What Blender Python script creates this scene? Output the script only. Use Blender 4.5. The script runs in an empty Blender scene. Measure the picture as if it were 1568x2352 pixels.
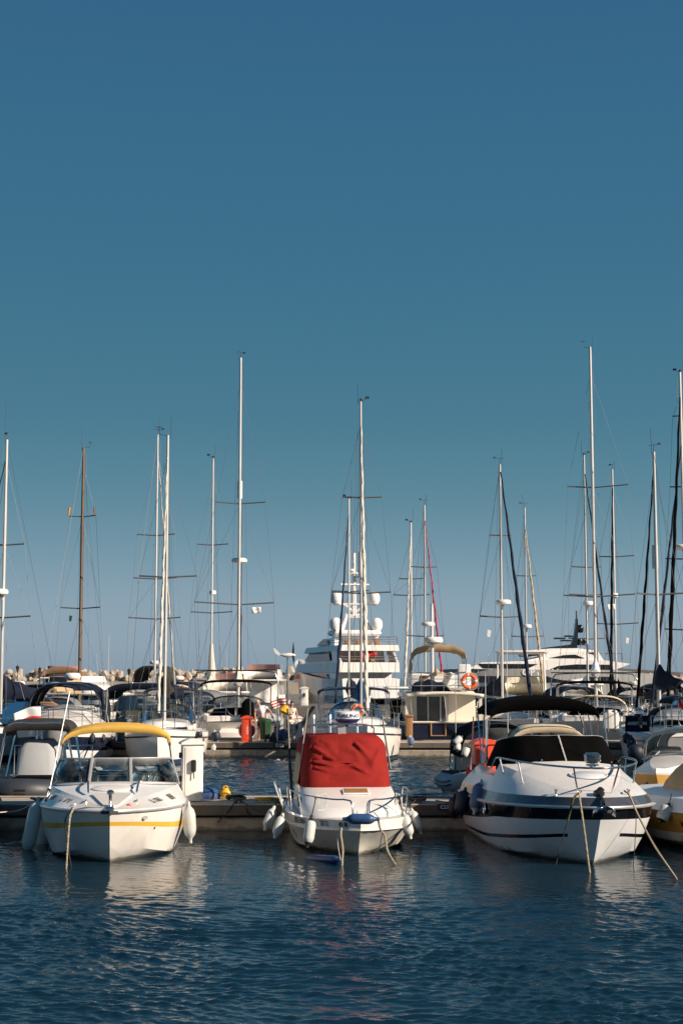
import bpy, math, random
from mathutils import Vector, Matrix
R = math.radians
rnd = random.Random(7)
scene = bpy.context.scene
COL = scene.collection

# ------------------------------------------------------------------ camera
CAM_H, FPX, CX, CY, HOR = 3.1, 3503.0, 784.0, 1176.0, 1557.0
PITCH = math.atan((HOR - CY) / FPX)
cam_d = bpy.data.cameras.new('camera'); cam = bpy.data.objects.new('camera', cam_d); COL.objects.link(cam)
cam.location = (0, 0, CAM_H); cam.rotation_euler = (R(90) + PITCH, 0, 0)
cam_d.sensor_fit = 'VERTICAL'; cam_d.sensor_height = 23.5; cam_d.lens = 23.5 * FPX / 2352.0
cam_d.clip_start = 0.5; cam_d.clip_end = 20000
scene.camera = cam

def ray(px, py):
    f = Vector((0, math.cos(PITCH), math.sin(PITCH))); u = Vector((0, -math.sin(PITCH), math.cos(PITCH)))
    return f + Vector((1, 0, 0)) * ((px - CX) / FPX) + u * ((CY - py) / FPX)
def at(px, py, Y):
    d = ray(px, py); return Vector((0, 0, CAM_H)) + d * (Y / d.y)
def onz(px, py, z=0.0):
    d = ray(px, py); return Vector((0, 0, CAM_H)) + d * ((z - CAM_H) / d.z)
def px2m(n, Y): return n * Y / FPX

# ------------------------------------------------------------------ splines and mesh builder
def spline(pts, n, closed=False):
    P = [Vector(p) for p in pts]
    if len(P) == 1: return [P[0].copy() for _ in range(n)]
    if len(P) == 2 and not closed: return [P[0].lerp(P[1], i / (n - 1)) for i in range(n)]
    d = [0.0]
    for a, b in zip(P, P[1:]): d.append(d[-1] + max(1e-6, (b - a).length))
    out = []
    for i in range(n):
        s = d[-1] * i / (n - 1); k = 0
        while k < len(P) - 2 and s > d[k + 1]: k += 1
        t = (s - d[k]) / (d[k + 1] - d[k])
        p1, p2 = P[k], P[k + 1]; h = d[k + 1] - d[k]
        m1 = (P[k + 1] - P[k - 1]) / (d[k + 1] - d[k - 1]) if k > 0 else (p2 - p1) / h
        m2 = (P[k + 2] - P[k]) / (d[k + 2] - d[k]) if k + 2 < len(P) else (p2 - p1) / h
        t2, t3 = t * t, t * t * t
        out.append(p1 * (2 * t3 - 3 * t2 + 1) + m1 * h * (t3 - 2 * t2 + t) + p2 * (-2 * t3 + 3 * t2) + m2 * h * (t3 - t2))
    return out

def mixrow(a, b, f, bulge=0.0):
    n = len(a); out = []
    for i in range(n):
        t = i / (n - 1); k = f(t) if callable(f) else f
        p = a[i].lerp(b[i], k)
        if bulge: p.y *= 1 + bulge * 4 * k * (1 - k) * (1 - t * .3)
        out.append(p)
    return out

class MB:
    def __init__(self): self.v = []; self.f = []; self.m = []
    def quadgrid(self, rows, mi=0, bands=None, close=False):
        base = len(self.v); n = len(rows[0])
        for r in rows: self.v += [tuple(p) for p in r]
        for j in range(len(rows) - (0 if close else 1)):
            j2 = (j + 1) % len(rows)
            for i in range(n - 1):
                self.f.append((base + j * n + i, base + j * n + i + 1, base + j2 * n + i + 1, base + j2 * n + i))
                self.m.append((bands[j](i) if callable(bands[j]) else bands[j]) if bands else mi)
        return self
    def poly(self, pts, mi=0):
        b = len(self.v); self.v += [tuple(p) for p in pts]; self.f.append(tuple(range(b, b + len(pts)))); self.m.append(mi); return self
    def box(self, c, s, mi=0, M=None, taper=1.0, bev=0.0):
        cx, cy, cz = c; x, y, z = s[0] / 2, s[1] / 2, s[2] / 2
        def add(p):
            p = Vector(p)
            return tuple(M @ p) if M is not None else tuple(p)
        if bev <= 0:
            b = len(self.v)
            for dz, k in ((-z, 1), (z, taper)):
                for dx, dy in ((-x, -y), (x, -y), (x, y), (-x, y)): self.v.append(add((cx + dx * k, cy + dy * k, cz + dz)))
            for f in ((0, 3, 2, 1), (4, 5, 6, 7), (0, 1, 5, 4), (1, 2, 6, 5), (2, 3, 7, 6), (3, 0, 4, 7)):
                self.f.append(tuple(b + q for q in f)); self.m.append(mi)
            return self
        def ring(xx, yy, bb, zz):
            o = []
            for sx, sy, a0 in ((1, 1, 0), (-1, 1, 90), (-1, -1, 180), (1, -1, 270)):
                for a in (0, 45, 90):
                    o.append((cx + sx * (xx - bb) + bb * math.cos(R(a0 + a)), cy + sy * (yy - bb) + bb * math.sin(R(a0 + a)), zz))
            return o
        bb = min(bev, x * .98, y * .98, z * .98)
        rings = [ring(x - bb, y - bb, bb * .3, cz - z), ring(x, y, bb, cz - z + bb), ring(x * taper, y * taper, bb, cz + z - bb), ring((x - bb) * taper, (y - bb) * taper, bb * .3, cz + z)]
        b = len(self.v); n = 12
        for r in rings: self.v += [add(p) for p in r]
        for j in range(3):
            for i in range(n):
                self.f.append((b + j * n + i, b + j * n + (i + 1) % n, b + (j + 1) * n + (i + 1) % n, b + (j + 1) * n + i)); self.m.append(mi)
        self.f.append(tuple(b + i for i in reversed(range(n)))); self.m.append(mi)
        self.f.append(tuple(b + 3 * n + i for i in range(n))); self.m.append(mi)
        return self
    def tube(self, pts, r, n=6, mi=0, smooth=0, flat=1.0):
        P = spline(pts, smooth) if smooth else [Vector(p) for p in pts]
        rr = r if isinstance(r, (list, tuple)) else None
        base = len(self.v); up = None
        for i, p in enumerate(P):
            t = (P[min(i + 1, len(P) - 1)] - P[max(i - 1, 0)])
            if t.length < 1e-9: t = Vector((0, 0, 1))
            t.normalize()
            if up is None:
                up = Vector((0, 0, 1)) if abs(t.z) < .9 else Vector((0, 1, 0))
            a = t.cross(up)
            if a.length < 1e-4: a = t.orthogonal()
            a.normalize(); b = a.cross(t).normalized(); up = b
            if rr:
                q = i / (len(P) - 1) * (len(rr) - 1); k = min(int(q), len(rr) - 2) if len(rr) > 1 else 0
                rad = rr[k] + (rr[min(k + 1, len(rr) - 1)] - rr[k]) * (q - k)
            else: rad = r
            for j in range(n):
                w = 2 * math.pi * j / n
                self.v.append(tuple(p + a * math.cos(w) * rad + b * math.sin(w) * rad * flat))
        for i in range(len(P) - 1):
            for j in range(n):
                self.f.append((base + i * n + j, base + i * n + (j + 1) % n, base + (i + 1) * n + (j + 1) % n, base + (i + 1) * n + j)); self.m.append(mi)
        self.f.append(tuple(base + j for j in reversed(range(n)))); self.m.append(mi)
        e = base + (len(P) - 1) * n
        self.f.append(tuple(e + j for j in range(n))); self.m.append(mi)
        return self
    def lathe(self, prof, n=16, M=None, mis=None, mi=0):
        base = len(self.v)
        for (r, z) in prof:
            for j in range(n):
                w = 2 * math.pi * j / n; p = Vector((r * math.cos(w), r * math.sin(w), z))
                self.v.append(tuple(M @ p) if M is not None else tuple(p))
        for i in range(len(prof) - 1):
            for j in range(n):
                self.f.append((base + i * n + j, base + i * n + (j + 1) % n, base + (i + 1) * n + (j + 1) % n, base + (i + 1) * n + j)); self.m.append(mis[i] if mis else mi)
        self.f.append(tuple(base + j for j in reversed(range(n)))); self.m.append(mis[0] if mis else mi)
        e = base + (len(prof) - 1) * n
        self.f.append(tuple(e + j for j in range(n))); self.m.append(mis[-1] if mis else mi)
        return self
    def prism(self, outline, fn, mi=0, mside=None):
        """outline 2-D points; fn(u,v,k) -> 3-D for k=0 / 1 (two faces)"""
        b = len(self.v); n = len(outline)
        for k in (0, 1): self.v += [tuple(fn(u, v, k)) for u, v in outline]
        self.f.append(tuple(b + i for i in range(n))); self.m.append(mi)
        self.f.append(tuple(b + n + i for i in reversed(range(n)))); self.m.append(mi)
        for i in range(n):
            self.f.append((b + i, b + (i + 1) % n, b + n + (i + 1) % n, b + n + i)); self.m.append(mside if mside is not None else mi)
        return self
    def mirror(self, start=0):
        b = len(self.v); vs = self.v[start:]; 
        fs = [(f, m) for f, m in zip(self.f, self.m) if min(f) >= start]
        self.v += [(x, -y, z) for x, y, z in vs]
        for f, m in fs: self.f.append(tuple(b - start + q for q in reversed(f))); self.m.append(m)
        return self
    def torus(self, c, R0, r, M=None, n=24, k=8, mi=0, bands=None):
        base = len(self.v)
        for i in range(n):
            a = 2 * math.pi * i / n
            for j in range(k):
                w = 2 * math.pi * j / k
                p = Vector(((R0 + r * math.cos(w)) * math.cos(a), (R0 + r * math.cos(w)) * math.sin(a), r * math.sin(w)))
                if M is not None: p = M @ p
                self.v.append(tuple(p + Vector(c)))
        for i in range(n):
            for j in range(k):
                self.f.append((base + i * k + j, base + ((i + 1) % n) * k + j, base + ((i + 1) % n) * k + (j + 1) % k, base + i * k + (j + 1) % k))
                self.m.append(bands(i) if bands else mi)
        return self
    def build(self, name, mats, parent=None, sharp=38, merge=True, recalc=True):
        me = bpy.data.meshes.new(name)
        me.from_pydata(self.v, [], self.f); 
        if not isinstance(mats, (list, tuple)): mats = [mats]
        for mt in mats: me.materials.append(mt)
        me.polygons.foreach_set('material_index', self.m)
        me.polygons.foreach_set('use_smooth', [True] * len(self.f))
        if merge or recalc:
            import bmesh
            bm = bmesh.new(); bm.from_mesh(me)
            if merge: bmesh.ops.remove_doubles(bm, verts=bm.verts, dist=0.0004)
            if recalc: bmesh.ops.recalc_face_normals(bm, faces=bm.faces)
            bm.to_mesh(me); bm.free()
        me.set_sharp_from_angle(angle=R(sharp))
        o = bpy.data.objects.new(name, me); COL.objects.link(o)
        if parent is not None: o.parent = parent
        return o

def tag(o, label=None, cat=None, group=None, kind=None):
    if label: o['label'] = label
    if cat: o['category'] = cat
    if group: o['group'] = group
    if kind: o['kind'] = kind
    return o
def thing(name, label, cat, loc=(0, 0, 0), rz=0.0, group=None):
    o = bpy.data.objects.new(name, None); COL.objects.link(o); o.empty_display_size = .2
    o.location = loc; o.rotation_euler = (0, 0, rz)
    return tag(o, label, cat, group)
def solid(o, t, off=-1.0):
    m = o.modifiers.new('thick', 'SOLIDIFY'); m.thickness = t; m.offset = off; m.use_quality_normals = True; return o
def copy_tree(o, parent=None):
    c = o.copy(); COL.objects.link(c)
    if parent is not None: c.parent = parent
    for ch in list(o.children): copy_tree(ch, c)
    return c

_txt = {}
def text_mesh(s, size, bold=False, extrude=0.0015, shear=0.0, squeeze=1.0):
    cu = bpy.data.curves.new('t', 'FONT'); cu.body = s; cu.size = size; cu.align_x = 'CENTER'; cu.align_y = 'CENTER'; cu.extrude = extrude; cu.shear = shear
    cu.resolution_u = 2
    if bold: cu.offset = size * .018
    ob = bpy.data.objects.new('t', cu); COL.objects.link(ob)
    dg = bpy.context.evaluated_depsgraph_get(); me = bpy.data.meshes.new_from_object(ob.evaluated_get(dg))
    COL.objects.unlink(ob); bpy.data.objects.remove(ob); bpy.data.curves.remove(cu)
    for v in me.vertices: v.co.x *= squeeze
    return me
def lettering(s, size, M, mat, parent=None, bold=False, wrap=None, squeeze=1.0, shear=0.0, name='lettering'):
    """M maps text plane (x right, y up, z out) into the parent's space; wrap(u,v,w) -> local point replaces M"""
    me = text_mesh(s, size, bold, squeeze=squeeze, shear=shear)
    for v in me.vertices: v.co = wrap(v.co.x, v.co.y, v.co.z) if wrap else M @ v.co
    me.name = name; me.materials.clear(); me.materials.append(mat)
    o = bpy.data.objects.new(name, me); COL.objects.link(o)
    if parent is not None: o.parent = parent
    return o
def frame(origin, right, up):
    r = Vector(right).normalized(); u = Vector(up).normalized(); n = r.cross(u).normalized(); u = n.cross(r)
    return Matrix(((r.x, u.x, n.x, origin[0]), (r.y, u.y, n.y, origin[1]), (r.z, u.z, n.z, origin[2]), (0, 0, 0, 1)))

# ------------------------------------------------------------------ materials
M = {}
def nodes_of(m):
    nt = m.node_tree; return nt, nt.nodes, nt.links, nt.nodes.get('Principled BSDF')
def mat(name, col, rough=.5, metal=0.0, var=.12, vscale=6.0, bump=0.0, bscale=60.0, coat=0.0, spec=.5, dirt=None, dirt_amt=0.0, dscale=2.0, stretch=(1, 1, 1), wl=False):
    if 'canvas' in name: spec = .04 if 'black' in name else .12
    m = bpy.data.materials.new(name); m.use_nodes = True
    nt, N, L, b = nodes_of(m)
    b.inputs['Roughness'].default_value = rough; b.inputs['Metallic'].default_value = metal
    b.inputs['Specular IOR Level'].default_value = spec; b.inputs['Coat Weight'].default_value = coat; b.inputs['Coat Roughness'].default_value = .08
    tc = N.new('ShaderNodeTexCoord'); mp = N.new('ShaderNodeMapping'); mp.inputs['Scale'].default_value = stretch
    L.new(tc.outputs['Object'], mp.inputs['Vector'])
    no = N.new('ShaderNodeTexNoise'); no.inputs['Scale'].default_value = vscale; no.inputs['Detail'].default_value = 5; no.inputs['Roughness'].default_value = .62
    L.new(mp.outputs[0], no.inputs['Vector'])
    cr = N.new('ShaderNodeValToRGB'); c = Vector(col)
    cr.color_ramp.elements[0].position = .3; cr.color_ramp.elements[1].position = .7
    cr.color_ramp.elements[0].color = (*(c * (1 - var)), 1); cr.color_ramp.elements[1].color = (*[min(1, q) for q in (c * (1 + var * .6))], 1)
    L.new(no.outputs['Fac'], cr.inputs['Fac']); out = cr.outputs['Color']
    if dirt is not None:
        n2 = N.new('ShaderNodeTexNoise'); n2.inputs['Scale'].default_value = dscale; n2.inputs['Detail'].default_value = 8; n2.inputs['Roughness'].default_value = .7
        L.new(mp.outputs[0], n2.inputs['Vector'])
        r2 = N.new('ShaderNodeValToRGB'); r2.color_ramp.elements[0].position = .48; r2.color_ramp.elements[1].position = .75
        r2.color_ramp.elements[0].color = (0, 0, 0, 1); r2.color_ramp.elements[1].color = (dirt_amt, dirt_amt, dirt_amt, 1)
        L.new(n2.outputs['Fac'], r2.inputs['Fac'])
        mx = N.new('ShaderNodeMixRGB'); mx.inputs['Color2'].default_value = (*dirt, 1); L.new(r2.outputs['Color'], mx.inputs['Fac']); L.new(out, mx.inputs['Color1']); out = mx.outputs['Color']
    if wl:   # scum line just above the water
        sz_ = N.new('ShaderNodeSeparateXYZ'); L.new(tc.outputs['Object'], sz_.inputs[0]); n4 = N.new('ShaderNodeTexNoise'); n4.inputs['Scale'].default_value = 5; n4.inputs['Detail'].default_value = 6; L.new(tc.outputs['Object'], n4.inputs['Vector'])
        ma = N.new('ShaderNodeMath'); ma.operation = 'MULTIPLY_ADD'; ma.inputs[1].default_value = -.16; L.new(n4.outputs['Fac'], ma.inputs[0]); L.new(sz_.outputs['Z'], ma.inputs[2])
        m5 = N.new('ShaderNodeMapRange'); m5.inputs['From Min'].default_value = -.045; m5.inputs['From Max'].default_value = .0; m5.inputs['To Min'].default_value = .75; m5.inputs['To Max'].default_value = 0; L.new(ma.outputs[0], m5.inputs['Value'])
        m6 = N.new('ShaderNodeMixRGB'); m6.inputs['Color2'].default_value = (.11, .10, .055, 1); L.new(m5.outputs[0], m6.inputs['Fac']); L.new(out, m6.inputs['Color1']); out = m6.outputs['Color']
    L.new(out, b.inputs['Base Color'])
    rr = N.new('ShaderNodeMapRange'); rr.inputs['To Min'].default_value = rough * .8; rr.inputs['To Max'].default_value = min(1, rough * 1.25); L.new(no.outputs['Fac'], rr.inputs['Value']); L.new(rr.outputs[0], b.inputs['Roughness'])
    if bump:
        n3 = N.new('ShaderNodeTexNoise'); n3.inputs['Scale'].default_value = bscale; n3.inputs['Detail'].default_value = 4; L.new(mp.outputs[0], n3.inputs['Vector'])
        bp = N.new('ShaderNodeBump'); bp.inputs['Strength'].default_value = bump; bp.inputs['Distance'].default_value = .02
        L.new(n3.outputs['Fac'], bp.inputs['Height']); L.new(bp.outputs[0], b.inputs['Normal'])
    M[name] = m; return m
def glassmat(name, tint, rough=.02, ior=1.5, mixdark=0.0):
    m = bpy.data.materials.new(name); m.use_nodes = True; nt, N, L, b = nodes_of(m); N.remove(b); o = N.get('Material Output')
    tr = N.new('ShaderNodeBsdfTransparent'); tr.inputs[0].default_value = (*tint, 1)
    gl = N.new('ShaderNodeBsdfGlossy'); gl.inputs['Roughness'].default_value = rough; gl.inputs['Color'].default_value = (.9, .95, .95, 1)
    fr = N.new('ShaderNodeFresnel'); fr.inputs['IOR'].default_value = ior
    # faint salt film on the pane
    df = N.new('ShaderNodeBsdfDiffuse'); df.inputs[0].default_value = (.35, .4, .4, 1)
    tc = N.new('ShaderNodeTexCoord'); no = N.new('ShaderNodeTexNoise'); no.inputs['Scale'].default_value = 4; no.inputs['Detail'].default_value = 6; L.new(tc.outputs['Object'], no.inputs['Vector'])
    mr = N.new('ShaderNodeMapRange'); mr.inputs['From Min'].default_value = .4; mr.inputs['From Max'].default_value = .8; mr.inputs['To Max'].default_value = .22; L.new(no.outputs['Fac'], mr.inputs['Value'])
    m0 = N.new('ShaderNodeMixShader'); L.new(mr.outputs[0], m0.inputs[0]); L.new(tr.outputs[0], m0.inputs[1]); L.new(df.outputs[0], m0.inputs[2])
    mx = N.new('ShaderNodeMixShader'); L.new(fr.outputs[0], mx.inputs[0]); L.new(m0.outputs[0], mx.inputs[1]); L.new(gl.outputs[0], mx.inputs[2]); L.new(mx.outputs[0], o.inputs['Surface'])
    M[name] = m; return m

mat('gelcoat', (.80, .78, .75), .22, var=.04, vscale=2.5, coat=.3, dirt=(.5, .44, .34), dirt_amt=.28, dscale=3.5, stretch=(1, 1, .3), wl=True)
mat('gelcoat_cool', (.74, .77, .80), .3, var=.05, vscale=2.0, coat=.08, spec=.35, dirt=(.46, .42, .34), dirt_amt=.25, dscale=3.5, stretch=(1, 1, .3), wl=True)
mat('gelcoat_cream', (.74, .69, .58), .25, var=.05, vscale=2.0, coat=.2, dirt=(.5, .44, .32), dirt_amt=.2)
mat('hull_old', (.70, .68, .62), .3, var=.07, vscale=2.0, coat=.15, dirt=(.36, .33, .26), dirt_amt=.45, dscale=3.0, stretch=(1, 1, .35), wl=True)
mat('nonskid', (.70, .68, .66), .6, var=.06, vscale=9, bump=.15, bscale=220)
mat('yellow_gel', (.72, .45, .06), .28, var=.08, vscale=3, coat=.2)
mat('orange_gel', (.42, .22, .045), .28, var=.12, vscale=3, coat=.2, dirt=(.3, .18, .06), dirt_amt=.3)
mat('black_gel', (.008, .0085, .011), .12, var=.2, vscale=2, coat=.5)
mat('charcoal_gel', (.055, .06, .075), .18, var=.15, vscale=2.5, coat=.4)
mat('navy_gel', (.012, .018, .04), .14, var=.2, vscale=2, coat=.4)
mat('blue_stripe', (.02, .06, .2), .25, var=.15)
mat('antifoul', (.02, .035, .06), .7, var=.3, vscale=5)
mat('antifoul_dark', (.012, .012, .012), .7, var=.3, vscale=5)
mat('yellow_canvas', (.74, .46, .10), .85, var=.10, vscale=4, bump=.25, bscale=40, dirt=(.5, .32, .1), dirt_amt=.35, dscale=5)
mat('red_canvas', (.25, .019, .016), .85, var=.14, vscale=3, bump=.22, bscale=34, dirt=(.2, .02, .02), dirt_amt=.35, dscale=4)
mat('black_canvas', (.0035, .0033, .0034), .95, var=.3, vscale=4, bump=.3, bscale=45)
mat('charcoal_canvas', (.045, .043, .042), .9, var=.2, vscale=4, bump=.3, bscale=45)
mat('navy_canvas', (.012, .017, .035), .85, var=.25, vscale=4, bump=.3, bscale=30)
mat('blue_canvas', (.015, .07, .19), .8, var=.2, vscale=4, bump=.3, bscale=30)
mat('slate_canvas', (.19, .26, .32), .85, var=.12, vscale=4, bump=.25, bscale=30)
mat('tan_canvas', (.46, .35, .22), .88, var=.16, vscale=4, bump=.3, bscale=26, dirt=(.28, .2, .12), dirt_amt=.4)
mat('brown_canvas', (.24, .15, .085), .9, var=.18, vscale=5, bump=.3, bscale=30)
mat('grey_canvas', (.18, .19, .20), .85, var=.1, vscale=3, bump=.2, bscale=30)
mat('greycover', (.36, .38, .40), .7, var=.06, vscale=2, bump=.2, bscale=8)
mat('cream_canvas', (.66, .55, .38), .85, var=.12, vscale=4, bump=.25, bscale=30)
mat('sail_white', (.60, .56, .50), .8, var=.12, vscale=10, bump=.4, bscale=14)
mat('pink_rope', (.34, .04, .09), .8, var=.2, vscale=20)
mat('steel', (.62, .62, .63), .22, 1.0, var=.08, vscale=8)
mat('alu', (.66, .65, .64), .38, .65, var=.06, vscale=3)
mat('mast_white', (.56, .55, .53), .35, .15, var=.06, vscale=2)
mat('mast_wood', (.13, .085, .055), .5, 0, var=.35, vscale=5, stretch=(6, 6, .5))
mat('wire', (.11, .12, .13), .5, .2, var=.1)
mat('black_plastic', (.012, .012, .013), .4, var=.2)
mat('rubber_grey', (.035, .042, .052), .5, var=.12, vscale=4)
mat('rubber_black', (.016, .017, .02), .5, var=.2, vscale=4)
mat('white_plastic', (.78, .76, .73), .35, var=.04, vscale=3, dirt=(.5, .47, .4), dirt_amt=.2)
mat('fender_white', (.55, .57, .55), .42, var=.06, vscale=5, dirt=(.36, .33, .26), dirt_amt=.5, dscale=6)
mat('fender_blue', (.03, .075, .2), .4, var=.15, vscale=5)
mat('fender_navy', (.012, .018, .04), .55, var=.2, vscale=6)
mat('fender_slate', (.10, .14, .25), .55, var=.15, vscale=6)
mat('rope', (.42, .35, .24), .9, var=.35, vscale=45, bump=.8, bscale=90)
mat('rope_white', (.62, .6, .55), .9, var=.2, vscale=45, bump=.6, bscale=90)
mat('rope_black', (.018, .018, .02), .9, var=.3, vscale=45)
mat('rope_yellow', (.6, .36, .04), .85, var=.25, vscale=40)
mat('weed', (.07, .07, .03), .9, var=.4, vscale=30)
mat('sos_red', (.72, .075, .03), .35, var=.06, vscale=3, coat=.2)
mat('sos_pink', (.62, .10, .09), .35, var=.1, vscale=3)
mat('lifebuoy_orange', (.78, .13, .025), .5, var=.08, vscale=5)
mat('teak', (.33, .17, .07), .55, var=.25, vscale=6, stretch=(1, 8, 8))
mat('plank', (.42, .36, .29), .8, var=.18, vscale=3, bump=.25, bscale=30, dirt=(.2, .17, .14), dirt_amt=.4)
mat('waler', (.10, .088, .075), .75, var=.25, vscale=4, bump=.3, bscale=20)
mat('float_concrete', (.40, .35, .285), .9, var=.22, vscale=3, bump=.5, bscale=14, dirt=(.09, .08, .06), dirt_amt=.85, dscale=2.5, wl=True)
mat('concrete', (.40, .345, .285), .9, var=.15, vscale=.6, bump=.4, bscale=3, dirt=(.24, .2, .16), dirt_amt=.4, dscale=.5)
mat('concrete_dark', (.13, .125, .12), .9, var=.25, vscale=1.0)
mat('terracotta', (.42, .135, .06), .8, var=.2, vscale=2, bump=.5, bscale=6)
mat('plaster', (.62, .52, .38), .85, var=.08, vscale=1)
mat('plaster_grey', (.33, .34, .36), .85, var=.08, vscale=1)
mat('blue_door', (.03, .12, .3), .6, var=.1)
mat('dark_glass', (.012, .014, .018), .08, var=.1, coat=.05, spec=.3)
mat('smoked', (.05, .055, .06), .08, var=.1, coat=.5)
mat('chrome', (.75, .76, .78), .08, 1.0, var=.04)
mat('bin_green', (.02, .075, .03), .45, var=.15)
mat('skin', (.42, .22, .14), .55, var=.1, vscale=20)
mat('shirt_white', (.78, .78, .80), .85, var=.05, vscale=20, bump=.2, bscale=60)
mat('shorts_dark', (.02, .02, .025), .9, var=.2)
mat('hair_grey', (.42, .40, .37), .8, var=.2, vscale=60)
mat('hair_dark', (.03, .02, .015), .7, var=.3, vscale=60)
mat('ink_black', (.012, .012, .016), .4, var=.1)
mat('ink_blue', (.02, .05, .2), .4, var=.1)
mat('ink_white', (.8, .8, .8), .5, var=.05)
mat('ink_mauve', (.2, .12, .22), .4, var=.1)
mat('flag_white', (.78, .77, .75), .85, var=.05, vscale=8)
mat('flag_red', (.62, .045, .03), .85, var=.12, vscale=8)
mat('flag_orange', (.72, .30, .03), .85, var=.05)
mat('flag_blue', (.03, .06, .25), .85, var=.1)
mat('yellow_plastic', (.75, .42, .02), .4, var=.1)
mat('plain_white', (.80, .79, .78), .3, var=.03, vscale=.6)  # even white paint for yacht decks, domes and the spinner
mat('ochre_gel', (.62, .38, .11), .3, var=.1, vscale=3)
mat('yacht_side', (.76, .77, .78), .22, var=.03, vscale=.5, coat=.3)
mat('yacht_grey', (.36, .37, .37), .3, var=.05, vscale=.5, coat=.2)
mat('pink_glass', (.32, .17, .16), .15, var=.1, coat=.3)
mat('iron', (.03, .032, .035), .6, .3, var=.2)
glassmat('glass', (.86, .91, .91))
glassmat('glass_dark', (.22, .27, .28))
glassmat('vinyl', (.42, .46, .52), .12)
# ------------------------------------------------------------------ light, sky, water
SUN_AZ, SUN_EL = 27.0, 27.0      # azimuth measured from +X towards the camera (-Y)
sdir = Vector((math.cos(R(SUN_AZ)) * math.cos(R(SUN_EL)), -math.sin(R(SUN_AZ)) * math.cos(R(SUN_EL)), math.sin(R(SUN_EL))))
sl = bpy.data.lights.new('sun', 'SUN'); sl.energy = 4.9; sl.angle = R(.5); sl.color = (1.0, .83, .66)
so = bpy.data.objects.new('sun', sl); COL.objects.link(so); so.rotation_euler = sdir.to_track_quat('Z', 'Y').to_euler()
w = bpy.data.worlds.new('World'); scene.world = w; w.use_nodes = True
N = w.node_tree.nodes; L = w.node_tree.links; bg = N.get('Background')
sky = N.new('ShaderNodeTexSky'); sky.sky_type = 'NISHITA'; sky.sun_disc = False; sky.sun_elevation = R(SUN_EL)
sky.sun_rotation = math.atan2(sdir.x, sdir.y); sky.air_density = .7; sky.dust_density = .1; sky.ozone_density = 4; sky.altitude = 0
vs = N.new('ShaderNodeVectorMath'); vs.operation = 'SCALE'; vs.inputs['Scale'].default_value = .1
cv = N.new('ShaderNodeRGBCurve'); vs2 = N.new('ShaderNodeVectorMath'); vs2.operation = 'SCALE'; vs2.inputs['Scale'].default_value = 6.6
mp_ = cv.mapping; mp_.use_clip = False; mp_.extend = 'EXTRAPOLATED'
for ci, pts in enumerate((((0, 0), (.066, .039), (.104, .050), (.164, .076), (.30, .209), (.446, .296), (1, .62)),
                          ((0, .01), (.132, .144), (.20, .171), (.304, .209), (.489, .337), (.613, .385), (1, .58)),
                          ((0, .02), (.274, .258), (.392, .271), (.534, .295), (.66, .42), (.75, .47), (1, .6)))):
    c = mp_.curves[ci]
    c.points[0].location = pts[0]; c.points[1].location = pts[-1]
    for p in pts[1:-1]: c.points.new(*p)
mp_.update()
L.new(sky.outputs[0], vs.inputs[0]); L.new(vs.outputs[0], cv.inputs['Color']); tcw = N.new('ShaderNodeTexCoord'); sx_ = N.new('ShaderNodeSeparateXYZ'); L.new(tcw.outputs['Generated'], sx_.inputs[0])
el_ = N.new('ShaderNodeValToRGB'); L.new(sx_.outputs['Z'], el_.inputs['Fac']); el_.color_ramp.interpolation = 'B_SPLINE'
stops = ((0, (.23, .31, .39)), (.02, (.275, .365, .445)), (.045, (.275, .375, .452)), (.075, (.19, .32, .40)), (.115, (.112, .25, .325)), (.17, (.066, .196, .283)), (.27, (.047, .165, .269)), (.42, (.034, .128, .25)), (.6, (.028, .11, .22)), (1, (.022, .09, .19)))
while len(el_.color_ramp.elements) < len(stops): el_.color_ramp.elements.new(.5)
for e_, (p_, c_) in zip(el_.color_ramp.elements, stops): e_.position = p_; e_.color = (*c_, 1)
mxs = N.new('ShaderNodeMixRGB'); mxs.inputs[0].default_value = .93; L.new(cv.outputs[0], mxs.inputs[1]); L.new(el_.outputs[0], mxs.inputs[2])
mrk = N.new('ShaderNodeMapRange'); mrk.interpolation_type = 'SMOOTHSTEP'; mrk.inputs['From Min'].default_value = -.5; mrk.inputs['From Max'].default_value = .35; mrk.inputs['To Min'].default_value = .95; L.new(sx_.outputs['Y'], mrk.inputs['Value'])
vk = N.new('ShaderNodeVectorMath'); vk.operation = 'SCALE'; L.new(mxs.outputs[0], vk.inputs[0]); L.new(mrk.outputs[0], vk.inputs['Scale'])
L.new(vk.outputs[0], vs2.inputs[0]); L.new(vs2.outputs[0], bg.inputs['Color'])
bg.inputs['Strength'].default_value = .1
scene.view_settings.view_transform = 'Standard'; scene.view_settings.look = 'None'; scene.view_settings.gamma = 1.0; scene.view_settings.exposure = .60
try: scene.view_settings.use_curve_mapping = False
except Exception: pass

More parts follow.
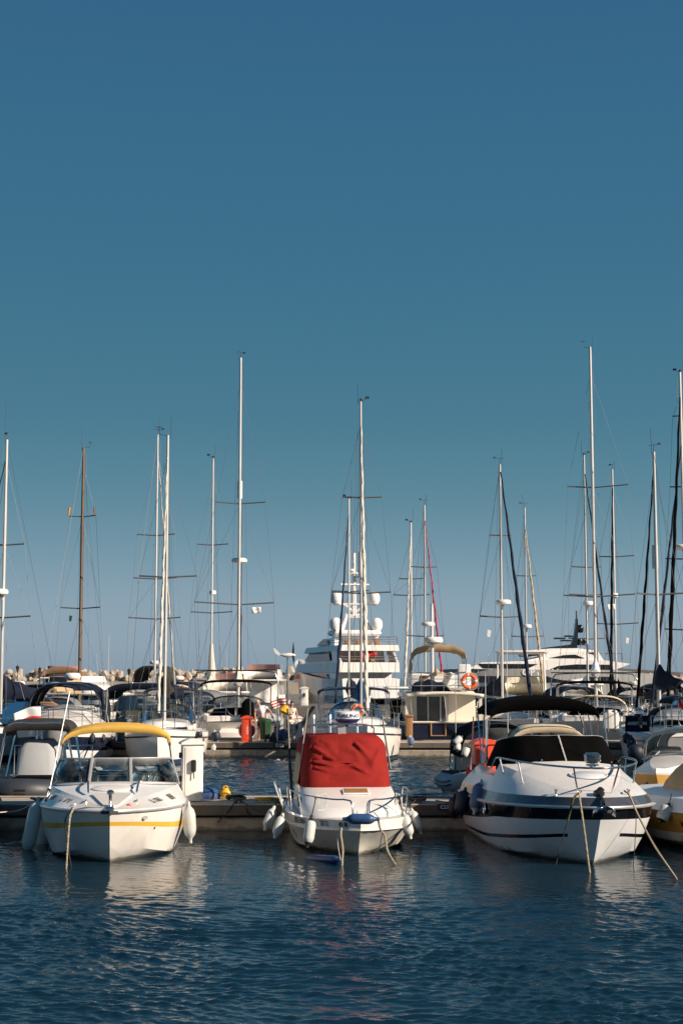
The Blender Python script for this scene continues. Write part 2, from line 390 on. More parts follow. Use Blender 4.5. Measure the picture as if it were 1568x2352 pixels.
wm = bpy.data.materials.new('sea_water'); wm.use_nodes = True; nt, N, L, b = nodes_of(wm)
b.inputs['Base Color'].default_value = (.004, .020, .036, 1); b.inputs['Roughness'].default_value = .04; b.inputs['IOR'].default_value = 1.33; b.inputs['Specular IOR Level'].default_value = .5
geo = N.new('ShaderNodeNewGeometry')
def wnoise(scale, sx, sy, det, rot=0.0, dist=0.0):
    mp = N.new('ShaderNodeMapping'); mp.inputs['Scale'].default_value = (sx, sy, 1); mp.inputs['Rotation'].default_value = (0, 0, rot)
    L.new(geo.outputs['Position'], mp.inputs['Vector']); no = N.new('ShaderNodeTexNoise'); no.inputs['Scale'].default_value = scale; no.inputs['Detail'].default_value = det; no.inputs['Roughness'].default_value = .55; no.inputs['Distortion'].default_value = dist
    L.new(mp.outputs[0], no.inputs['Vector']); return no
def addv(a, ka, b2, kb):
    m1 = N.new('ShaderNodeMath'); m1.operation = 'MULTIPLY'; m1.inputs[1].default_value = ka; L.new(a, m1.inputs[0])
    m2 = N.new('ShaderNodeMath'); m2.operation = 'MULTIPLY_ADD'; m2.inputs[1].default_value = kb; L.new(b2, m2.inputs[0]); L.new(m1.outputs[0], m2.inputs[2]); return m2.outputs[0]
n1 = wnoise(.55, .8, 1.3, 2, .2, .4); n2 = wnoise(2.6, .75, 1.25, 3, -.25, .6); n3 = wnoise(11.0, .8, 1.2, 3, .12, .5)
sxyz = N.new('ShaderNodeSeparateXYZ'); L.new(geo.outputs['Position'], sxyz.inputs[0])
mk = N.new('ShaderNodeMapRange'); mk.inputs['From Min'].default_value = 59.5; mk.inputs['From Max'].default_value = 60.8; L.new(sxyz.outputs['Y'], mk.inputs['Value'])
ab_ = N.new('ShaderNodeMath'); ab_.operation = 'ABSOLUTE'; L.new(sxyz.outputs['X'], ab_.inputs[0])
mk2 = N.new('ShaderNodeMapRange'); mk2.inputs['From Min'].default_value = 7.6; mk2.inputs['From Max'].default_value = 8.8; L.new(ab_.outputs[0], mk2.inputs['Value'])
mkx = N.new('ShaderNodeMath'); mkx.operation = 'MAXIMUM'; L.new(mk.outputs[0], mkx.inputs[0]); L.new(mk2.outputs[0], mkx.inputs[1])
mid_ = addv(n1.outputs['Fac'], .16, n2.outputs['Fac'], .30)
mm = N.new('ShaderNodeMath'); mm.operation = 'MULTIPLY'; L.new(mid_, mm.inputs[0]); L.new(mkx.outputs[0], mm.inputs[1])
h = addv(mm.outputs[0], 1.0, n3.outputs['Fac'], .010)
bp = N.new('ShaderNodeBump'); bp.inputs['Strength'].default_value = 1.0; bp.inputs['Distance'].default_value = .55; L.new(h, bp.inputs['Height']); L.new(bp.outputs[0], b.inputs['Normal'])
S = 6000
import numpy as np
rs = np.random.RandomState(3)
gx = np.linspace(-8.6, 8.6, 880); gy = np.concatenate([np.linspace(12.2, 21.5, 560), np.linspace(21.5, 33.9, 420)[1:], np.linspace(33.9, 60.8, 520)[1:]])
GX, GY = np.meshgrid(gx, gy); Z = np.zeros_like(GX)
warpx = GX + .35 * np.sin(GY * .9 + 1) + .2 * np.sin(GX * 1.7 + GY * .6); warpy = GY + .3 * np.sin(GX * .8 + 2) + .15 * np.sin(GY * 1.9 - GX)
for i in range(80):
    lam = (.075 * (.34 / .075) ** rs.rand()) if i > 5 else rs.uniform(.5, 1.1); k_ = 2 * math.pi / lam; th = math.radians(rs.normal(78, 30)); amp = .0053 * lam ** 1.0 * rs.uniform(.5, 1.3)
    Z += amp * np.sin(k_ * (math.cos(th) * warpx + math.sin(th) * warpy) + rs.rand() * 6.28)
Z = Z + 18.0 * Z * np.abs(Z) * (Z > 0)
patch = .5 + .5 * (np.sin(GX * .55 + 1.3 * np.sin(GY * .35)) * np.sin(GY * .5 + .8 * np.sin(GX * .4) + 1)); ramp = np.clip((24.5 - GY) / 6.5, 0, 1); ramp = ramp * ramp * (3 - 2 * ramp)
Z *= (.26 + .80 * ramp) * (.72 + .45 * patch)
Zf = np.zeros_like(Z); fm_ = GY > 32.0; FX, FY = warpx[fm_], warpy[fm_]; zf = np.zeros_like(FX)
for i in range(44):
    lam = .20 * (.75 / .20) ** rs.rand(); k_ = 2 * math.pi / lam; th = math.radians(rs.normal(80, 30)); zf += .0060 * lam * rs.uniform(.5, 1.3) * np.sin(k_ * (math.cos(th) * FX + math.sin(th) * FY) + rs.rand() * 6.28)
Z[fm_] = zf * np.clip((GY[fm_] - 32.0) / 1.0, 0, 1)
edge_ = np.minimum.reduce([(GX + 8.6) / .8, (8.6 - GX) / .8, (GY - 12.2) / .8, (60.8 - GY) / 1.0]).clip(0, 1); Z *= edge_
nx_, ny_ = len(gx), len(gy); V = np.stack([GX, GY, Z], -1).reshape(-1, 3); ring = np.array([(-S, -200, 0), (S, -200, 0), (S, 9000, 0), (-S, 9000, 0)]); nv = len(V)
I = (np.arange(ny_ - 1)[:, None] * nx_ + np.arange(nx_ - 1)[None, :]).ravel(); Q = np.stack([I, I + 1, I + 1 + nx_, I + nx_], -1)
c_ = [0, nx_ - 1, nx_ * ny_ - 1, nx_ * (ny_ - 1)]; o4 = [nv, nv + 1, nv + 2, nv + 3]
b0 = list(range(0, nx_)); b1 = list(range(nx_ - 1, nx_ * ny_, nx_)); b2 = list(range(nx_ * ny_ - 1, nx_ * (ny_ - 1) - 1, -1)); b3 = list(range(nx_ * (ny_ - 1), -1, -nx_))
big = [[o4[0], o4[1]] + b0[::-1], [o4[1], o4[2]] + b1[::-1], [o4[2], o4[3]] + b2[::-1], [o4[3], o4[0]] + b3[::-1]]
me = bpy.data.meshes.new('water'); me.vertices.add(nv + 4); me.vertices.foreach_set('co', np.concatenate([V, ring]).ravel())
flat_ = np.concatenate([Q.ravel()] + [np.array(x) for x in big]); starts = np.concatenate([np.arange(len(Q)) * 4, len(Q) * 4 + np.cumsum([0] + [len(x) for x in big[:-1]])]); tot_ = np.concatenate([np.full(len(Q), 4), [len(x) for x in big]])
me.loops.add(len(flat_)); me.loops.foreach_set('vertex_index', flat_.astype(np.int32)); me.polygons.add(len(starts)); me.polygons.foreach_set('loop_start', starts.astype(np.int32)); me.polygons.foreach_set('loop_total', tot_.astype(np.int32))
me.polygons.foreach_set('use_smooth', np.ones(len(starts), dtype=bool)); me.update(calc_edges=True); me.materials.append(wm)
wo = bpy.data.objects.new('water', me); COL.objects.link(wo); tag(wo, 'rippled dark blue harbour water', None, None, 'structure')
sb = MB().poly([(-S, -200, -4), (S, -200, -4), (S, 9000, -4), (-S, 9000, -4)]).build('seabed', M['antifoul_dark']); tag(sb, 'harbour bed under the water', None, None, 'structure')

# ------------------------------------------------------------------ floating pontoons
def pontoon(name, label, Y0, Y1, h, x0, x1, seg):
    root = thing(name, label, 'pontoon', ((x0 + x1) / 2, (Y0 + Y1) / 2, 0))
    ox, oy = (x0 + x1) / 2, (Y0 + Y1) / 2
    k = 0; x = x0; fm = MB()
    while x < x1:
        xe = min(x + seg, x1)
        f = MB().box(((x + xe) / 2 - ox, 0, h * .5 - .30), (xe - x - .22, Y1 - Y0 - .12, h * 1.0 - .04 + .1), bev=.05)
        f.build('float', M['float_concrete'], root); x = xe
    d = MB(); nb = 11; wd = (Y1 - Y0 - .34) / nb
    for i in range(nb):
        d.box((0, Y0 + .17 + wd * (i + .5) - oy, h - .035), (x1 - x0, wd - .012, .05))
    d.build('deck_planks', M['plank'], root)
    for s, y in ((-1, Y0), (1, Y1)):
        wl = MB().box((0, y + .08 * -s - oy, h - .115), (x1 - x0, .16, .21), bev=.02); wl.build('waler', M['waler'], root)
        tr = MB().box((0, y + .075 * -s - oy, h + .002), (x1 - x0, .13, .03), bev=.01); tr.build('edge_strip', M['plank'], root)
    return root
H1, P1Y0, P1Y1 = .517, 31.66, 33.9
H2, P2Y0, P2Y1 = .55, 61.0, 63.2
pontoon('pontoon', 'near planked floating pontoon behind the three front motorboats', P1Y0, P1Y1, H1, -12, 12, 6.0)
pontoon('pontoon', 'farther concrete floating pontoon carrying the red post and the man', P2Y0, P2Y1, H2, -22, 22, 8.0)
# ------------------------------------------------------------------ shared boat parts
def hull_rows(rows, N=28):
    return [spline(r, N) for r in rows]
def hull_mesh(name, rows, bands, mats, parent, N=28, transom=0, sharp=32):
    """rows: keel .. sheer as lines from stern to stem (y>=0)"""
    rs = [spline(r, N) if len(r) < N else r for r in rows]
    mb = MB().quadgrid(rs, bands=bands).mirror()
    end = [r[0] for r in rs]
    mb.poly([tuple(p) for p in end] + [(p.x, -p.y, p.z) for p in reversed(end)], transom)
    return mb.build(name, mats, parent, sharp=sharp)
def arch(hw, z0, z1, n=15, p=2.6, tuck=0.0):
    out = []
    for i in range(n):
        a = math.pi * i / (n - 1); c, s = math.cos(a), math.sin(a)
        y = -hw * math.copysign(abs(c) ** (2 / p), c); z = z0 + (z1 - z0) * abs(s) ** (2 / p)
        out.append((y, z))
    return out
def bimini(parent, x0, x1, hw, z0, z1, mt, name='canopy', p=2.6, droop=.05, nx=12, valance=0.0, cross=.02, tilt=0.0, seed=1, thick=.012, n=21):
    """canvas arch from x0 (aft) to x1 (front) with folds; returns object"""
    rg = random.Random(seed); rows = []
    for i in range(nx):
        t = i / (nx - 1); x = x0 + (x1 - x0) * t
        sag = -droop * math.sin(math.pi * (t * 2 % 1)) if 0 < t < 1 else 0
        end = -.10 * (abs(t - .5) * 2) ** 6
        r = []
        for (y, z) in arch(hw, z0, z1, n, p):
            k = (z - z0) / (z1 - z0)
            r.append((x + rg.uniform(-.006, .006), y * (1 + .01 * math.sin(i * 2.1 + y * 5)), z + (sag + end * .6) * k + tilt * t + rg.uniform(-1, 1) * cross * .3))
        rows.append(r)
    if valance:
        a = rows[-1]; rows.append([(q[0] + .015, q[1] * 1.0, q[2] - valance * (.35 + .65 * ((q[2] - z0) / (z1 - z0 + 1e-6)))) for q in a])
        a = rows[0]; rows.insert(0, [(q[0] - .015, q[1], q[2] - valance * (.35 + .65 * ((q[2] - z0) / (z1 - z0 + 1e-6)))) for q in a])
    o = MB().quadgrid(rows).build(name, mt, parent, sharp=50); solid(o, thick); return o
def rail(parent, paths, r, mt, name='rail', n=6, smooth=14):
    mb = MB()
    for p in paths: mb.tube(p, r, n, smooth=smooth if len(p) > 2 else 0)
    return mb.build(name, mt, parent)
def fender(loc, L, r, mt, label, tilt=0.0, tiltdir=0.0, cap=None, group=None, rope=None, ends=True):
    """hanging sausage fender; loc = top eye"""
    root = thing('fender', label, 'fender', loc, 0, group)
    n = 14; prof = [(.012, 0), (r * .35, -.05), (r * .8, -.11), (r, -.2)]
    prof += [(r * 1.0, -L + .2), (r * .8, -L + .11), (r * .35, -L + .05), (.012, -L)]
    Mx = Matrix.Rotation(tiltdir, 4, 'Z') @ Matrix.Rotation(tilt, 4, 'X')
    body = MB().lathe(prof, n, Mx).build('body', mt, root, sharp=60)
    cm = cap or mt
    e = MB().lathe([(.01, .05), (.028, .04), (.03, -.03), (r * .42, -.06), (r * .5, -.075)], 10, Mx).build('end_cap', cm, root)
    e2 = MB().lathe([(r * .5, -L + .075), (r * .42, -L + .06), (.03, -L + .03), (.028, -L - .04), (.01, -L - .05)], 10, Mx).build('end_cap', cm, root)
    if rope:
        pts, rm, rr = rope
        MB().tube(pts, rr, 5, smooth=6).build('line', rm, root)
    return root
def ball_fender(loc, r, mt, label, cap=None):
    root = thing('fender', label, 'fender', loc)
    prof = [(.02, .0), (.05, -.06), (r * .45, -.12)] + [(r * math.sin(R(a)), -.12 - r * .9 - r * math.cos(R(180 - a)) * -1 * -1) for a in ()]
    for a in range(35, 181, 12): prof.append((max(.012, r * math.sin(R(a))), -.06 - r * (1 - math.cos(R(a))) ))
    MB().lathe(prof, 18).build('body', mt, root, sharp=60)
    MB().lathe([(.015, .06), (.045, .05), (.05, -.02), (.07, -.07)], 10).build('end_cap', cap or mt, root); return root
def rope(name, label, pts, r, mt, cat='rope', sag=0.0, n=6, smooth=20, group=None):
    P = [Vector(p) for p in pts]
    if sag and len(P) == 2: P = [P[0], P[0].lerp(P[1], .5) + Vector((0, 0, -sag)), P[1]]
    o = MB().tube(P, r, n, smooth=smooth).build(name, mt); return tag(o, label, cat, group)
def twisted(pts, r, mb, smooth=40, strands=2, pitch=.12):
    P = spline(pts, smooth); tot = 0; acc = [0]
    for a, b in zip(P, P[1:]): tot += (b - a).length; acc.append(tot)
    for s in range(strands):
        q = []
        for i, p in enumerate(P):
            t = (P[min(i + 1, len(P) - 1)] - P[max(i - 1, 0)]).normalized(); a = t.orthogonal().normalized(); b = t.cross(a)
            w = 2 * math.pi * (acc[i] / pitch + s / strands); q.append(p + a * math.cos(w) * r * .55 + b * math.sin(w) * r * .55)
        mb.tube(q, r * .62, 5)
    return mb
def dish(parent, loc, r, h, name='radar', mt=None, base=True, M0=None):
    prof = [(r * .5, 0), (r * .92, h * .12), (r, h * .35), (r * .97, h * .7), (r * .8, h * .95), (r * .3, h), (.005, h)]
    Mx = Matrix.Translation(loc)
    return MB().lathe(prof, 20, Mx).build(name, mt or M['white_plastic'], parent, sharp=50)
def dome(parent, loc, r, h, name='satellite_dome'):
    prof = [(r * .72, 0), (r * .95, h * .22), (r, h * .3), (r, h * .55)] + [(r * math.cos(R(a)) + .002, h * .55 + h * .45 * math.sin(R(a))) for a in range(15, 91, 15)]
    return MB().lathe(prof, 18, Matrix.Translation(loc)).build(name, M['plain_white'], parent, sharp=50)
def ring_buoy(loc, R0, r, label, right, mt='lifebuoy_orange', group=None):
    """lifebuoy facing the viewer"""
    root = thing('lifebuoy', label, 'lifebuoy', loc, 0, group)
    fr = frame((0, 0, 0), right, (0, 0, 1))
    MB().torus((0, 0, 0), R0, r, fr.to_3x3().to_4x4(), 32, 10, bands=lambda i: 1 if i % 8 == 0 else 0).build('ring', [M[mt], M['ink_white']], root)
    mb = MB()
    for k in range(4):
        a0, a1 = R(k * 90), R(k * 90 + 90); p = []
        for i in range(7):
            a = a0 + (a1 - a0) * i / 6; rr = R0 + r * (1.15 + .5 * math.sin(math.pi * i / 6)); p.append(fr.to_3x3() @ Vector((rr * math.cos(a), rr * math.sin(a), .0)))
        mb.tube(p, .012, 5)
    mb.build('grab_line', M['rope_white'], root); return root
def flag(loc, w, h, cols, label, ang=0.0, droop=.25, wave=.06, pole=None, axis='v', cat='flag', n=14, emblem=None):
    """flag hoisted at loc (top of hoist), flying along +x turned by ang; cols = list of materials split along axis"""
    root = thing('flag', label, cat, loc, ang)
    def P(u, v): return (u * w, wave * math.sin(u * 8 + v * 2) * (.3 + u), -v * h - droop * u * u * w - .04 * math.sin(u * 9 + 1) * w * .4)
    mats = [M[c] for c in cols]; rows = []; bands = []
    if axis == 'v':     # bands stacked vertically
        m_ = 6
        for j in range(m_ + 1): rows.append([P(i / n, j / m_) for i in range(n + 1)])
        bands = [min(len(cols) - 1, int(j / m_ * len(cols))) for j in range(m_)]
    else:
        for i in range(n + 1): rows.append([P(i / n, j / 6) for j in range(7)])
        bands = [min(len(cols) - 1, int(i / n * len(cols))) for i in range(n)]
    o = MB().quadgrid(rows, bands=bands).build('cloth', mats, root, sharp=80); solid(o, .008, 0)
    if emblem:
        (u0, v0, sc_, em) = emblem; pts = [(-1, .1), (-.5, .55), (.1, .5), (.6, .75), (1, 1), (.55, .25), (.45, -.2), (0, -.55), (-.6, -.5)]
        for s in (-1, 1):
            q = [Vector(P(u0 + a * sc_ * .8, v0 - b * sc_)) + Vector((0, s * .012, 0)) for a, b in pts]; c_ = sum(q, Vector()) / len(q)
            mb = MB()
            for a, b in zip(q, q[1:] + q[:1]): mb.poly([c_, a, b])
            mb.build('emblem', M[em], root)
    if pole: MB().tube(pole, .012, 6).build('staff', M['steel'], root)
    return root
def fender_pp(a, b, r, mt, label, cap=None, group=None, line=None):
    """sausage fender between two world points a (upper eye) and b (lower eye); line = extra point the lanyard runs to"""
    a, b = Vector(a), Vector(b); d = a - b; Lh = d.length
    root = thing('fender', label, 'fender', a, 0, group)
    q = d.to_track_quat('Z', 'Y').to_matrix().to_4x4(); n = 16
    e = min(.09, Lh * .14); c = min(.12, Lh * .16)
    prof = [(.012, -e * .6), (r * .4, -e), (r * .85, -e - c * .45), (r, -e - c)] + [(r, -Lh * .5), (r, -Lh + e + c), (r * .85, -Lh + e + c * .45), (r * .4, -Lh + e), (.012, -Lh + e * .6)]
    MB().lathe(prof, n, q).build('body', mt, root, sharp=60)
    for (z0, s) in ((0, -1), (-Lh, 1)):
        MB().lathe([(.012, z0), (.03, z0 + s * .012), (.032, z0 + s * e * .6), (r * .5, z0 + s * e * 1.05), (r * .72, z0 + s * (e + c * .22))], 10, q).build('end_cap', cap or mt, root)
    if line is not None: MB().tube([(0, 0, 0), Vector(line) - a], .010, 5).build('lanyard', M['rope_black'], root)
    return root
def ulevels(levels, n=24, p=3.0):
    """plan-view U sections: (z, x_front, half_width, x_back[, p]) -> rows from left-back round the front to right-back"""
    rows = []
    for lv in levels:
        z, xf, hw, xb = lv[:4]; pp = lv[4] if len(lv) > 4 else p; ln = min(hw * 1.1, (xf - xb) * .8); r = []
        for i in range(n + 1):
            a = math.pi * (i / n); c = math.cos(a); s = math.sin(a)
            y = -hw * math.copysign(abs(c) ** (2 / pp), c); x = xf - ln * (1 - abs(s) ** (2 / pp))
            r.append((x, y, z))
        r = [(xb, -hw, z)] + [(xb + (xf - ln - xb) * .5, -hw, z)] + r + [(xb + (xf - ln - xb) * .5, hw, z)] + [(xb, hw, z)]
        rows.append(r)
    return rows
def at_x2(rw, x):
    for a, b in zip(rw, rw[1:]):
        if min(a.x, b.x) <= x <= max(a.x, b.x): return a.lerp(b, (x - a.x) / ((b.x - a.x) or 1e-6))
    return rw[-1].copy() if abs(x - rw[-1].x) < abs(x - rw[0].x) else rw[0].copy()
def side_label(parent, lo, hi, x, f, txt, size, s, mt, bold=False, sq=1.0, out=.008, shear=0.0):
    """writing on the surface between two hull lines at station x, side s"""
    def pt(xx):
        p = at_x2(lo, xx).lerp(at_x2(hi, xx), f); return Vector((p.x, s * p.y, p.z))
    c = pt(x); d = pt(x + .12) - pt(x - .12); a, b = at_x2(lo, x), at_x2(hi, x); up = Vector((b.x - a.x, s * (b.y - a.y), b.z - a.z))
    fr = frame(c, d * (-1 if s > 0 else 1), up) @ Matrix.Translation((0, 0, out))
    return lettering(txt, size, fr, mt, parent, bold, squeeze=sq, shear=shear)
def side_wrap(parent, lo, hi, x, f, txt, size, s, mt, bold=False, sq=1.0, out=.006):
    """writing bent round the hull"""
    a, b = at_x2(lo, x), at_x2(hi, x); hgt = (b - a).length
    L_ = lo
    def wrap(u, v, w):
        xx, rem = x, abs(u); sg = (-1 if s > 0 else 1) * (1 if u >= 0 else -1); step = .01; pa = at_x2(L_, xx)
        while rem > 0 and abs(xx - x) < 3:
            nx = xx + sg * step * .5; pb = at_x2(L_, nx); rem -= (pb - pa).length; pa = pb; xx = nx
        lo_, hi_ = at_x2(lo, xx), at_x2(hi, xx); p = lo_.lerp(hi_, f + v / hgt); t = at_x2(lo, xx + .05) - at_x2(lo, xx - .05)
        n_ = Vector((-t.y, t.x, 0)).normalized()
        if n_.y < 0: n_ = -n_
        p = p + n_ * (out + w); return Vector((p.x, s * p.y, p.z))
    return lettering(txt, size, None, mt, parent, bold, wrap, squeeze=sq)
# ------------------------------------------------------------------ front left: white bowrider with the yellow canopy
def heading(deg): return R(deg) - R(90)      # local +x points towards the camera, turned deg to the right
b1p = onz(253, 1980); B1 = thing('motorboat', 'white motorboat with a yellow bimini and a yellow hull stripe', 'motorboat', (b1p.x, b1p.y, 0), heading(7))
N1 = 34
keel = spline([(-6.2, 0, -.3), (-2.5, 0, -.42), (-1.0, 0, -.32), (-.1, 0, -.05), (.26, 0, .29)], N1)
chine = spline([(-6.2, 1.10, -.05), (-3, 1.14, -.03), (-1.4, 1.04, .02), (-.75, .78, .11), (-.15, .38, .23), (.26, .0, .29)], N1)
sheer = spline([(-6.2, 1.24, .78), (-3, 1.34, .79), (-1.7, 1.27, .81), (-.7, 1.0, .835), (.0, .66, .86), (.42, .32, .88), (.62, .0, .885)], N1)
def knr(f0, f1, bl): return mixrow(chine, sheer, lambda t: f0 + (f1 - f0) * t, bl)
r1 = knr(.36, .53, .05); r2 = knr(.44, .595, .05); r3 = knr(.565, .715, .05); r4 = knr(.71, .82, .05)
low = mixrow(keel, chine, .55)
hull_mesh('hull', [keel, low, chine, r1, r2, r3, r4, sheer], [1, 0, 0, 0, 2, 0, 0], [M['gelcoat'], M['hull_old'], M['yellow_gel']], B1, N=N1, sharp=24)
MB().tube([(p.x + .012, p.y + .012, p.z) for p in sheer] + [(p.x + .012, -p.y - .012, p.z) for p in reversed(sheer)], .022, 6).build('rub_rail', M['alu'], B1)
g1 = [p + Vector((.01, .004, .018)) for p in r1]; g1b = [p + Vector((.0, .002, -.0)) for p in r1]
# deck: shoulder, crease, foredeck
sh2 = [p + Vector((-.015, -.02 if p.y > .03 else 0, .03)) for p in sheer]
crease = spline([(-6.2, 1.10, 1.0), (-3, 1.18, 1.10), (-2.3, 1.12, 1.12), (-1.5, .88, 1.08), (-.7, .52, 1.02), (-.1, .26, .965), (.40, .085, .925), (.56, .0, .915)], N1)
cr2 = [p + Vector((0, -.035 if p.y > .06 else 0, -.012)) for p in crease]
mid = spline([(-6.2, .5, 1.08), (-3, .55, 1.19), (-2.3, .52, 1.20), (-1.0, .3, 1.07), (.1, .1, .945), (.50, .0, .92)], N1)
cen = spline([(-6.2, 0, 1.1), (-3, 0, 1.2), (-2.3, 0, 1.21), (-1.0, 0, 1.08), (.1, 0, .95), (.48, 0, .92)], N1)
iend = next(i for i, p in enumerate(cen) if p.x > -2.75)
def cut(rw, x): return [p for p in rw if p.x > x]
deckrows = [sh2, crease]
dmb = MB().quadgrid([sheer, sh2, crease], bands=[0, 0]).mirror()
fx = [(-2.6 + (3.18) * i / 20) for i in range(21)]
def at_x(rw, x):
    for a, b in zip(rw, rw[1:]):
        if a.x <= x <= b.x: return a.lerp(b, (x - a.x) / max(1e-6, b.x - a.x))
    return rw[-1].copy() if x > rw[-1].x else rw[0].copy()
fr_ = [[at_x(crease, x) for x in fx], [at_x(cr2, x) for x in fx], [at_x(mid, x) for x in fx], [at_x(cen, x) for x in fx]]
dmb.quadgrid(fr_, bands=[1, 1, 1]); st = len(dmb.v) - 4 * 21
dmb.mirror(st)
dmb.build('deck', [M['gelcoat'], M['gelcoat_cool']], B1, sharp=26)
# side decks and cockpit behind the windscreen
ck = MB()
for s in (1, -1):
    ck.quadgrid([[(x, s * at_x(crease, x).y, at_x(crease, x).z) for x in (-6.15, -4.5, -3.4, -2.55)], [(x, s * (at_x(crease, x).y - .2), at_x(crease, x).z + .01) for x in (-6.15, -4.5, -3.4, -2.55)], [(x, s * .92, .35) for x in (-6.15, -4.5, -3.4, -2.55)], [(x, 0, .34) for x in (-6.15, -4.5, -3.4, -2.55)]])
ck.box((-6.1, 0, .7), (.16, 2.0, .72)); ck.build('cockpit', M['gelcoat'], B1)
MB().box((-2.75, .5, 1.16), (.35, .75, .22), bev=.06).box((-2.75, -.52, 1.14), (.3, .7, .18), bev=.06).build('dashboard', M['rubber_grey'], B1)
MB().torus((-2.98, -.5, 1.28), .17, .016, Matrix.Rotation(R(60), 4, 'Y'), 20, 6).tube([(-2.98, -.5, 1.28), (-2.8, -.5, 1.2)], .03).build('steering_wheel', M['black_plastic'], B1)
for y in (.52, -.52):
    MB().box((-3.75, y, .78), (.5, .5, .14), bev=.05).box((-3.98, y, 1.08), (.12, .5, .58), bev=.05).tube([(-3.75, y, .35), (-3.75, y, .75)], .05).build('seat', M['greycover'], B1)
MB().box((-5.6, 0, .68), (.6, 1.7, .16), bev=.05).box((-5.9, 0, .95), (.14, 1.7, .45), bev=.05).build('bench', M['greycover'], B1)
# foredeck details: round hatch, anchor locker lid, anchor roller, cleats, rails, nav light
MB().lathe([(.30, 0), (.31, .015), (.29, .028), (.16, .034), (.01, .036)], 28, Matrix.Translation((-1.45, 0, 1.118)) @ Matrix.Rotation(R(5), 4, 'Y') @ Matrix.Diagonal((1, 1.25, 1, 1))).build('deck_hatch', M['nonskid'], B1)
lid = spline([(-.85, .34, 0), (-.85, -.34, 0), (.16, -.13, 0), (.16, .13, 0), (-.85, .34, 0)], 5)
lm = MB().prism([(-.9, .36), (-.9, -.36), (.14, -.12), (.14, .12)], lambda u, v, k: (u, v, at_x(cen, u).z + (.002 if k == 0 else .016)))
lm.build('anchor_locker_lid', M['gelcoat'], B1)
MB().box((.42, 0, .95), (.62, .1, .03)).box((.70, 0, .925), (.1, .15, .12), bev=.03).tube([(.36, .0, .96), (.40, 0, 1.10), (.42, 0, 1.17)], .028, 8).box((.42, 0, 1.19), (.11, .12, .09), bev=.03).build('anchor_roller', M['steel'], B1)
MB().prism([(.52, 0), (.72, .14), (.82, .0), (.72, -.14)], lambda u, v, k: (u, v, .90 - (.05 if k else 0) + (u - .6) * .1)).build('anchor', M['iron'], B1)
MB().lathe([(.022, 0), (.022, .12), (.012, .15)], 8, Matrix.Translation((.2, 0, .95))).build('navigation_light', M['chrome'], B1)
for s in (1, -1):
    rail(B1, [[(-2.05, s * .50, 1.20), (-1.75, s * .46, 1.24), (-1.3, s * .44, 1.20), (-.95, s * .42, 1.09)]], .018, M['steel'], 'grab_rail', smooth=10)
    cx_, cy_, cz_ = at_x(crease, -.35).x, at_x(crease, -.35).y + .07, at_x(crease, -.35).z - .02
    MB().tube([(cx_ - .09, s * cy_, cz_ + .04), (cx_ + .09, s * cy_, cz_ + .04)], .012).tube([(cx_ - .04, s * cy_, cz_ - .03), (cx_ - .04, s * cy_, cz_ + .04)], .012).tube([(cx_ + .04, s * cy_, cz_ - .03), (cx_ + .04, s * cy_, cz_ + .04)], .012).build('cleat', M['steel'], B1)
MB().box((.02, .30, .945), (.10, .07, .05), bev=.015).build('bow_light', M['sos_pink'], B1)
for s in (1, -1):
    q = at_x(r1, -.35); MB().lathe([(.03, 0), (.03, .012), (.012, .02)], 10, Matrix.Translation((q.x, s * (q.y + .004), q.z + .03)) @ Matrix.Rotation(R(-90 * s), 4, 'X')).build('drain', M['steel'], B1)
# windscreen
wb = [(-2.95, 1.20, 1.10), (-2.35, 1.04, 1.15), (-1.98, .55, 1.19), (-1.93, 0, 1.20)]
wt = [(-3.35, 1.06, 1.56), (-2.75, .93, 1.595), (-2.42, .5, 1.61), (-2.36, 0, 1.61)]
wbs = spline(wb, 13); wts = spline(wt, 13)
def mir(p): return [(q[0], q[1], q[2]) for q in p] + [(q[0], -q[1], q[2]) for q in reversed(p[:-1])]
WB, WT = mir(wbs), mir(wts); sizes = [0, 9, 15, 24]
ws = MB().tube([(p[0], p[1], p[2]) for p in WB], .022, 6).tube([(p[0], p[1], p[2]) for p in WT], .020, 6)
ysplit = [0, next(i for i, p in enumerate(WB) if p[1] < .42), next(i for i, p in enumerate(WB) if p[1] < -.36), 24]
for i in (ysplit[1], ysplit[2]):
    ws.tube([WB[i], WT[i]], .034, 6)
ws.tube([WB[0], WT[0]], .02, 6).tube([WB[24], WT[24]], .02, 6).build('windscreen_frame', M['alu'], B1)
for a, b in zip(ysplit, ysplit[1:]):
    o = MB().quadgrid([[Vector(p) for p in WB[a:b + 1]], [Vector(p) for p in WT[a:b + 1]]]).build('windscreen_pane', M['glass'], B1); solid(o, .006)
mb = MB(); 
# bimini with frame
BX0, BX1 = -5.0, -3.55
bimini(B1, BX0, BX1, 1.05, 1.82, 2.23, M['yellow_canvas'], valance=.13, p=2.5, droop=.03, seed=3)
fm = MB()
for x, hx in ((BX0 + .05, -4.2), (BX1 - .06, -3.75), ((BX0 + BX1) / 2, -4.0)):
    a = arch(1.0, 1.82, 2.13, 15, 2.5); fm.tube([(hx, -1.12, 1.08), (x, -1.03, 1.75)] + [(x, y, z) for y, z in a] + [(x, 1.03, 1.75), (hx, 1.12, 1.08)], .013, 5)
fm.build('canopy_frame', M['steel'], B1)
for s in (1, -1): MB().tube([(BX1, s * 1.02, 1.84), (-2.75, s * 1.1, 1.12)], .008, 5).build('strap', M['black_plastic'], B1)
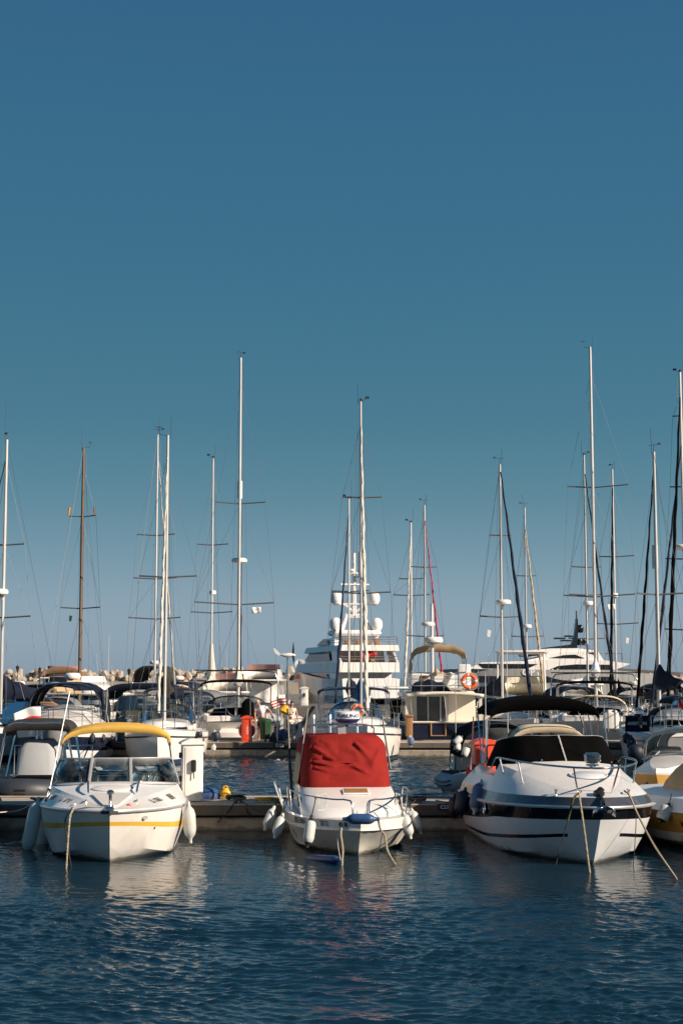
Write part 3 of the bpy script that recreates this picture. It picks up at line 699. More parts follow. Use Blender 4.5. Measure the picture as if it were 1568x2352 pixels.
# aerial on the left side
MB().tube([(-1.95, -1.17, 1.0), (-2.6, -.86, 2.85)], [.012, .011, .009, .007], 6).tube([(-1.9, -1.2, .92), (-1.98, -1.16, 1.12)], .034, 6).build('aerial', M['mast_white'], B1)
MB().tube([(-1.75, -1.2, .9), (-1.9, -1.2, .92), (-1.96, -1.16, 1.1)], .03, 6).build('aerial_mount', M['black_plastic'], B1)
# registration, name, small roundels
def side_text(s, txt, xc, size, f=.45, bold=False, sq=1.0, parent=B1):
    a, b = at_x(sh2, xc + .01), at_x(crease, xc); c = a.lerp(b, f); d = at_x(sh2, xc + .2).lerp(at_x(crease, xc + .2), f) - at_x(sh2, xc - .2).lerp(at_x(crease, xc - .2), f)
    right = Vector((-d.x, -d.y, -d.z)) if s > 0 else Vector((d.x, -d.y, d.z))   # text runs to image right
    if s > 0: right = Vector((-d.x, -d.y, -d.z)); up = Vector((b.x - a.x, b.y - a.y, b.z - a.z)); o = Vector((c.x, c.y, c.z))
    else: right = Vector((d.x, -d.y, d.z)); up = Vector((b.x - a.x, -(b.y - a.y), b.z - a.z)); o = Vector((c.x, -c.y, c.z))
    fr = frame(o, right, up); fr = fr @ Matrix.Translation((0, 0, .012)); lettering(txt, size, fr, M['ink_black'], parent, bold, squeeze=sq)
side_text(1, 'LL 10263', -.80, .19, .55, False, .62); side_text(1, 'IRENE', -1.45, .21, .5, False, .5)
side_text(-1, 'LL 10263', -.88, .19, .55, False, .62); side_text(-1, 'IRENE', -1.55, .19, .5, False, .5)
for xx in (-.35,):
    a, b = at_x(sh2, xx), at_x(crease, xx); c = a.lerp(b, .4)
    MB().lathe([(.06, 0), (.06, .01), (.03, .014), (.002, .014)], 16, frame((c.x, -c.y, c.z), (1, -.9, 0), Vector((b.x - a.x, a.y - b.y, b.z - a.z))) @ Matrix.Translation((0, 0, .002))).build('emblem', M['alu'], B1)
a = at_x(r4, .05); MB().lathe([(.045, 0), (.045, .008), (.002, .008)], 14, frame((a.x + .01, a.y + .015, a.z), (-1, .9, 0), (0, 0, 1)) @ Matrix.Diagonal((1.4, .8, 1, 1))).build('emblem', M['alu'], B1)
MB().box((-6.3, 0, .55), (.5, .5, 1.1), bev=.12, taper=.8).build('outboard_cowl', M['black_plastic'], B1)
def wp(root, p): return root.matrix_basis @ Vector(p)
# ropes and fenders of this boat
mb = twisted([wp(B1, (.18, -.62, .9)), wp(B1, (.42, -.66, .78)), onz(152, 2010, -.1)], .017, MB(), 30)
tag(mb.build('mooring_rope', M['rope']), 'pale mooring rope dropping from the left bow of the yellow canopied motorboat', 'rope')
rope('mooring_rope', 'dark rope looped beside the pale rope on the yellow canopied motorboat', [wp(B1, (.1, -.64, .93)), wp(B1, (.36, -.74, .72)), onz(166, 2005, -.1)], .012, M['rope_black'])
f1 = at(88, 1836, 28.2); fender(f1, .98, .13, M['fender_white'], 'big white fender at the left side of the yellow canopied motorboat, leaning out', tilt=R(11), tiltdir=R(90), cap=M['fender_white'])
f2 = at(101, 1850, 29.2); fender(f2, .95, .14, M['fender_white'], 'shaded fender tucked behind the big white one, left of the yellow canopied boat', tilt=R(3), tiltdir=R(90))
f3 = at(433, 1846, 27.9); fender(f3, .66, .115, M['fender_white'], 'single white fender on the right side of the yellow canopied motorboat', tilt=R(-4), tiltdir=R(90), cap=M['fender_white'])
# ------------------------------------------------------------------ front centre: small white cabin boat with the red canvas cover
p_ = onz(823, 1964); B2 = thing('cabin_boat', 'small white cabin boat with red canvas cover and a round radar on top', 'motorboat', (p_.x, p_.y, 0), heading(4.5))
N2 = 34
keel = spline([(-5.2, 0, -.3), (-2, 0, -.35), (-.6, 0, -.2), (-.06, 0, -.03), (.13, 0, .2)], N2)
chine = spline([(-5.2, 1.0, -.03), (-1.7, .97, .03), (-.85, .74, .09), (-.25, .36, .16), (.13, .0, .2)], N2)
rub = spline([(-5.2, 1.15, .36), (-2, 1.14, .38), (-.85, .98, .41), (-.12, .66, .44), (.28, .30, .455), (.43, 0, .46)], N2)
edge = spline([(-5.2, 1.18, .60), (-2, 1.18, .60), (-.85, 1.02, .61), (-.10, .69, .625), (.33, .31, .635), (.49, 0, .64)], N2)
low = mixrow(keel, chine, .5); h1 = mixrow(chine, rub, .55, -.03)
rubo = [p + Vector((.015, .02 if p.y > .02 else 0, .0)) for p in rub]; rubo2 = [p + Vector((.015, .02 if p.y > .02 else 0, .035)) for p in rub]; rub2 = [a.lerp(b, .17) for a, b in zip(rub, edge)]
b2h = hull_mesh('hull', [keel, low, chine, h1, rub, rubo, rubo2, rub2, edge], [1, 1, 1, 1, 0, 0, 0, 0], [M['gelcoat'], M['hull_old']], B2, N=N2, sharp=26)
inn = [Vector((p.x - (.05 if p.x > .2 else .02), max(0, p.y - .07), p.z + .012)) for p in edge]
inn2 = [Vector((p.x - (.09 if p.x > .2 else .03), max(0, p.y - .12), p.z - .03)) for p in edge]
cenl = [Vector((p.x - (.09 if p.x > .2 else .03), 0, p.z - .02)) for p in edge]
MB().quadgrid([edge, inn, inn2, cenl], bands=[0, 0, 1]).mirror().build('deck', [M['gelcoat'], M['nonskid']], B2, sharp=26)
# trunk cabin with a long sloping front
def trunk(z0, z1, k):  # k: 0 bottom, 1 top
    pass
lv = [(.585, -.72, .95, -4.3, 2.6), (.66, -.80, .94, -4.3, 2.6), (.76, -1.12, .93, -4.3, 2.7), (.88, -1.55, .915, -4.3, 2.8), (.97, -1.95, .90, -4.3, 3.0), (1.03, -2.3, .875, -4.3, 3.2)]
rows = ulevels(lv, 30); rows.append([(min(q[0], -2.6), q[1] * .5, 1.07) for q in rows[-1]]); rows.append([(min(q[0], -2.8), 0, 1.08) for q in rows[-1]])
MB().quadgrid(rows).build('cabin', M['gelcoat'], B2, sharp=30)
hz = lambda x: .97 + (-1.95 - x) * .17
hm = frame((-1.86, .12, .955), (0, 1, 0), (-1, 0, .255))
MB().box((0, 0, .012), (.52, .30, .03), M=hm, bev=.03).build('hatch_frame', M['gelcoat_cool'], B2); MB().box((0, 0, .03), (.44, .23, .014), M=hm, bev=.005).build('hatch_lid', M['teak'], B2)
for s in (-1, 1):
    wm_ = frame((-2.1, s * .935, .77), (s * 1, 0, 0), (0, 0, 1)); 
    MB().prism([(.13 * math.copysign(abs(math.cos(a)) ** .6, math.cos(a)), .085 * math.copysign(abs(math.sin(a)) ** .6, math.sin(a))) for a in [2 * math.pi * i / 20 for i in range(20)]], lambda u, v, k: wm_ @ Vector((u, v, .012 if k else -.03))).build('porthole', M['dark_glass'], B2)
# red canvas cover: U-shaped sections, creased
NT = 46; lv = []
for i in range(NT + 1):
    t = i / NT; z = 1.0 + .93 * t; rd = max(0, (t - .72) / .28)
    lv.append((z, -2.22 - .60 * t - .10 * math.sin(math.pi * t) - .10 * rd ** 2.2, .89 - .045 * t - .13 * rd ** 2.4, -4.75, 3.6))
rows = ulevels(lv, 120, 3.6)
creases = [((.03, .50), (.40, .36), .055, .022), ((.02, .50), (.0, .97), .05, .02), ((.0, .50), (-.36, .80), .035, .03), ((-.72, .52), (-.26, .44), .05, .02), ((-.70, .40), (-.15, .30), .035, .025), ((.05, .46), (.72, .20), .032, .025), ((.22, .88), (.62, .52), .04, .035), ((-.70, .80), (-.30, .60), .04, .028), ((.03, .5), (.03, .03), .016, .016), ((-.35, .20), (.45, .17), .016, .03), ((-.55, .93), (-.2, .84), .02, .025), ((-.45, .62), (-.05, .52), .03, .03), ((.1, .8), (.3, .62), .03, .03), ((.75, .75), (.5, .3), .022, .04)]
def crease(u, v):
    d = 0
    for (a, b, amp, wd) in creases:
        ax, ay = a; bx, by = b; L2 = (bx - ax) ** 2 + (by - ay) ** 2; t = max(0, min(1, ((u - ax) * (bx - ax) + (v - ay) * (by - ay)) / L2))
        ex, ey = u - ax - t * (bx - ax), v - ay - t * (by - ay); dist = math.hypot(ex, ey); w2 = wd * (.7 + 1.6 * t)
        d += amp * (1 - .65 * t) * (math.exp(-(dist / w2) ** 2) - .55 * math.exp(-((dist - 2.1 * w2) / (1.3 * w2)) ** 2))
    return d + .016 * math.sin(u * 6 + v * 3) * math.sin(v * 5) + .006 * math.sin(v * 13 - u * 7)
R3 = []
for j, r in enumerate(rows):
    v = j / NT; q = []
    for i, (x, y, z) in enumerate(r):
        u = y / .885; c = crease(u, v) * min(1, j / 4)
        q.append((x + c * 1.1, y * (1 + .004 * math.sin(v * 14 + x * 3)), z + .03 * (1 - u * u) * max(0, v - .7) / .3))
    R3.append(q)
top = R3[-1]
for k, dz in ((.93, .020), (.8, .030), (.6, .035), (.3, .038), (0, .038)): R3.append([(-3.6 + (q[0] + 3.6) * (.55 + .45 * k) if k < .9 else q[0] - .05, q[1] * k, q[2] * 0 + 1.93 + .03 * (1 - (q[1] / .885) ** 2) + dz + .006 * math.sin(q[1] * 9 + k * 7)) for q in top])
o = MB().quadgrid(R3).build('canvas_cover', M['red_canvas'], B2, sharp=60)
# piped hem along the upper front edge, studs along the lower edge
MB().tube([(q[0] + .006, q[1] * 1.005, q[2] - .06) for q in R3[NT - 3][8:-8]], .010, 5).build('canvas_hem', M['red_canvas'], B2)
for q in R3[1][12:-12:14]: MB().lathe([(.014, 0), (.014, .008), (.004, .012)], 8, frame((q[0] + .012, q[1], q[2] - .02), (0, 1, 0), (0, 0, 1))).build('stud', M['steel'], B2)
MB().quadgrid([[(-2.95, -.93, 1.0), (-4.7, -.93, 1.0)], [(-3.15, -.86, 1.6), (-4.7, -.86, 1.62)]]).build('side_curtain', M['tan_canvas'], B2)
# radar on its post
RD = (-3.5, .09, 2.20)
MB().box((-3.5, -.03, 2.08), (.14, .16, .3), bev=.02).build('radar_post', M['grey_canvas'], B2)
MB().box((-3.42, .12, 2.08), (.03, .16, .34), M=Matrix.Rotation(R(4), 4, 'X')).build('radar_bracket', M['alu'], B2)
rad = MB().lathe([(.14, 0), (.20, .012), (.235, .055), (.25, .062), (.25, .09)], 32, Matrix.Translation((RD[0], RD[1], RD[2]))).build('radar', M['blue_stripe'], B2)
MB().lathe([(.25, .09), (.252, .10), (.248, .19), (.225, .225), (.15, .238), (.01, .24)], 32, Matrix.Translation(RD)).build('radar_lid', M['white_plastic'], rad)
def rw(u, v, w_):
    th = u / .252; return Vector((RD[0] + (.256 + w_) * math.cos(th), RD[1] + (.256 + w_) * math.sin(th), RD[2] + .145 + v))
lettering('FURUNO', .1, None, M['ink_blue'], rad, True, rw, squeeze=1.25)
# rails: hoops on the canopy roof, pulpit at the bow
fr_top = MB().tube([(-4.6, -.72, 1.9), (-4.55, -.72, 2.08), (-4.5, -.5, 2.14), (-4.5, 0, 2.15), (-4.5, .5, 2.14), (-4.55, .72, 2.08), (-4.6, .72, 1.9)], .016, 6, smooth=24); fr_top.build('roof_rail', M['steel'], B2)
for y in (-.52, -.18, .38): MB().tube([(-4.5, y, 1.95), (-4.58, y, 2.26)], .03, 8).tube([(-4.58, y, 2.26), (-4.60, y, 2.33)], .036, 8).build('rod_holder', M['chrome'], B2)
for s in (-1, 1):
    E = lambda x, ins=.06: (at_x2(edge, x).x, s * max(.07, at_x2(edge, x).y - ins))
    P = lambda x, h, ins=.06: (*E(x, ins), .6 + h)
    top_ = [P(-2.9, .38), P(-2.2, .40), P(-1.2, .40), P(-.4, .39), P(.12, .38), (.34, s * .17, .97), (.47, s * .145, .85), (.45, s * .14, .63)]
    mb = MB().tube(top_, .0145, 6, smooth=30)
    for x in (-2.85, -2.0, -1.0): mb.tube([P(x, 0.0, .1), P(x - .03, .39)], .012, 6)
    mb.tube([(.30, s * .13, .63), (.30, s * .14, .94), (.2, s * .30, .985)], .0145, 6, smooth=8); mb.build('bow_rail', M['steel'], B2)
MB().box((.47, 0, .69), (.18, .13, .09), bev=.02).tube([(.55, -.05, .72), (.55, .05, .72)], .04, 8).box((.52, -.07, .73), (.12, .012, .16)).box((.52, .07, .73), (.12, .012, .16)).build('anchor_roller', M['gelcoat_cool'], B2)
# outrigger poles and aerials
MB().tube([(-3.2, -1.02, .75), (-3.4, -1.06, 1.4)], .035, 8).tube([(-3.4, -1.06, 1.4), (-3.6, -1.10, 2.35)], [.026, .02], 6).build('outrigger', M['black_plastic'], B2)
MB().tube([(-3.3, .93, 1.3), (-3.6, .80, 2.36)], [.024, .018], 6).build('outrigger', M['black_plastic'], B2)
MB().tube([(-3.0, -.92, 1.1), (-3.3, -.70, 2.5)], [.012, .006], 5).build('aerial', M['mast_white'], B2)
MB().tube([(-2.3, -1.22, .62), (-2.35, -1.30, 1.0)], .02, 6).tube([(-2.3, -1.22, .62), (-2.42, -1.40, 1.12)], .022, 6).build('rod_holder', M['chrome'], B2)
MB().box((-5.35, 0, .8), (.45, .45, .9), bev=.12).build('outboard_cowl', M['black_plastic'], B2)
# writing and vents
side_wrap(B2, rub2, edge, -.82, .52, 'ΑΝΤΖΕΛΙΝΑ', .145, -1, M['ink_black'], False, .72); side_wrap(B2, rub2, edge, .0, .5, '2012', .14, -1, M['ink_black'], False, .78)
side_wrap(B2, rub2, edge, -1.05, .52, 'ΑΝΤΖΕΛΙΝΑ', .145, 1, M['ink_black'], False, .72)
for u_ in (-.30, -.33): pass
for xx in (.285, .345):
    c = at_x2(rub2, xx).lerp(at_x2(edge, xx), .5); MB().lathe([(.04, -.01), (.04, .012), (.03, .016), (.026, .004), (.002, .004)], 14, frame((c.x + .004, -c.y - .004, c.z), (.55, -.83, 0) if xx < .3 else (.5, -.85, 0), (0, 0, 1))).build('vent', M['black_plastic'], B2)
em = MB(); lo, hi = chine, rub
def emb(x, f): 
    p = at_x2(lo, x).lerp(at_x2(hi, x), f); return Vector((p.x, -p.y * (1 - .03 * 4 * f * (1 - f)) - .01, p.z))
em.tube([emb(-1.75 + .16 * math.cos(a), .55 + .22 * math.sin(a)) for a in [R(20 * i) for i in range(19)]], .008, 4).tube([emb(-1.98, .35), emb(-1.85, .6), emb(-1.7, .72), emb(-1.55, .5), emb(-1.68, .3)], .008, 4, smooth=12); em.build('emblem', M['ink_mauve'], B2)
def c2(x, y): return (520.6 + x * .33596, 1592.5 + y * .33596)
def A2(x, y, Y): return at(*c2(x, y), Y)
fender_pp(A2(328, 768, 29.6), A2(258, 942, 29.4), .088, M['fender_white'], 'grey white fender farthest left on the red covered cabin boat', line=A2(350, 735, 29.6))
fender_pp(A2(386, 818, 28.5), A2(325, 995, 28.3), .088, M['fender_white'], 'second fender from the left on the red covered cabin boat, hanging by a black lanyard', line=A2(432, 690, 28.6))
fender_pp(A2(583, 832, 27.0), A2(548, 1060, 26.85), .098, M['fender_white'], 'upright white fender with a black foot below the name on the red covered boat', cap=M['rubber_black'], line=A2(612, 705, 27.2))
fender_pp(A2(1203, 806, 27.9), A2(1258, 1000, 27.8), .098, M['fender_white'], 'stout white fender on the right bow of the red covered boat', line=A2(1165, 690, 28))
fender_pp(A2(1256, 782, 29.3), A2(1330, 966, 29.3), .088, M['fender_white'], 'shaded greenish fender farthest right on the red covered cabin boat', line=A2(1200, 690, 29.3))
fender_pp(A2(790, 858, 26.05), A2(1045, 860, 26.0), .088, M['fender_blue'], 'blue fender lying across the bow roller of the red covered boat')
fender_pp(A2(540, 1128, 26.9), A2(782, 1140, 26.0), .072, M['fender_blue'], 'blue fender floating on the water below the red covered boat')
mb = MB(); twisted([A2(788, 895, 26.1), A2(780, 970, 26.0), A2(792, 1060, 25.95), A2(786, 1190, 25.9)], .019, mb, 40, 3, .1); tag(mb.build('mooring_rope', M['rope']), 'knotted weedy rope dropping straight from the bow of the red covered boat', 'rope')
mb = MB(); twisted([A2(1035, 860, 26.1), A2(1050, 930, 26.2), A2(1078, 970, 26.2), A2(1100, 1080, 26.1), A2(1155, 1175, 25.9)], .019, mb, 40, 3, .1); tag(mb.build('mooring_rope', M['rope']), 'knotted rope slanting right from the bow of the red covered boat', 'rope')
rope('mooring_line', 'thin white line curving down left of the knotted bow rope', [A2(780, 890, 26.1), A2(758, 1000, 26), A2(775, 1130, 25.9)], .006, M['rope_white'])
rope('mooring_line', 'thin dark line hanging beside the right bow rope of the red covered boat', [A2(1062, 960, 26.2), A2(1040, 1080, 26.1), A2(1030, 1140, 26)], .007, M['rope_black'])
rope('mooring_line', 'bundle of pale line tied round the left bow rail of the red covered boat', [A2(612, 680, 27.6), A2(600, 740, 27.55), A2(620, 690, 27.6), A2(628, 760, 27.6), A2(606, 720, 27.58), A2(680, 690, 27.7), A2(668, 790, 27.7), A2(620, 800, 27.6)], .008, M['rope_white'], smooth=60)
rope('mooring_line', 'white line knotted on the right bow rail of the red covered boat', [A2(1155, 680, 28.4), A2(1170, 740, 28.4), A2(1150, 760, 28.4), A2(1160, 690, 28.4), A2(1185, 700, 28.4), A2(1200, 790, 28.1)], .012, M['rope_white'], smooth=40)
# ------------------------------------------------------------------ front right: cabin cruiser, white with black bands and black canvas
p_ = onz(1362, 1984.6); B3 = thing('cabin_cruiser', 'white cabin cruiser with black hull band and black canvas canopy', 'motorboat', (p_.x, p_.y, 0), heading(3))
N3 = 40
keel = spline([(-6.4, 0, -.35), (-2.5, 0, -.45), (-.9, 0, -.3), (-.08, 0, -.03), (.22, 0, .26)], N3)
chine = spline([(-6.4, 1.30, -.08), (-3, 1.28, -.04), (-1.9, 1.16, .03), (-1.0, .90, .1), (-.25, .45, .2), (.22, .0, .26)], N3)
rub = spline([(-6.4, 1.42, .76), (-3.2, 1.46, .82), (-1.7, 1.40, .88), (-.7, 1.20, .93), (.1, .80, .96), (.56, .36, .98), (.74, 0, .985)], N3)
edge = spline([(-6.4, 1.34, .96), (-3.2, 1.38, 1.02), (-1.7, 1.31, 1.06), (-.75, 1.1, 1.095), (.0, .72, 1.12), (.42, .33, 1.135), (.58, 0, 1.14)], N3)
def kn(f, bl=.05): return mixrow(chine, rub, f, bl)
b_lo = kn(lambda t: .42 + .30 * min(1, t * 1.6) - .0 * t, .05); k1 = kn(.35, .06)
low = mixrow(keel, chine, .55)
sA, sB = kn(lambda t: .17 + .16 * t, .055), kn(lambda t: .235 + .175 * t, .055)
hull_mesh('hull', [keel, low, chine, sA, sB, b_lo, rub], [0, 0, 0, lambda i: 1 if sA[i].x < .02 else 0, 0, 1], [M['gelcoat_cool'], M['black_gel']], B3, N=N3, sharp=24)
MB().tube([(p.x + .012, p.y + .016, p.z) for p in rub] + [(p.x + .012, -p.y - .016, p.z) for p in reversed(rub)], .028, 6).build('rub_rail', M['alu'], B3)
e1 = [a.lerp(b, .14) for a, b in zip(rub, edge)]
MB().quadgrid([rub, e1, edge], bands=[0, 1]).mirror().build('topside_band', [M['gelcoat_cool'], M['charcoal_gel']], B3, sharp=24)
# deck and raised foredeck
sh = spline([(-6.4, 1.20, 1.12), (-3.2, 1.24, 1.28), (-1.7, 1.12, 1.27), (-.75, .90, 1.22), (-.05, .56, 1.18), (.32, .25, 1.165), (.46, 0, 1.16)], N3)
c1 = spline([(-6.4, 1.08, 1.3), (-3.2, 1.12, 1.48), (-2.4, 1.02, 1.46), (-1.6, .86, 1.38), (-.75, .62, 1.28), (-.05, .36, 1.21), (.25, .16, 1.18), (.36, 0, 1.175)], N3)
c2_ = spline([(-6.4, .5, 1.4), (-3.2, .52, 1.6), (-2.4, .5, 1.55), (-1.6, .42, 1.44), (-.75, .3, 1.32), (-.05, .18, 1.225), (.2, .08, 1.19), (.28, 0, 1.18)], N3)
c3 = spline([(-6.4, 0, 1.42), (-3.2, 0, 1.62), (-2.4, 0, 1.57), (-1.6, 0, 1.46), (-.75, 0, 1.335), (-.05, 0, 1.23), (.2, 0, 1.195), (.26, 0, 1.185)], N3)
n_ok = [i for i, p in enumerate(c3) if p.x > -3.3][0]
MB().quadgrid([edge, sh], bands=[0]).quadgrid([r[n_ok:] for r in (sh, c1, c2_, c3)], bands=[0, 1, 1]).mirror().build('deck', [M['gelcoat'], M['nonskid']], B3, sharp=22)
ck = MB()
for s in (1, -1): ck.quadgrid([[(x, s * at_x2(sh, x).y, at_x2(sh, x).z) for x in (-6.35, -5, -4, -3.2)], [(x, s * 1.0, 1.32) for x in (-6.35, -5, -4, -3.2)], [(x, s * .95, .5) for x in (-6.35, -5, -4, -3.2)], [(x, 0, .48) for x in (-6.35, -5, -4, -3.2)]])
ck.build('cockpit', M['gelcoat'], B3)
for y in (.55, -.55): MB().box((-4.7, y, 1.0), (.5, .55, .9), bev=.08).box((-4.95, y, 1.55), (.14, .55, .4), bev=.06).build('seat', M['cream_canvas'], B3)
def d3(x, y): return frame((x, y, at_x2(c3, x).z - .012 * abs(y) * 5), (0, 1, 0), (-1, 0, .13))
MB().lathe([(.34, 0), (.35, .012), (.33, .025), (.29, .02), (.27, .032), (.01, .04)], 30, Matrix.Translation((-1.15, .18, at_x2(c3, -1.15).z - .005)) @ Matrix.Rotation(R(7), 4, 'Y')).build('deck_hatch', M['gelcoat_cool'], B3)
# windscreen cover in black canvas
lv = [(1.40 + .16 * 0, -2.42, 1.24, -4.9, 2.9)]
rows = []
for i in range(12):
    t = i / 11; lv_ = (0, -2.45 - .72 * t, 1.22 - .22 * t, -4.3, 3.0); r = ulevels([lv_], 56)[0]
    q = []
    for (x, y, z) in r:
        k = min(1, max(0, (x + 4.9) / 2.45)); y += .05; zb = 1.38 + .20 * k ** 1.5 - .10 * (abs(y) / 1.25) ** 3 * k; zt = 1.80 + .235 * min(1, k * 1.3)
        fold = .016 * math.sin(y * 17 + t * 1.2) * math.sin(math.pi * min(1, t * 1.1 + .05)) * (1 if k > .5 else .3) + .02 * math.exp(-((y - .12 - .05 * t) / .05) ** 2) * (k > .6)
        q.append((x + fold, y, zb + (zt - zb) * t + .006 * math.sin(y * 9)))
    rows.append(q)
o = MB().quadgrid(rows).build('windscreen_cover', M['black_canvas'], B3, sharp=60); solid(o, .01)
seam = [(r[30][0] + .012, r[30][1], r[30][2]) for r in rows]; MB().tube(seam, .016, 5).build('cover_seam', M['rope_white'], B3)
MB().tube([(q[0] - .02, q[1], q[2] - .01) for q in rows[-1]], .018, 6).build('windscreen_rim', M['alu'], B3)
for q in rows[0][10:-10:8]: MB().lathe([(.014, 0), (.014, .008), (.003, .012)], 8, frame((q[0] + .02, q[1], q[2] + .02), (0, 1, 0), (0, 0, 1))).build('stud', M['steel'], B3)
# bimini
bimini(B3, -6.0, -4.25, 1.08, 2.36, 2.76, M['black_canvas'], valance=.26, p=2.4, droop=.05, nx=14, seed=8)
fm = MB()
for x, hx in ((-6.0, -5.0), (-4.3, -4.7), (-5.15, -4.85)):
    a = arch(1.05, 2.36, 2.66, 15, 2.4); fm.tube([(hx, -1.15, 1.4), (x, -1.07, 2.3)] + [(x, y, z) for y, z in a] + [(x, 1.07, 2.3), (hx, 1.15, 1.4)], .015, 5)
for s in (1, -1): fm.tube([(-4.2, s * 1.15, 2.3), (-3.9, s * 1.2, 1.5)], .015, 5).tube([(-6.1, s * 1.15, 2.3), (-6.2, s * 1.2, 1.2)], .015, 5)
fm.build('canopy_frame', M['steel'], B3)
# bow rail with stanchions
rp = []
for s in (-1, 1):
    rp.append(s)
L_ = [(-3.6, -1.16, 1.40), (-2.9, -1.18, 1.60), (-2.1, -1.16, 1.64), (-1.2, -1.05, 1.64), (-.4, -.82, 1.63), (.3, -.42, 1.62), (.56, -.16, 1.62), (.62, 0, 1.62)]
top_ = L_ + [(x, -y, z) for x, y, z in reversed(L_[:-1])]
mb = MB().tube(top_, .019, 7, smooth=60)
for s in (1, -1):
    for (xb, yb, zb), (xt, yt, zt) in (((-2.35, 1.12, 1.31), (-2.5, 1.17, 1.62)), ((-1.15, .98, 1.26), (-1.2, 1.05, 1.63)), ((.18, .28, 1.17), (.34, .38, 1.62))): mb.tube([(xb, s * yb, zb), (xt, s * yt, zt)], .015, 6)
mb.build('bow_rail', M['steel'], B3)
# search light on the rail tip
sl_ = MB().box((.50, -.1, 1.78), (.15, .27, .17), bev=.035).tube([(.5, -.1, 1.62), (.5, -.1, 1.72)], .045, 10).box((.5, -.1, 1.665), (.16, .2, .03), bev=.01).build('search_light', M['chrome'], B3)
MB().box((.585, -.1, 1.78), (.012, .21, .115), bev=.004).build('lamp_lens', M['vinyl'], sl_)
# anchor gear, cleats
MB().box((.42, .02, 1.20), (.22, .16, .10), bev=.03).box((.36, .06, 1.25), (.14, .14, .1), bev=.05).tube([(.45, .02, 1.20), (.72, .02, 1.10), (.80, .02, 1.0)], .03, 6).build('windlass', M['black_plastic'], B3)
an = MB(); 
for s in (-1, 1): an.quadgrid([[(.70, .02, .93), (.78, .02 + s * .03, 1.03), (.93, .02 + s * .05, 1.02)], [(.66, .02 + s * .13, .90), (.78, .02 + s * .17, .98), (.92, .02 + s * .12, .99)], [(.74, .02 + s * .2, .84), (.83, .02 + s * .2, .90), (.90, .02 + s * .15, .93)]])
an.tube([(.6, .02, 1.08), (.86, .02, .98)], .035, 6); o = an.build('anchor', M['steel'], B3); solid(o, .012)
for (x, y, z) in ((.02, -.62, 1.19), (.12, .58, 1.19)):
    MB().tube([(x - .1, y, z + .04), (x + .1, y, z + .04)], .014).tube([(x - .04, y, z - .03), (x - .04, y, z + .04)], .014).tube([(x + .04, y, z - .03), (x + .04, y, z + .04)], .014).build('cleat', M['steel'], B3)
for xx in (-2.45, -3.6):
    a_, b_ = at_x2(b_lo, xx), at_x2(rub, xx); c = a_.lerp(b_, .52); c.y *= 1.012
    fr = frame((c.x, -c.y, c.z), (1, 0, 0), (0, 0, 1)); ph = MB().torus(fr @ Vector((0, 0, .006)), .098, .016, fr.to_3x3().to_4x4(), 24, 8).build('porthole', M['chrome'], B3)
    MB().lathe([(.09, 0), (.09, .006), (.002, .008)], 20, fr).build('pane', M['dark_glass'], ph)
MB().lathe([(.02, 0), (.02, .02), (.008, .025)], 8, frame((-2.95, -1.37, .3), (1, 0, 0), (0, 0, 1))).build('drain', M['steel'], B3)
def c3p(x, y): return (1041.25 + x * .33594, 1568 + y * .33594)
def A3(x, y, Y): return at(*c3p(x, y), Y)
# aerial, thin flagstaffs at the canopy
MB().tube([(-3.9, -1.22, 1.5), (-4.0, -1.20, 3.2)], [.012, .007], 5).build('aerial', M['mast_white'], B3)
MB().box((-6.45, 0, .35), (.5, 2.3, .1), bev=.04).build('swim_platform', M['gelcoat'], B3)
fender_pp(A3(82, 715, 30.6), A3(42, 925, 30.6), .15, M['fender_navy'], 'leftmost dark fender at the stern quarter of the black canopied cruiser', cap=M['fender_navy'])
fender_pp(A3(192, 660, 29.5), A3(138, 905, 29.3), .135, M['fender_slate'], 'dark blue fender with a white foot on the side of the black canopied cruiser', cap=M['fender_white'])
fender_pp(A3(8, 760, 31.2), A3(2, 930, 31.2), .12, M['fender_navy'], 'black fender half hidden between the pontoon and the black canopied cruiser', cap=M['fender_navy'])
tag(twisted([A3(858, 742, 25.35), A3(862, 800, 25.15), A3(885, 960, 25.0), A3(910, 1150, 24.9), A3(935, 1345, 24.8)], .017, MB(), 60, 3, .1).build('mooring_rope', M['rope']), 'thick pale mooring rope straight down from the left bow cleat of the black canopied cruiser', 'rope')
tag(twisted([A3(870, 742, 25.4), A3(820, 790, 25.2), A3(795, 880, 25.2), A3(778, 950, 25.2)], .018, MB(), 40, 3, .1).build('mooring_rope', M['weed']), 'dark weedy rope looped off the left bow cleat of the black canopied cruiser', 'rope')
rope('mooring_line', 'thin dark line running from the weedy rope down to the water', [A3(778, 950, 25.2), A3(735, 1100, 25.2), A3(698, 1245, 25.1)], .009, M['rope_black'])
tag(twisted([A3(1165, 738, 25.2), A3(1200, 770, 25.0), A3(1245, 875, 24.9), A3(1370, 1115, 24.4), A3(1525, 1345, 23.9)], .017, MB(), 60, 3, .1).build('mooring_rope', M['rope']), 'pale mooring rope slanting right from the right bow cleat of the black canopied cruiser', 'rope')
rope('mooring_line', 'thin line hanging straight down beside the right bow of the black canopied cruiser', [A3(1215, 790, 25.6), A3(1245, 900, 25.8), A3(1225, 1270, 25.8)], .007, M['rope_black'])
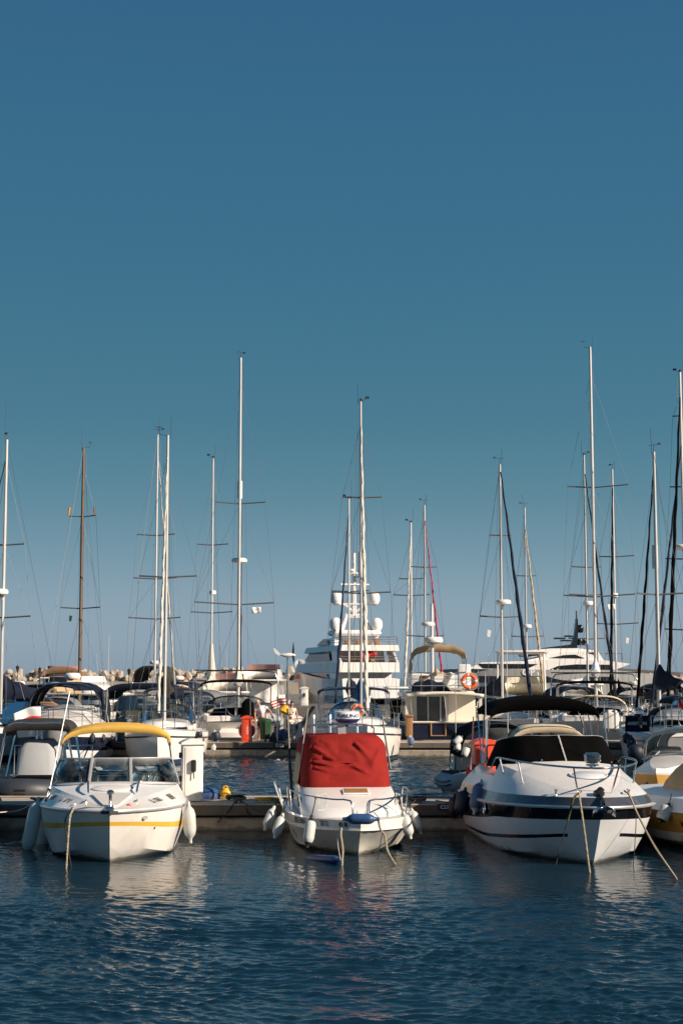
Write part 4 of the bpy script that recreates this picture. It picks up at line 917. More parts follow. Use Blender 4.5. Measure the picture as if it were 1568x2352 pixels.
# ------------------------------------------------------------------ generic sailing yacht and motor cruiser
def sail_hull(root, L, B, fb, hullm, stripem, bootm, x_bow, N=26, wide_stern=.40, stripe=(.78, .84), sugar=False):
    s0 = x_bow - L
    X = lambda t: s0 + L * t
    sheer = spline([(X(0), B * wide_stern, fb * .94), (X(.2), B * .475, fb * .93), (X(.5), B * .5, fb * .96), (X(.75), B * .36, fb * 1.06), (X(.92), B * .13, fb * 1.15), (X(1), 0, fb * 1.2)], N)
    wl = spline([(X(.06), B * wide_stern * .78, .12), (X(.2), B * .42, .04), (X(.5), B * .45, .02), (X(.75), B * .27, .02), (X(.88), B * .09, .02), (X(.945), 0, .04)], N)
    keel = spline([(X(.08), 0, -.05), (X(.3), 0, -.5), (X(.6), 0, -.5), (X(.85), 0, -.25), (X(.93), 0, -.02)], N)
    r = [mixrow(wl, sheer, f, .03) for f in (.09, .15, .45, stripe[0], stripe[1])]
    o = hull_mesh('hull', [keel, wl] + r + [sheer], [0, 0, 1, 2, 2, 3, 2], [M['antifoul'], M[bootm], M[hullm], M[stripem]], root, N=N, transom=2, sharp=30)
    # deck with toe rail
    inn = [Vector((p.x, max(0, p.y - .05), p.z + .05)) for p in sheer]; inn2 = [Vector((p.x, max(0, p.y - .09), p.z + .015)) for p in sheer]; cen = [Vector((p.x, 0, p.z + .07)) for p in sheer]
    MB().quadgrid([sheer, inn, inn2, cen], bands=[0, 0, 1]).mirror().build('deck', [M['alu'], M['nonskid']], root, sharp=30)
    return sheer
def wind_gear(root, ztop, x=0.0, vane=True, aerial=.9, side=1, seed=0):
    rg = random.Random(seed * 7 + 1); side = rg.choice((-1, 1)); kind = rg.randrange(3); ar = rg.uniform(.5, 1.1) * aerial; tw = rg.uniform(-1.2, 1.2)
    mb = MB().tube([(x - .05, side * .1, ztop - .1), (x - .06, side * .12, ztop + ar)], .008, 4)
    c, s = math.cos(tw), math.sin(tw)
    if kind == 0: mb.tube([(x, 0, ztop - .05), (x, 0, ztop + .26)], .010, 4).tube([(x - .3 * s, -.3 * c, ztop + .26), (x + .22 * s, .22 * c, ztop + .28)], .008, 4).box((x - .27 * s, -.27 * c, ztop + .29), (.02, .12, .08))
    elif kind == 1: mb.tube([(x, 0, ztop - .02), (x + .1, -side * .3, ztop + .02), (x + .1, -side * .34, ztop + .3)], .010, 4).tube([(x + .1, -side * .46, ztop + .30), (x + .1, -side * .22, ztop + .30)], .010, 4).tube([(x - .0, -side * .34, ztop + .30), (x + .2, -side * .34, ztop + .30)], .010, 4)
    else: mb.tube([(x, 0, ztop - .03), (x - .1, -side * .2, ztop + .12)], .010, 4).box((x - .1, -side * .26, ztop + .17), (.03, .16, .09)).box((x, 0, ztop + .05), (.09, .09, .12))
    return mb.build('masthead_gear', M['iron'], root)
def sailboat(label, top, Y, L=11, B=3.6, fb=1.15, h=0.0, bowf=.42, hullm='gelcoat', stripem='blue_stripe', bootm='blue_stripe', mastm='mast_white', spreaders=(), mr=.085, jib=None, jib2=None, radar=None, cover='navy_canvas', hood='navy_canvas', bim=None, extras=True, sail_low=None, wrap=False, boomz=2.35, vane=True, aerial=.9, group=None, name='sailboat', reflector=None, jib_top=.93, lean=0.0, wires=True, rig=True):
    T = at(top[0], top[1], Y); zt = T.z
    root = thing(name, label, 'sailboat', (T.x, Y, 0), heading(h), group)
    xb = L * bowf; xs = xb - L
    sheer = sail_hull(root, L, B, fb, hullm, stripem, bootm, xb)
    # coachroof
    z0 = fb * .97; cw = B * .30; lv = []
    cab = MB(); rows = ulevels([(z0, xb - L * .19, cw, xs + L * .30, 2.3), (z0 + .22, xb - L * .21, cw * .95, xs + L * .30, 2.3), (z0 + .40, xb - L * .25, cw * .84, xs + L * .31, 2.3)], 20)
    rows.append([(q[0] * .94 + .1, q[1] * .5, z0 + .46) for q in rows[-1]]); rows.append([(q[0] * .9 + .1, 0, z0 + .48) for q in rows[-1]]); cab.quadgrid(rows)
    cab.build('coachroof', M['gelcoat'], root, sharp=35)
    wn = MB(); fr = ulevels([(z0 + .12, xb - L * .20 + .012, cw * .975 + .012, xs + L * .36, 2.3), (z0 + .25, xb - L * .215 + .012, cw * .94 + .012, xs + L * .36, 2.3)], 20)
    k = 5; wn.quadgrid([fr[0][2:k + 7], fr[1][2:k + 7]]).build('cabin_window', M['dark_glass'], root); MB().quadgrid([fr[0][-(k + 7):-2], fr[1][-(k + 7):-2]]).build('cabin_window', M['dark_glass'], root)
    # cockpit coamings and wheel
    ckp = MB()
    for s in (1, -1): ckp.box((xs + L * .16, s * B * .30, z0 + .16), (L * .28, .18, .30), bev=.05)
    ckp.box((xs + L * .02, 0, z0 + .05), (.12, B * .6, .35), bev=.04); ckp.build('cockpit_coaming', M['gelcoat'], root)
    MB().torus((xs + L * .13, 0, z0 + .6), .42, .016, Matrix.Rotation(R(90), 4, 'Y'), 20, 5).tube([(xs + L * .15, 0, z0 - .1), (xs + L * .15, 0, z0 + .6)], .06, 6).build('steering_wheel', M['steel'], root)
    # mast with taper
    ms = MB().tube([(0, 0, z0 + .3), (0, 0, zt * .7), (0, 0, zt)], [mr * .78, mr * .76, mr * .62], 10, flat=.75).build('mast', M[mastm], root, sharp=60)
    if vane: wind_gear(root, zt, aerial=aerial, seed=int(top[0]))
    tips = []
    for (py, wl_, wr_) in spreaders:
        z = at(top[0], py, Y).z; q = px2m(1, Y); a, b = -wl_ * q, wr_ * q
        if abs(h) > 90: a, b = -b, -a
        MB().tube([(0, 0, z), (-.12, a, z + abs(a) * .06)], .034, 5).tube([(0, 0, z), (-.12, b, z + abs(b) * .06)], .034, 5).build('spreader', M['wire'], root); tips.append((z, a, b))
    if rig:
        for sgn in (0, 1):
            pts = [(0, 0, zt * jib_top if len(tips) else zt)]
            for (z, a, b) in sorted(tips, reverse=True): pts.append((-.12, b if sgn else a, z + .06 * abs(b if sgn else a)))
            pts.append((-.2, (B * .44) * (1 if sgn else -1), fb)); MB().tube(pts, .0065, 4).build('shroud', M['wire'], root)
            if tips:
                z, a, b = sorted(tips)[0]; MB().tube([(0, 0, z - .1), (.5, (B * .42) * (1 if sgn else -1), fb)], .0065, 4).build('shroud', M['wire'], root)
                if len(tips) > 1:
                    z2, a2, b2 = sorted(tips)[1]; MB().tube([(0, 0, z2 - .05), (-.12, (b if sgn else a), z + .06 * abs(b))], .006, 4).build('shroud', M['wire'], root)
        MB().tube([(0, 0, zt), (xs + .3, 0, fb)], .007, 4).build('backstay', M['wire'], root)
        for k_ in range(3): MB().tube([(.12, .1 * (k_ - 1), zt * (.98 - .06 * k_)), (.2 + .2 * k_, (k_ - 1) * .5, z0 + .5)], .006, 4).build('halyard', M['wire'], root)
    def furl(j, z0_, bx, rr, mt, tw=True):
        a = Vector((.12, 0, z0_)); b = Vector(bx); mb = MB(); n = 70; P = []; rad = []
        for i in range(n + 1):
            t = i / n; P.append(a.lerp(b, t) + Vector((0, .012 * math.sin(t * 40), 0))); rad.append(rr * (.45 + .75 * min(1, t * 1.5)) * (1 + .10 * math.sin(t * 70)))
        rad = [x * (.54 if mt == 'sail_white' else .62) for x in rad]
        if mt in ('sail_white', 'tan_canvas', 'pink_rope'):
            for ph in (0, math.pi): mb.tube([p + Vector((math.cos(i * .9 + ph), math.sin(i * .9 + ph), 0)) * rad[i] * .22 for i, p in enumerate(P)], [x * .86 for x in rad], 8)
        else: mb.tube(P, rad, 8)
        return mb.build('furled_sail', M[mt], root, sharp=60)
    if jib: furl(jib, zt * jib_top, (xb - .35, 0, fb * 1.2 + .55), jib[1], jib[0])
    else: MB().tube([(.1, 0, zt * jib_top), (xb - .2, 0, fb * 1.2)], .008, 4).build('forestay', M['wire'], root)
    if jib2: furl(jib2, zt * jib2[2], jib2[3], jib2[1], jib2[0])
    # boom with stowed sail
    bl = L * .36
    MB().tube([(-.1, 0, boomz), (-bl, 0, boomz + .08)], .07, 8).build('boom', M[mastm], root)
    if cover:
        rows = []
        for i in range(15):
            t = i / 14; x = -.02 - (bl - .1) * t; w_ = .16 + .05 * math.sin(t * 9); hgt = (.95 - .62 * min(1, t * 1.2)) * (1 + .08 * math.sin(t * 17)); zc = boomz - .1 + .08 * t
            rows.append([(x, -w_ * .5, zc), (x, -w_ * 1.15, zc + hgt * .25), (x, -w_ * .7, zc + hgt * .7), (x, 0, zc + hgt), (x, w_ * .7, zc + hgt * .7), (x, w_ * 1.15, zc + hgt * .25), (x, w_ * .5, zc)])
        MB().quadgrid(rows).poly(rows[0]).poly(rows[-1]).build('sail_cover', M[cover], root, sharp=60)
    if wrap:   # sail bundled round the mast foot
        MB().tube([(0, 0, boomz - .3), (0, .02, boomz + .4), (0, -.02, boomz + 1.0), (0, 0, boomz + 2.0), (0, 0, boomz + 2.6)], [.12, .26, .22, .15, .09], 9, smooth=14).build('bundled_sail', M['sail_white'], root)
    if hood:
        bimini(root, xs + L * .24, xs + L * .345, B * .33, z0 + .25, z0 + 1.05, M[hood], name='sprayhood', p=2.8, droop=.02, nx=6, n=15, seed=int(top[0]))
        fr2 = [[(xs + L * .345, y, z) for y, z in arch(B * .33, z0 + .25, z0 + 1.03, 13, 2.8)][1:-1], [(xs + L * .385, y * 1.0, z0 + .32 + (z - z0 - .25) * .08) for y, z in arch(B * .33, z0 + .25, z0 + 1.03, 13, 2.8)][1:-1]]
        MB().quadgrid(fr2).build('sprayhood_window', M['vinyl'], root)
    if bim:
        zb = bim[1] if len(bim) > 1 else z0 + 1.75; hwb = bim[2] if len(bim) > 2 else B * .36
        bimini(root, xs + L * .03, xs + L * .21, hwb, zb - .3, zb, M[bim[0]], name='bimini', p=3, droop=.03, nx=8, n=15, valance=.08, seed=int(top[0]) + 1)
        fm = MB()
        for x in (xs + L * .035, xs + L * .12, xs + L * .205): fm.tube([(x, -hwb * .98, z0 + .2), (x, -hwb * .98, zb - .32)] + [(x, y * .97, z - .03) for y, z in arch(hwb, zb - .3, zb, 11, 3)] + [(x, hwb * .98, zb - .32), (x, hwb * .98, z0 + .2)], .016, 5)
        fm.build('bimini_frame', M['steel'], root)
    # pulpit, pushpit, stanchions and lifelines
    rl = MB(); bz = fb * 1.2
    rl.tube([(xb - L * .13, -B * .17, bz + .58), (xb - .1, -.22, bz + .62), (xb + .12, 0, bz + .62), (xb - .1, .22, bz + .62), (xb - L * .13, B * .17, bz + .58)], .017, 5, smooth=18)
    for s in (1, -1):
        for (x, y) in ((xb - L * .13, B * .17), (xb - .25, .17)): rl.tube([(x, s * y, bz - .08), (x, s * y, bz + .58)], .015, 5)
    rl.build('pulpit', M['steel'], root)
    rs = MB(); wsn = B * .385
    for z in (.34, .64): rs.tube([(xs + L * .14, -wsn * 1.08, fb + z), (xs + .12, -wsn * .95, fb + z), (xs + .1, -.4, fb + z)], .016, 5).tube([(xs + L * .14, wsn * 1.08, fb + z), (xs + .12, wsn * .95, fb + z), (xs + .1, .4, fb + z)], .016, 5)
    for (x, y) in ((L * .14, wsn * 1.08), (.12, wsn * .95), (.1, .4)):
        for s in (1, -1): rs.tube([(xs + x, s * y, fb - .1), (xs + x, s * y, fb + .64)], .015, 5)
    rs.build('pushpit', M['steel'], root)
    for s in (1, -1):
        ll = MB(); xs_ = [xs + L * .14 + (xb - L * .13 - xs - L * .14) * i / 5 for i in range(6)]
        P = []
        for x in xs_:
            p = at_x2(sheer, x); P.append((x, s * (p.y - .06), p.z))
        for z in (.32, .60): ll.tube([(a, b, c + z) for a, b, c in P], .006, 4)
        for a, b, c in P[1:-1]: ll.tube([(a, b, c), (a, b, c + .6)], .013, 5)
        ll.build('lifeline', M['steel'], root)
    if radar:
        z = at(top[0], radar[0], Y).z; rr = radar[1]; MB().box((.10, 0, z - .07), (.3, .14, .05)).tube([(0, 0, z - .3), (.3, 0, z - .08)], .03, 5).build('radar_bracket', M['alu'], root); dish(root, (.12 + rr * .6, 0, z - .04), rr, .24)
    if reflector:
        z = at(top[0], reflector[0], Y).z; MB().tube([(mr + .06, .0, z - reflector[1]), (mr + .06, 0, z + reflector[1])], .12, 10).build('radar_reflector', M['white_plastic'], root)
    return root
def stern_arch(root, xs, w, z0, z1, panel=True, mt='steel'):
    mb = MB()
    for x in (xs, xs + .5): mb.tube([(x - .1, -w, z0), (x, -w, z1 - .25), (x, -w + .2, z1), (x, w - .2, z1), (x, w, z1 - .25), (x - .1, w, z0)], .026, 6, smooth=26)
    mb.build('stern_arch', M[mt], root)
    if panel: MB().box((xs + .25, 0, z1 + .07), (.95, w * 2.0, .04), bev=.01).build('solar_panel', M['dark_glass'], root)
def cruiser(label, cx, Y, h=0.0, L=9.0, B=3.4, fb=1.25, hullm='gelcoat', bandm='gelcoat', lowm='gelcoat', canvas=None, ztop=2.9, hard=None, screen='glass', xoff=0.0, rails=True, radar=True, arch_=True, cabin=True, zscr=None, name='motor_cruiser', group=None, canvas_open=True, fly=None, sidecurtain=None, flyscreen='pink_glass', hw=None, platform=True, valance=.1, p=2.7, seats=True, cabm='gelcoat', win='dark_glass', bands=(.55, .93), crown_h=.30):
    X0 = at(cx, 1600, Y).x; root = thing(name, label, 'motorboat', (X0, Y, 0), heading(h), group)
    N = 28; xb, xs = L * .5, -L * .5; X = lambda t: xs + L * t
    sheer = spline([(X(0), B * .46, fb * .86), (X(.3), B * .5, fb * .9), (X(.6), B * .475, fb * .97), (X(.82), B * .30, fb * 1.04), (X(.95), B * .1, fb * 1.08), (X(1), 0, fb * 1.1)], N)
    chine = spline([(X(0), B * .42, .0), (X(.3), B * .43, .03), (X(.6), B * .38, .08), (X(.8), B * .2, .18), (X(.93), 0, .33)], N)
    keel = spline([(X(0), 0, -.35), (X(.5), 0, -.5), (X(.8), 0, -.25), (X(.93), 0, .3)], N)
    r1, r2 = mixrow(chine, sheer, bands[0], .05), mixrow(chine, sheer, bands[1], .02)
    hull_mesh('hull', [keel, chine, r1, r2, sheer], [0, 0, 1, 2], [M[lowm], M[bandm], M[hullm]], root, N=N, transom=1, sharp=28)
    # deck crown and foredeck
    inn = [Vector((p.x - .02, max(0, p.y - .10), p.z + .06)) for p in sheer]
    k = [i for i, p in enumerate(sheer) if p.x > X(.46)][0]
    crown = [Vector((p.x, p.y * .55, p.z + .10 + crown_h * max(0, 1 - (p.x - X(.5)) / (L * .42)) ** .8)) for p in sheer]; cen = [Vector((p.x, 0, p.z + .11 + crown_h * 1.2 * max(0, 1 - (p.x - X(.5)) / (L * .42)) ** .8)) for p in sheer]
    MB().quadgrid([sheer, inn]).quadgrid([inn[k:], crown[k:], cen[k:]]).mirror().build('deck', [M['gelcoat']], root, sharp=28)
    ck = MB()
    for s in (1, -1): ck.quadgrid([[(x, s * (at_x2(sheer, x).y - .1), at_x2(sheer, x).z + .06) for x in (xs + .05, X(.2), X(.46))], [(x, s * (at_x2(sheer, x).y - .3), at_x2(sheer, x).z + .05) for x in (xs + .05, X(.2), X(.46))], [(x, s * (at_x2(sheer, x).y - .34), .55) for x in (xs + .05, X(.2), X(.46))], [(x, 0, .53) for x in (xs + .05, X(.2), X(.46))]])
    ck.build('cockpit', M['gelcoat_cream'], root)
    if seats:
        for y in (-.6, .6): MB().box((X(.36), y, fb * .75), (.5, .7, .5), bev=.08).box((X(.36) - .28, y, fb * .95 + .25), (.14, .7, .6), bev=.06).build('seat', M['gelcoat_cream'], root)
        MB().box((X(.06), 0, fb * .7), (.6, B * .7, .5), bev=.08).build('stern_bench', M['gelcoat_cream'], root)
    if platform: MB().box((xs - .35, 0, .32), (.8, B * .8, .1), bev=.04).build('swim_platform', M['gelcoat'], root)
    zs = zscr or fb + .75
    rgc = random.Random(int(cx)); ya = rgc.choice((-1, 1)) * B * .40; MB().tube([(X(.30), ya, fb), (X(.26), ya * 1.02, fb + rgc.uniform(2.2, 3.6))], [.014, .008], 5).build('whip_aerial', M['mast_white'], root)
    hw = hw or B * .40
    lo = ulevels([(0, X(.60), hw, X(.34), 2.6)], 22)[0]; hi = ulevels([(0, X(.54), hw * .9, X(.33), 2.6)], 22)[0]
    zb = lambda x: fb * .95 + .12 + crown_h * .95 * max(0, min(1, (x - X(.34)) / (L * .26)))
    lo = [(x, y, zb(x)) for x, y, z in lo]; hi = [(x, y, zs - .05 * (1 - (x - X(.33)) / (L * .21))) for x, y, z in hi]
    MB().quadgrid([lo, hi]).build('windscreen', M[screen], root)
    fm = MB().tube(hi, .025, 5).tube(lo, .025, 5)
    for i in (0, 5, 9, 15, 19, len(lo) - 1): fm.tube([lo[i], hi[i]], .022, 5)
    fm.build('windscreen_frame', M['alu'], root)
    if canvas:
        x0, x1 = X(.06), X(.50)
        z0c = zs - .1 if canvas_open else fb + .3
        bimini(root, x0, x1, hw * 1.02, z0c, ztop, M[canvas], p=p, droop=.05, nx=10, valance=valance, seed=int(cx), n=19)
        f2 = MB()
        for x in (x0 + .1, (x0 + x1) / 2, x1 - .08): f2.tube([(x + .1, -hw * 1.02, fb), (x, -hw, z0c)] + [(x, y * .98, z - .04) for y, z in arch(hw, z0c, ztop, 13, p)] + [(x, hw, z0c), (x + .1, hw * 1.02, fb)], .018, 5)
        for s in (1, -1): f2.tube([(x0 + .1, s * hw * .99, z0c), (x1 - .08, s * hw * .99, z0c)], .014, 4)
        f2.build('canopy_frame', M['steel'], root)
        if sidecurtain:
            for s in sidecurtain:
                MB().quadgrid([[(X(.12), s * hw * 1.03, fb + .05), (X(.46), s * hw * 1.03, fb + .2)], [(X(.12), s * hw * .98, ztop - .35), (X(.48), s * hw * .98, ztop - .3)]]).build('side_curtain', M['vinyl'], root)
                MB().tube([(X(.50), s * hw * 1.0, ztop - .3), (X(.45), s * hw * 1.05, fb + .15), (X(.12), s * hw * 1.05, fb + .05)], .06, 5).build('curtain_edge', M[canvas], root)
    if hard:
        MB().box((X(.30), 0, ztop), (L * .42, hw * 2.1, .14), bev=.06).build('hardtop', M[hard], root)
        f2 = MB()
        for s in (1, -1):
            for (xa, xc) in ((X(.14), X(.10)), (X(.46), X(.56))): f2.tube([(xa, s * hw * .95, ztop - .05), (xc, s * hw, fb)], .05, 6)
        f2.build('hardtop_post', M[hard], root)
    if arch_:
        mb = MB()
        za = ztop - .05 if (canvas or hard) else fb + 1.5
        rows = [[(X(.16), y * 1.06, z) for y, z in arch(hw * 1.05, fb, za + .12, 15, 3.2)], [(X(.22), y * 1.06, z) for y, z in arch(hw * 1.05, fb, za + .12, 15, 3.2)]]
        if not canvas: o = MB().quadgrid(rows).build('radar_arch', M['gelcoat'], root); solid(o, .1)
        if radar: dish(root, (X(.22), 0, za + (.16 if not canvas else .12)), .32, .26)
    if rails:
        E = [(x, max(.08, at_x2(sheer, x).y - .1), at_x2(sheer, x).z + .05) for x in [X(.5) + (L * .485) * i / 6 for i in range(7)]]
        for s in (1, -1):
            mb = MB().tube([(a, s * b, c + (.12 if i == 0 else .55)) for i, (a, b, c) in enumerate(E)], .016, 5, smooth=20)
            mb.tube([(a, s * b, c + .3) for i, (a, b, c) in enumerate(E[1:])], .008, 4)
            for a, b, c in E[1:]: mb.tube([(a, s * b, c), (a + .03, s * b, c + .55)], .014, 5)
            mb.build('bow_rail', M['steel'], root)
    if fly:
        zf = fly; fw = hw * .95
        # saloon and flybridge
        rw_ = ulevels([(fb, X(.62), hw, X(.16), 3), (fb + .5, X(.58), hw * .97, X(.16), 3), (zf - .9, X(.50), hw * .93, X(.16), 3)], 22)
        MB().quadgrid([rw_[0], rw_[1]]).poly([(X(.16), -hw, fb), (X(.16), hw, fb), (X(.16), hw * .93, zf - .9), (X(.16), -hw * .93, zf - .9)]).build('saloon', M[cabm], root)
        MB().quadgrid([rw_[1], rw_[2]]).build('saloon_window', M[win], root)
        MB().box((X(.30), 0, zf - .82), (L * .46, hw * 2.1, .14), bev=.06).build('flybridge_deck', M[cabm], root)
        c_ = ulevels([(zf - .75, X(.46), fw, X(.12), 3), (zf - .1, X(.40), fw * .95, X(.12), 3), (zf + .25, X(.37), fw * .9, X(.3), 3)], 22)
        o = MB().quadgrid(c_[:2]).build('flybridge_coaming', M[cabm], root); solid(o, .05)
        MB().quadgrid([[(q[0], q[1], zf - .1) for q in c_[1][5:-5]], c_[2][5:-5]]).build('flybridge_screen', M[flyscreen], root)
    return root
# ------------------------------------------------------------------ the sailing yachts (tall masts from left to right)
sailboat('white sailboat at the left edge with dark furled headsail and mast radar', (17, 1010), 60, 11.5, 3.7, h=-12, spreaders=((1252, 30, 46), (1419, 42, 65)), jib=('navy_canvas', .075), radar=(1365, .33), mr=.10, bim=('navy_canvas',), cover='navy_canvas', aerial=1.5)
WM = sailboat('sailboat with a brown wooden mast and upturned upper spreaders', (193, 1028), 82, 11, 3.5, h=170, mastm='mast_wood', spreaders=((1187, 30, 34), (1398, 47, 48)), mr=.15, bim=None, hood='grey_canvas', cover='tan_canvas', aerial=1.2)
zz = at(193, 1187, 82).z
for sg, mt_ in ((1, 'flag_orange'), (-1, 'teak')): MB().tube([(-.12, sg * .75, zz + .05), (-.12, sg * .69, zz + .5)], .05, 6).build('spreader_tip', M[mt_], WM)
sailboat('white sailboat with a thin pale mast just left of the thicker one', (363, 998), 80, 11.5, 3.6, h=172, spreaders=((1230, 45, 45), (1330, 52, 50), (1422, 62, 60)), mr=.09, jib=('sail_white', .08), hood='grey_canvas', cover='grey_canvas')
sailboat('white sailboat with grey sail cover and pale furled headsail, bow behind the white pedestal', (386, 1000), 57.5, 9.6, 3.1, fb=1.1, h=3, bowf=.40, spreaders=((1326, 62, 70),), mr=.10, jib=('sail_white', .085), hood='charcoal_canvas', bim=('charcoal_canvas', 2.75, 1.1), cover='charcoal_canvas', boomz=2.5, stripem='charcoal_gel')
sailboat('sailboat with slim white mast and sail bundled at its foot', (490, 1052), 84, 10, 3.3, h=176, spreaders=((1252, 35, 38), (1408, 48, 48)), mr=.09, jib=None, cover='sail_white', wrap=True, radar=(1364, .2), hood='grey_canvas')
D21 = sailboat('white cruising yacht with solar panel stern arch and tallest mast left of centre', (553, 822), 71.6, 13.5, 4.1, fb=1.35, h=183, bowf=.42, spreaders=((1157, 55, 59), (1389, 110 * .92, 80)), mr=.12, jib=('navy_canvas', .10), radar=(1290, .38), reflector=(1124, .42), hood='charcoal_canvas', bim=('black_canvas', 3.05, 1.5), cover='sail_white', boomz=2.8, aerial=.3)
sailboat('sailboat with thin mast and dark furled headsail in front of the motor yacht', (801, 1145), 76, 11, 3.5, h=-9, spreaders=((1359, 40, 46),), mr=.09, jib=('navy_canvas', .075), hood='blue_canvas', cover='navy_canvas')
CS = sailboat('white sailboat with spiral wrapped mast and blue sail cover behind the red covered boat', (828, 922), 58.5, 9.8, 3.3, fb=1.15, h=3, bowf=.36, spreaders=((1143, 42, 49), (1363, 68, 69)), mr=.085, jib=('sail_white', .12), hood='blue_canvas', bim=('navy_canvas', 2.75, 1.45), cover='blue_canvas', boomz=2.3, reflector=(1298, .5), stripem='navy_gel', bootm='navy_gel')
sailboat('sailboat with two pale poles left of the pink furled sail', (943, 1200), 88, 11, 3.4, h=-8, spreaders=((1330, 28, 28), (1368, 42, 42)), mr=.11, jib=('sail_white', .10), hood='grey_canvas', cover='tan_canvas')
sailboat('sailboat with a pink furled headsail beside its mast', (974, 1160), 80, 11, 3.4, h=10, spreaders=((1303, 32, 30), (1462, 42, 45)), mr=.10, jib=('pink_rope', .08), hood='grey_canvas', cover='tan_canvas', aerial=1.1)
sailboat('sailboat with navy furled headsail slanting right and radar on the mast', (1147, 1066), 69.5, 11.5, 3.6, h=10, spreaders=((1230, 25, 26), (1418, 50, 44)), mr=.10, jib=('navy_canvas', .11), radar=(1388, .35), hood='navy_canvas', cover='navy_canvas', jib_top=.97)
sailboat('sailboat with a tan spiral furled headsail in front of the grey superyacht', (1204, 1166), 92, 11.5, 3.6, h=6, spreaders=((1323, 20, 26), (1463, 34, 42)), mr=.10, jib=('tan_canvas', .11), radar=(1442, .27), hood='tan_canvas', cover='tan_canvas', jib_top=.9)
sailboat('sailboat with thin white mast tight left of the tallest right mast', (1340, 1045), 77, 11.5, 3.6, h=8, spreaders=((1303, 33, 38), (1367, 40, 36), (1468, 42, 45)), mr=.09, jib=('navy_canvas', .085), radar=(1390, .26), hood='navy_canvas', cover='gelcoat')
JB = sailboat('white yacht with the tallest mast, beige sprayhood and a white raft case astern', (1354, 797), 72.2, 14, 4.2, fb=1.35, h=170, bowf=.42, spreaders=((1120, 57, 81), (1371, 70, 92)), mr=.135, jib=('navy_canvas', .09), hood='cream_canvas', bim=('black_canvas', 3.0, 1.6), cover='gelcoat_cool', boomz=3.2)
sailboat('sailboat with black furled headsail and a small island flag on its rigging', (1405, 1078), 84, 11.5, 3.6, h=-14, spreaders=((1279, 34, 46), (1434, 48, 52)), mr=.10, jib=('black_canvas', .10), radar=(1371, .22), hood='navy_canvas', cover='black_canvas')
AMB = sailboat('blue striped sailboat with navy dodger, silver outboard and round dark fender', (1500, 1038), 58.5, 9.2, 3.3, fb=1.12, h=183, bowf=.42, spreaders=((1366, 48, 60),), mr=.115, jib=('black_canvas', .085), reflector=(1278, .45), hood='navy_canvas', bim=('navy_canvas', 2.5, .9), cover='navy_canvas', boomz=2.75, stripem='charcoal_gel')
sailboat('sailboat at the right edge with two dark furled sails slanting left', (1560, 855), 70, 13, 4, fb=1.3, h=-22, spreaders=((955, 20, 20), (1118, 30, 30), (1284, 44, 44), (1447, 50, 50)), mr=.13, jib=('black_canvas', .12), jib2=('navy_canvas', .09, .80, (3.4, -1.0, 2.0)), radar=(1262, .4), hood='brown_canvas', cover='brown_canvas')
# ------------------------------------------------------------------ motor boats of the second row
CA = cruiser('big white cruiser with black hull and arched navy canvas, bow towards us', 150, 57.6, h=4, L=9.0, B=3.5, fb=1.32, hullm='gelcoat', bandm='gelcoat', lowm='gelcoat_cool', canvas='navy_canvas', ztop=2.97, zscr=2.05, hw=1.36, valance=.06, p=2.9, canvas_open=False, sidecurtain=(1,), radar=True, bands=(.30, .70), crown_h=.55)
# black upper hull of that cruiser: a band of its own just proud of the topsides
for ch in CA.children:
    if ch.name.startswith('hull'): ch.data.materials[1] = M['navy_gel']
MB().box((2.1, -.35, 2.02), (1.6, .5, .07), M=Matrix.Rotation(R(-4), 4, 'Y'), bev=.03).build('paddle_board', M['teak'], None)
pb = bpy.data.objects['paddle_board']; pb.matrix_world = CA.matrix_basis.copy(); tag(pb, 'orange wooden board lying on the foredeck of the navy canvased cruiser', 'board')
cruiser('white cruiser seen from astern with a long navy canopy and greenish windscreen', 352, 69.2, h=178, L=9.5, B=3.6, fb=1.25, canvas='navy_canvas', ztop=2.9, zscr=2.3, hw=1.4, radar=False, valance=.25, p=3.6)
cruiser('white motor yacht with a pink tinted flybridge screen and small radar mast', 612, 104, h=176, L=11, B=3.3, fb=1.5, fly=3.75, arch_=False, screen='dark_glass', seats=False, canvas=None)
cruiser('motor yacht with brown canvas over its flybridge and a white dome', 140, 132, h=4, L=13, B=4.6, fb=1.6, fly=3.9, canvas='brown_canvas', ztop=4.05, zscr=3.2, hw=1.7, arch_=False, screen='dark_glass', seats=False, valance=.5)
cruiser('white cruiser with a long dark side window behind the navy canopies', 262, 92, h=60, L=11, B=3.8, fb=1.3, fly=2.95, arch_=False, screen='dark_glass', seats=False, flyscreen='gelcoat')
cruiser('cruiser with a raised dark bimini and twin white domes behind the thin masts', 375, 108, h=175, L=11, B=4.2, fb=1.5, canvas='charcoal_canvas', ztop=3.95, zscr=2.9, hw=1.1, screen='dark_glass', valance=.1)
cruiser('cream flybridge trawler yacht with white hardtop and square windows', 1200, 84, h=172, L=11, B=4.3, fb=1.35, fly=2.9, hard='gelcoat', ztop=4.45, arch_=False, screen='dark_glass', seats=False, cabm='gelcoat_cream', flyscreen='glass', hw=1.25)
cruiser('small cruiser with a mauve canvas tonneau beside the cream trawler', 1157, 74, h=170, L=7, B=2.7, fb=1.0, canvas='slate_canvas', ztop=2.35, zscr=1.9, radar=False)
cruiser('white cruiser between the tall mast and the mauve tonneau boat', 1292, 78, h=184, L=9, B=3.3, fb=1.2, canvas='navy_canvas', ztop=2.7, zscr=2.1, hw=1.1)
cruiser('pale cruiser at the far left with dark blue bimini and cockpit curtain', 40, 69, h=176, L=8.5, B=3.3, fb=1.2, canvas='navy_canvas', ztop=2.4, zscr=1.9, radar=False)
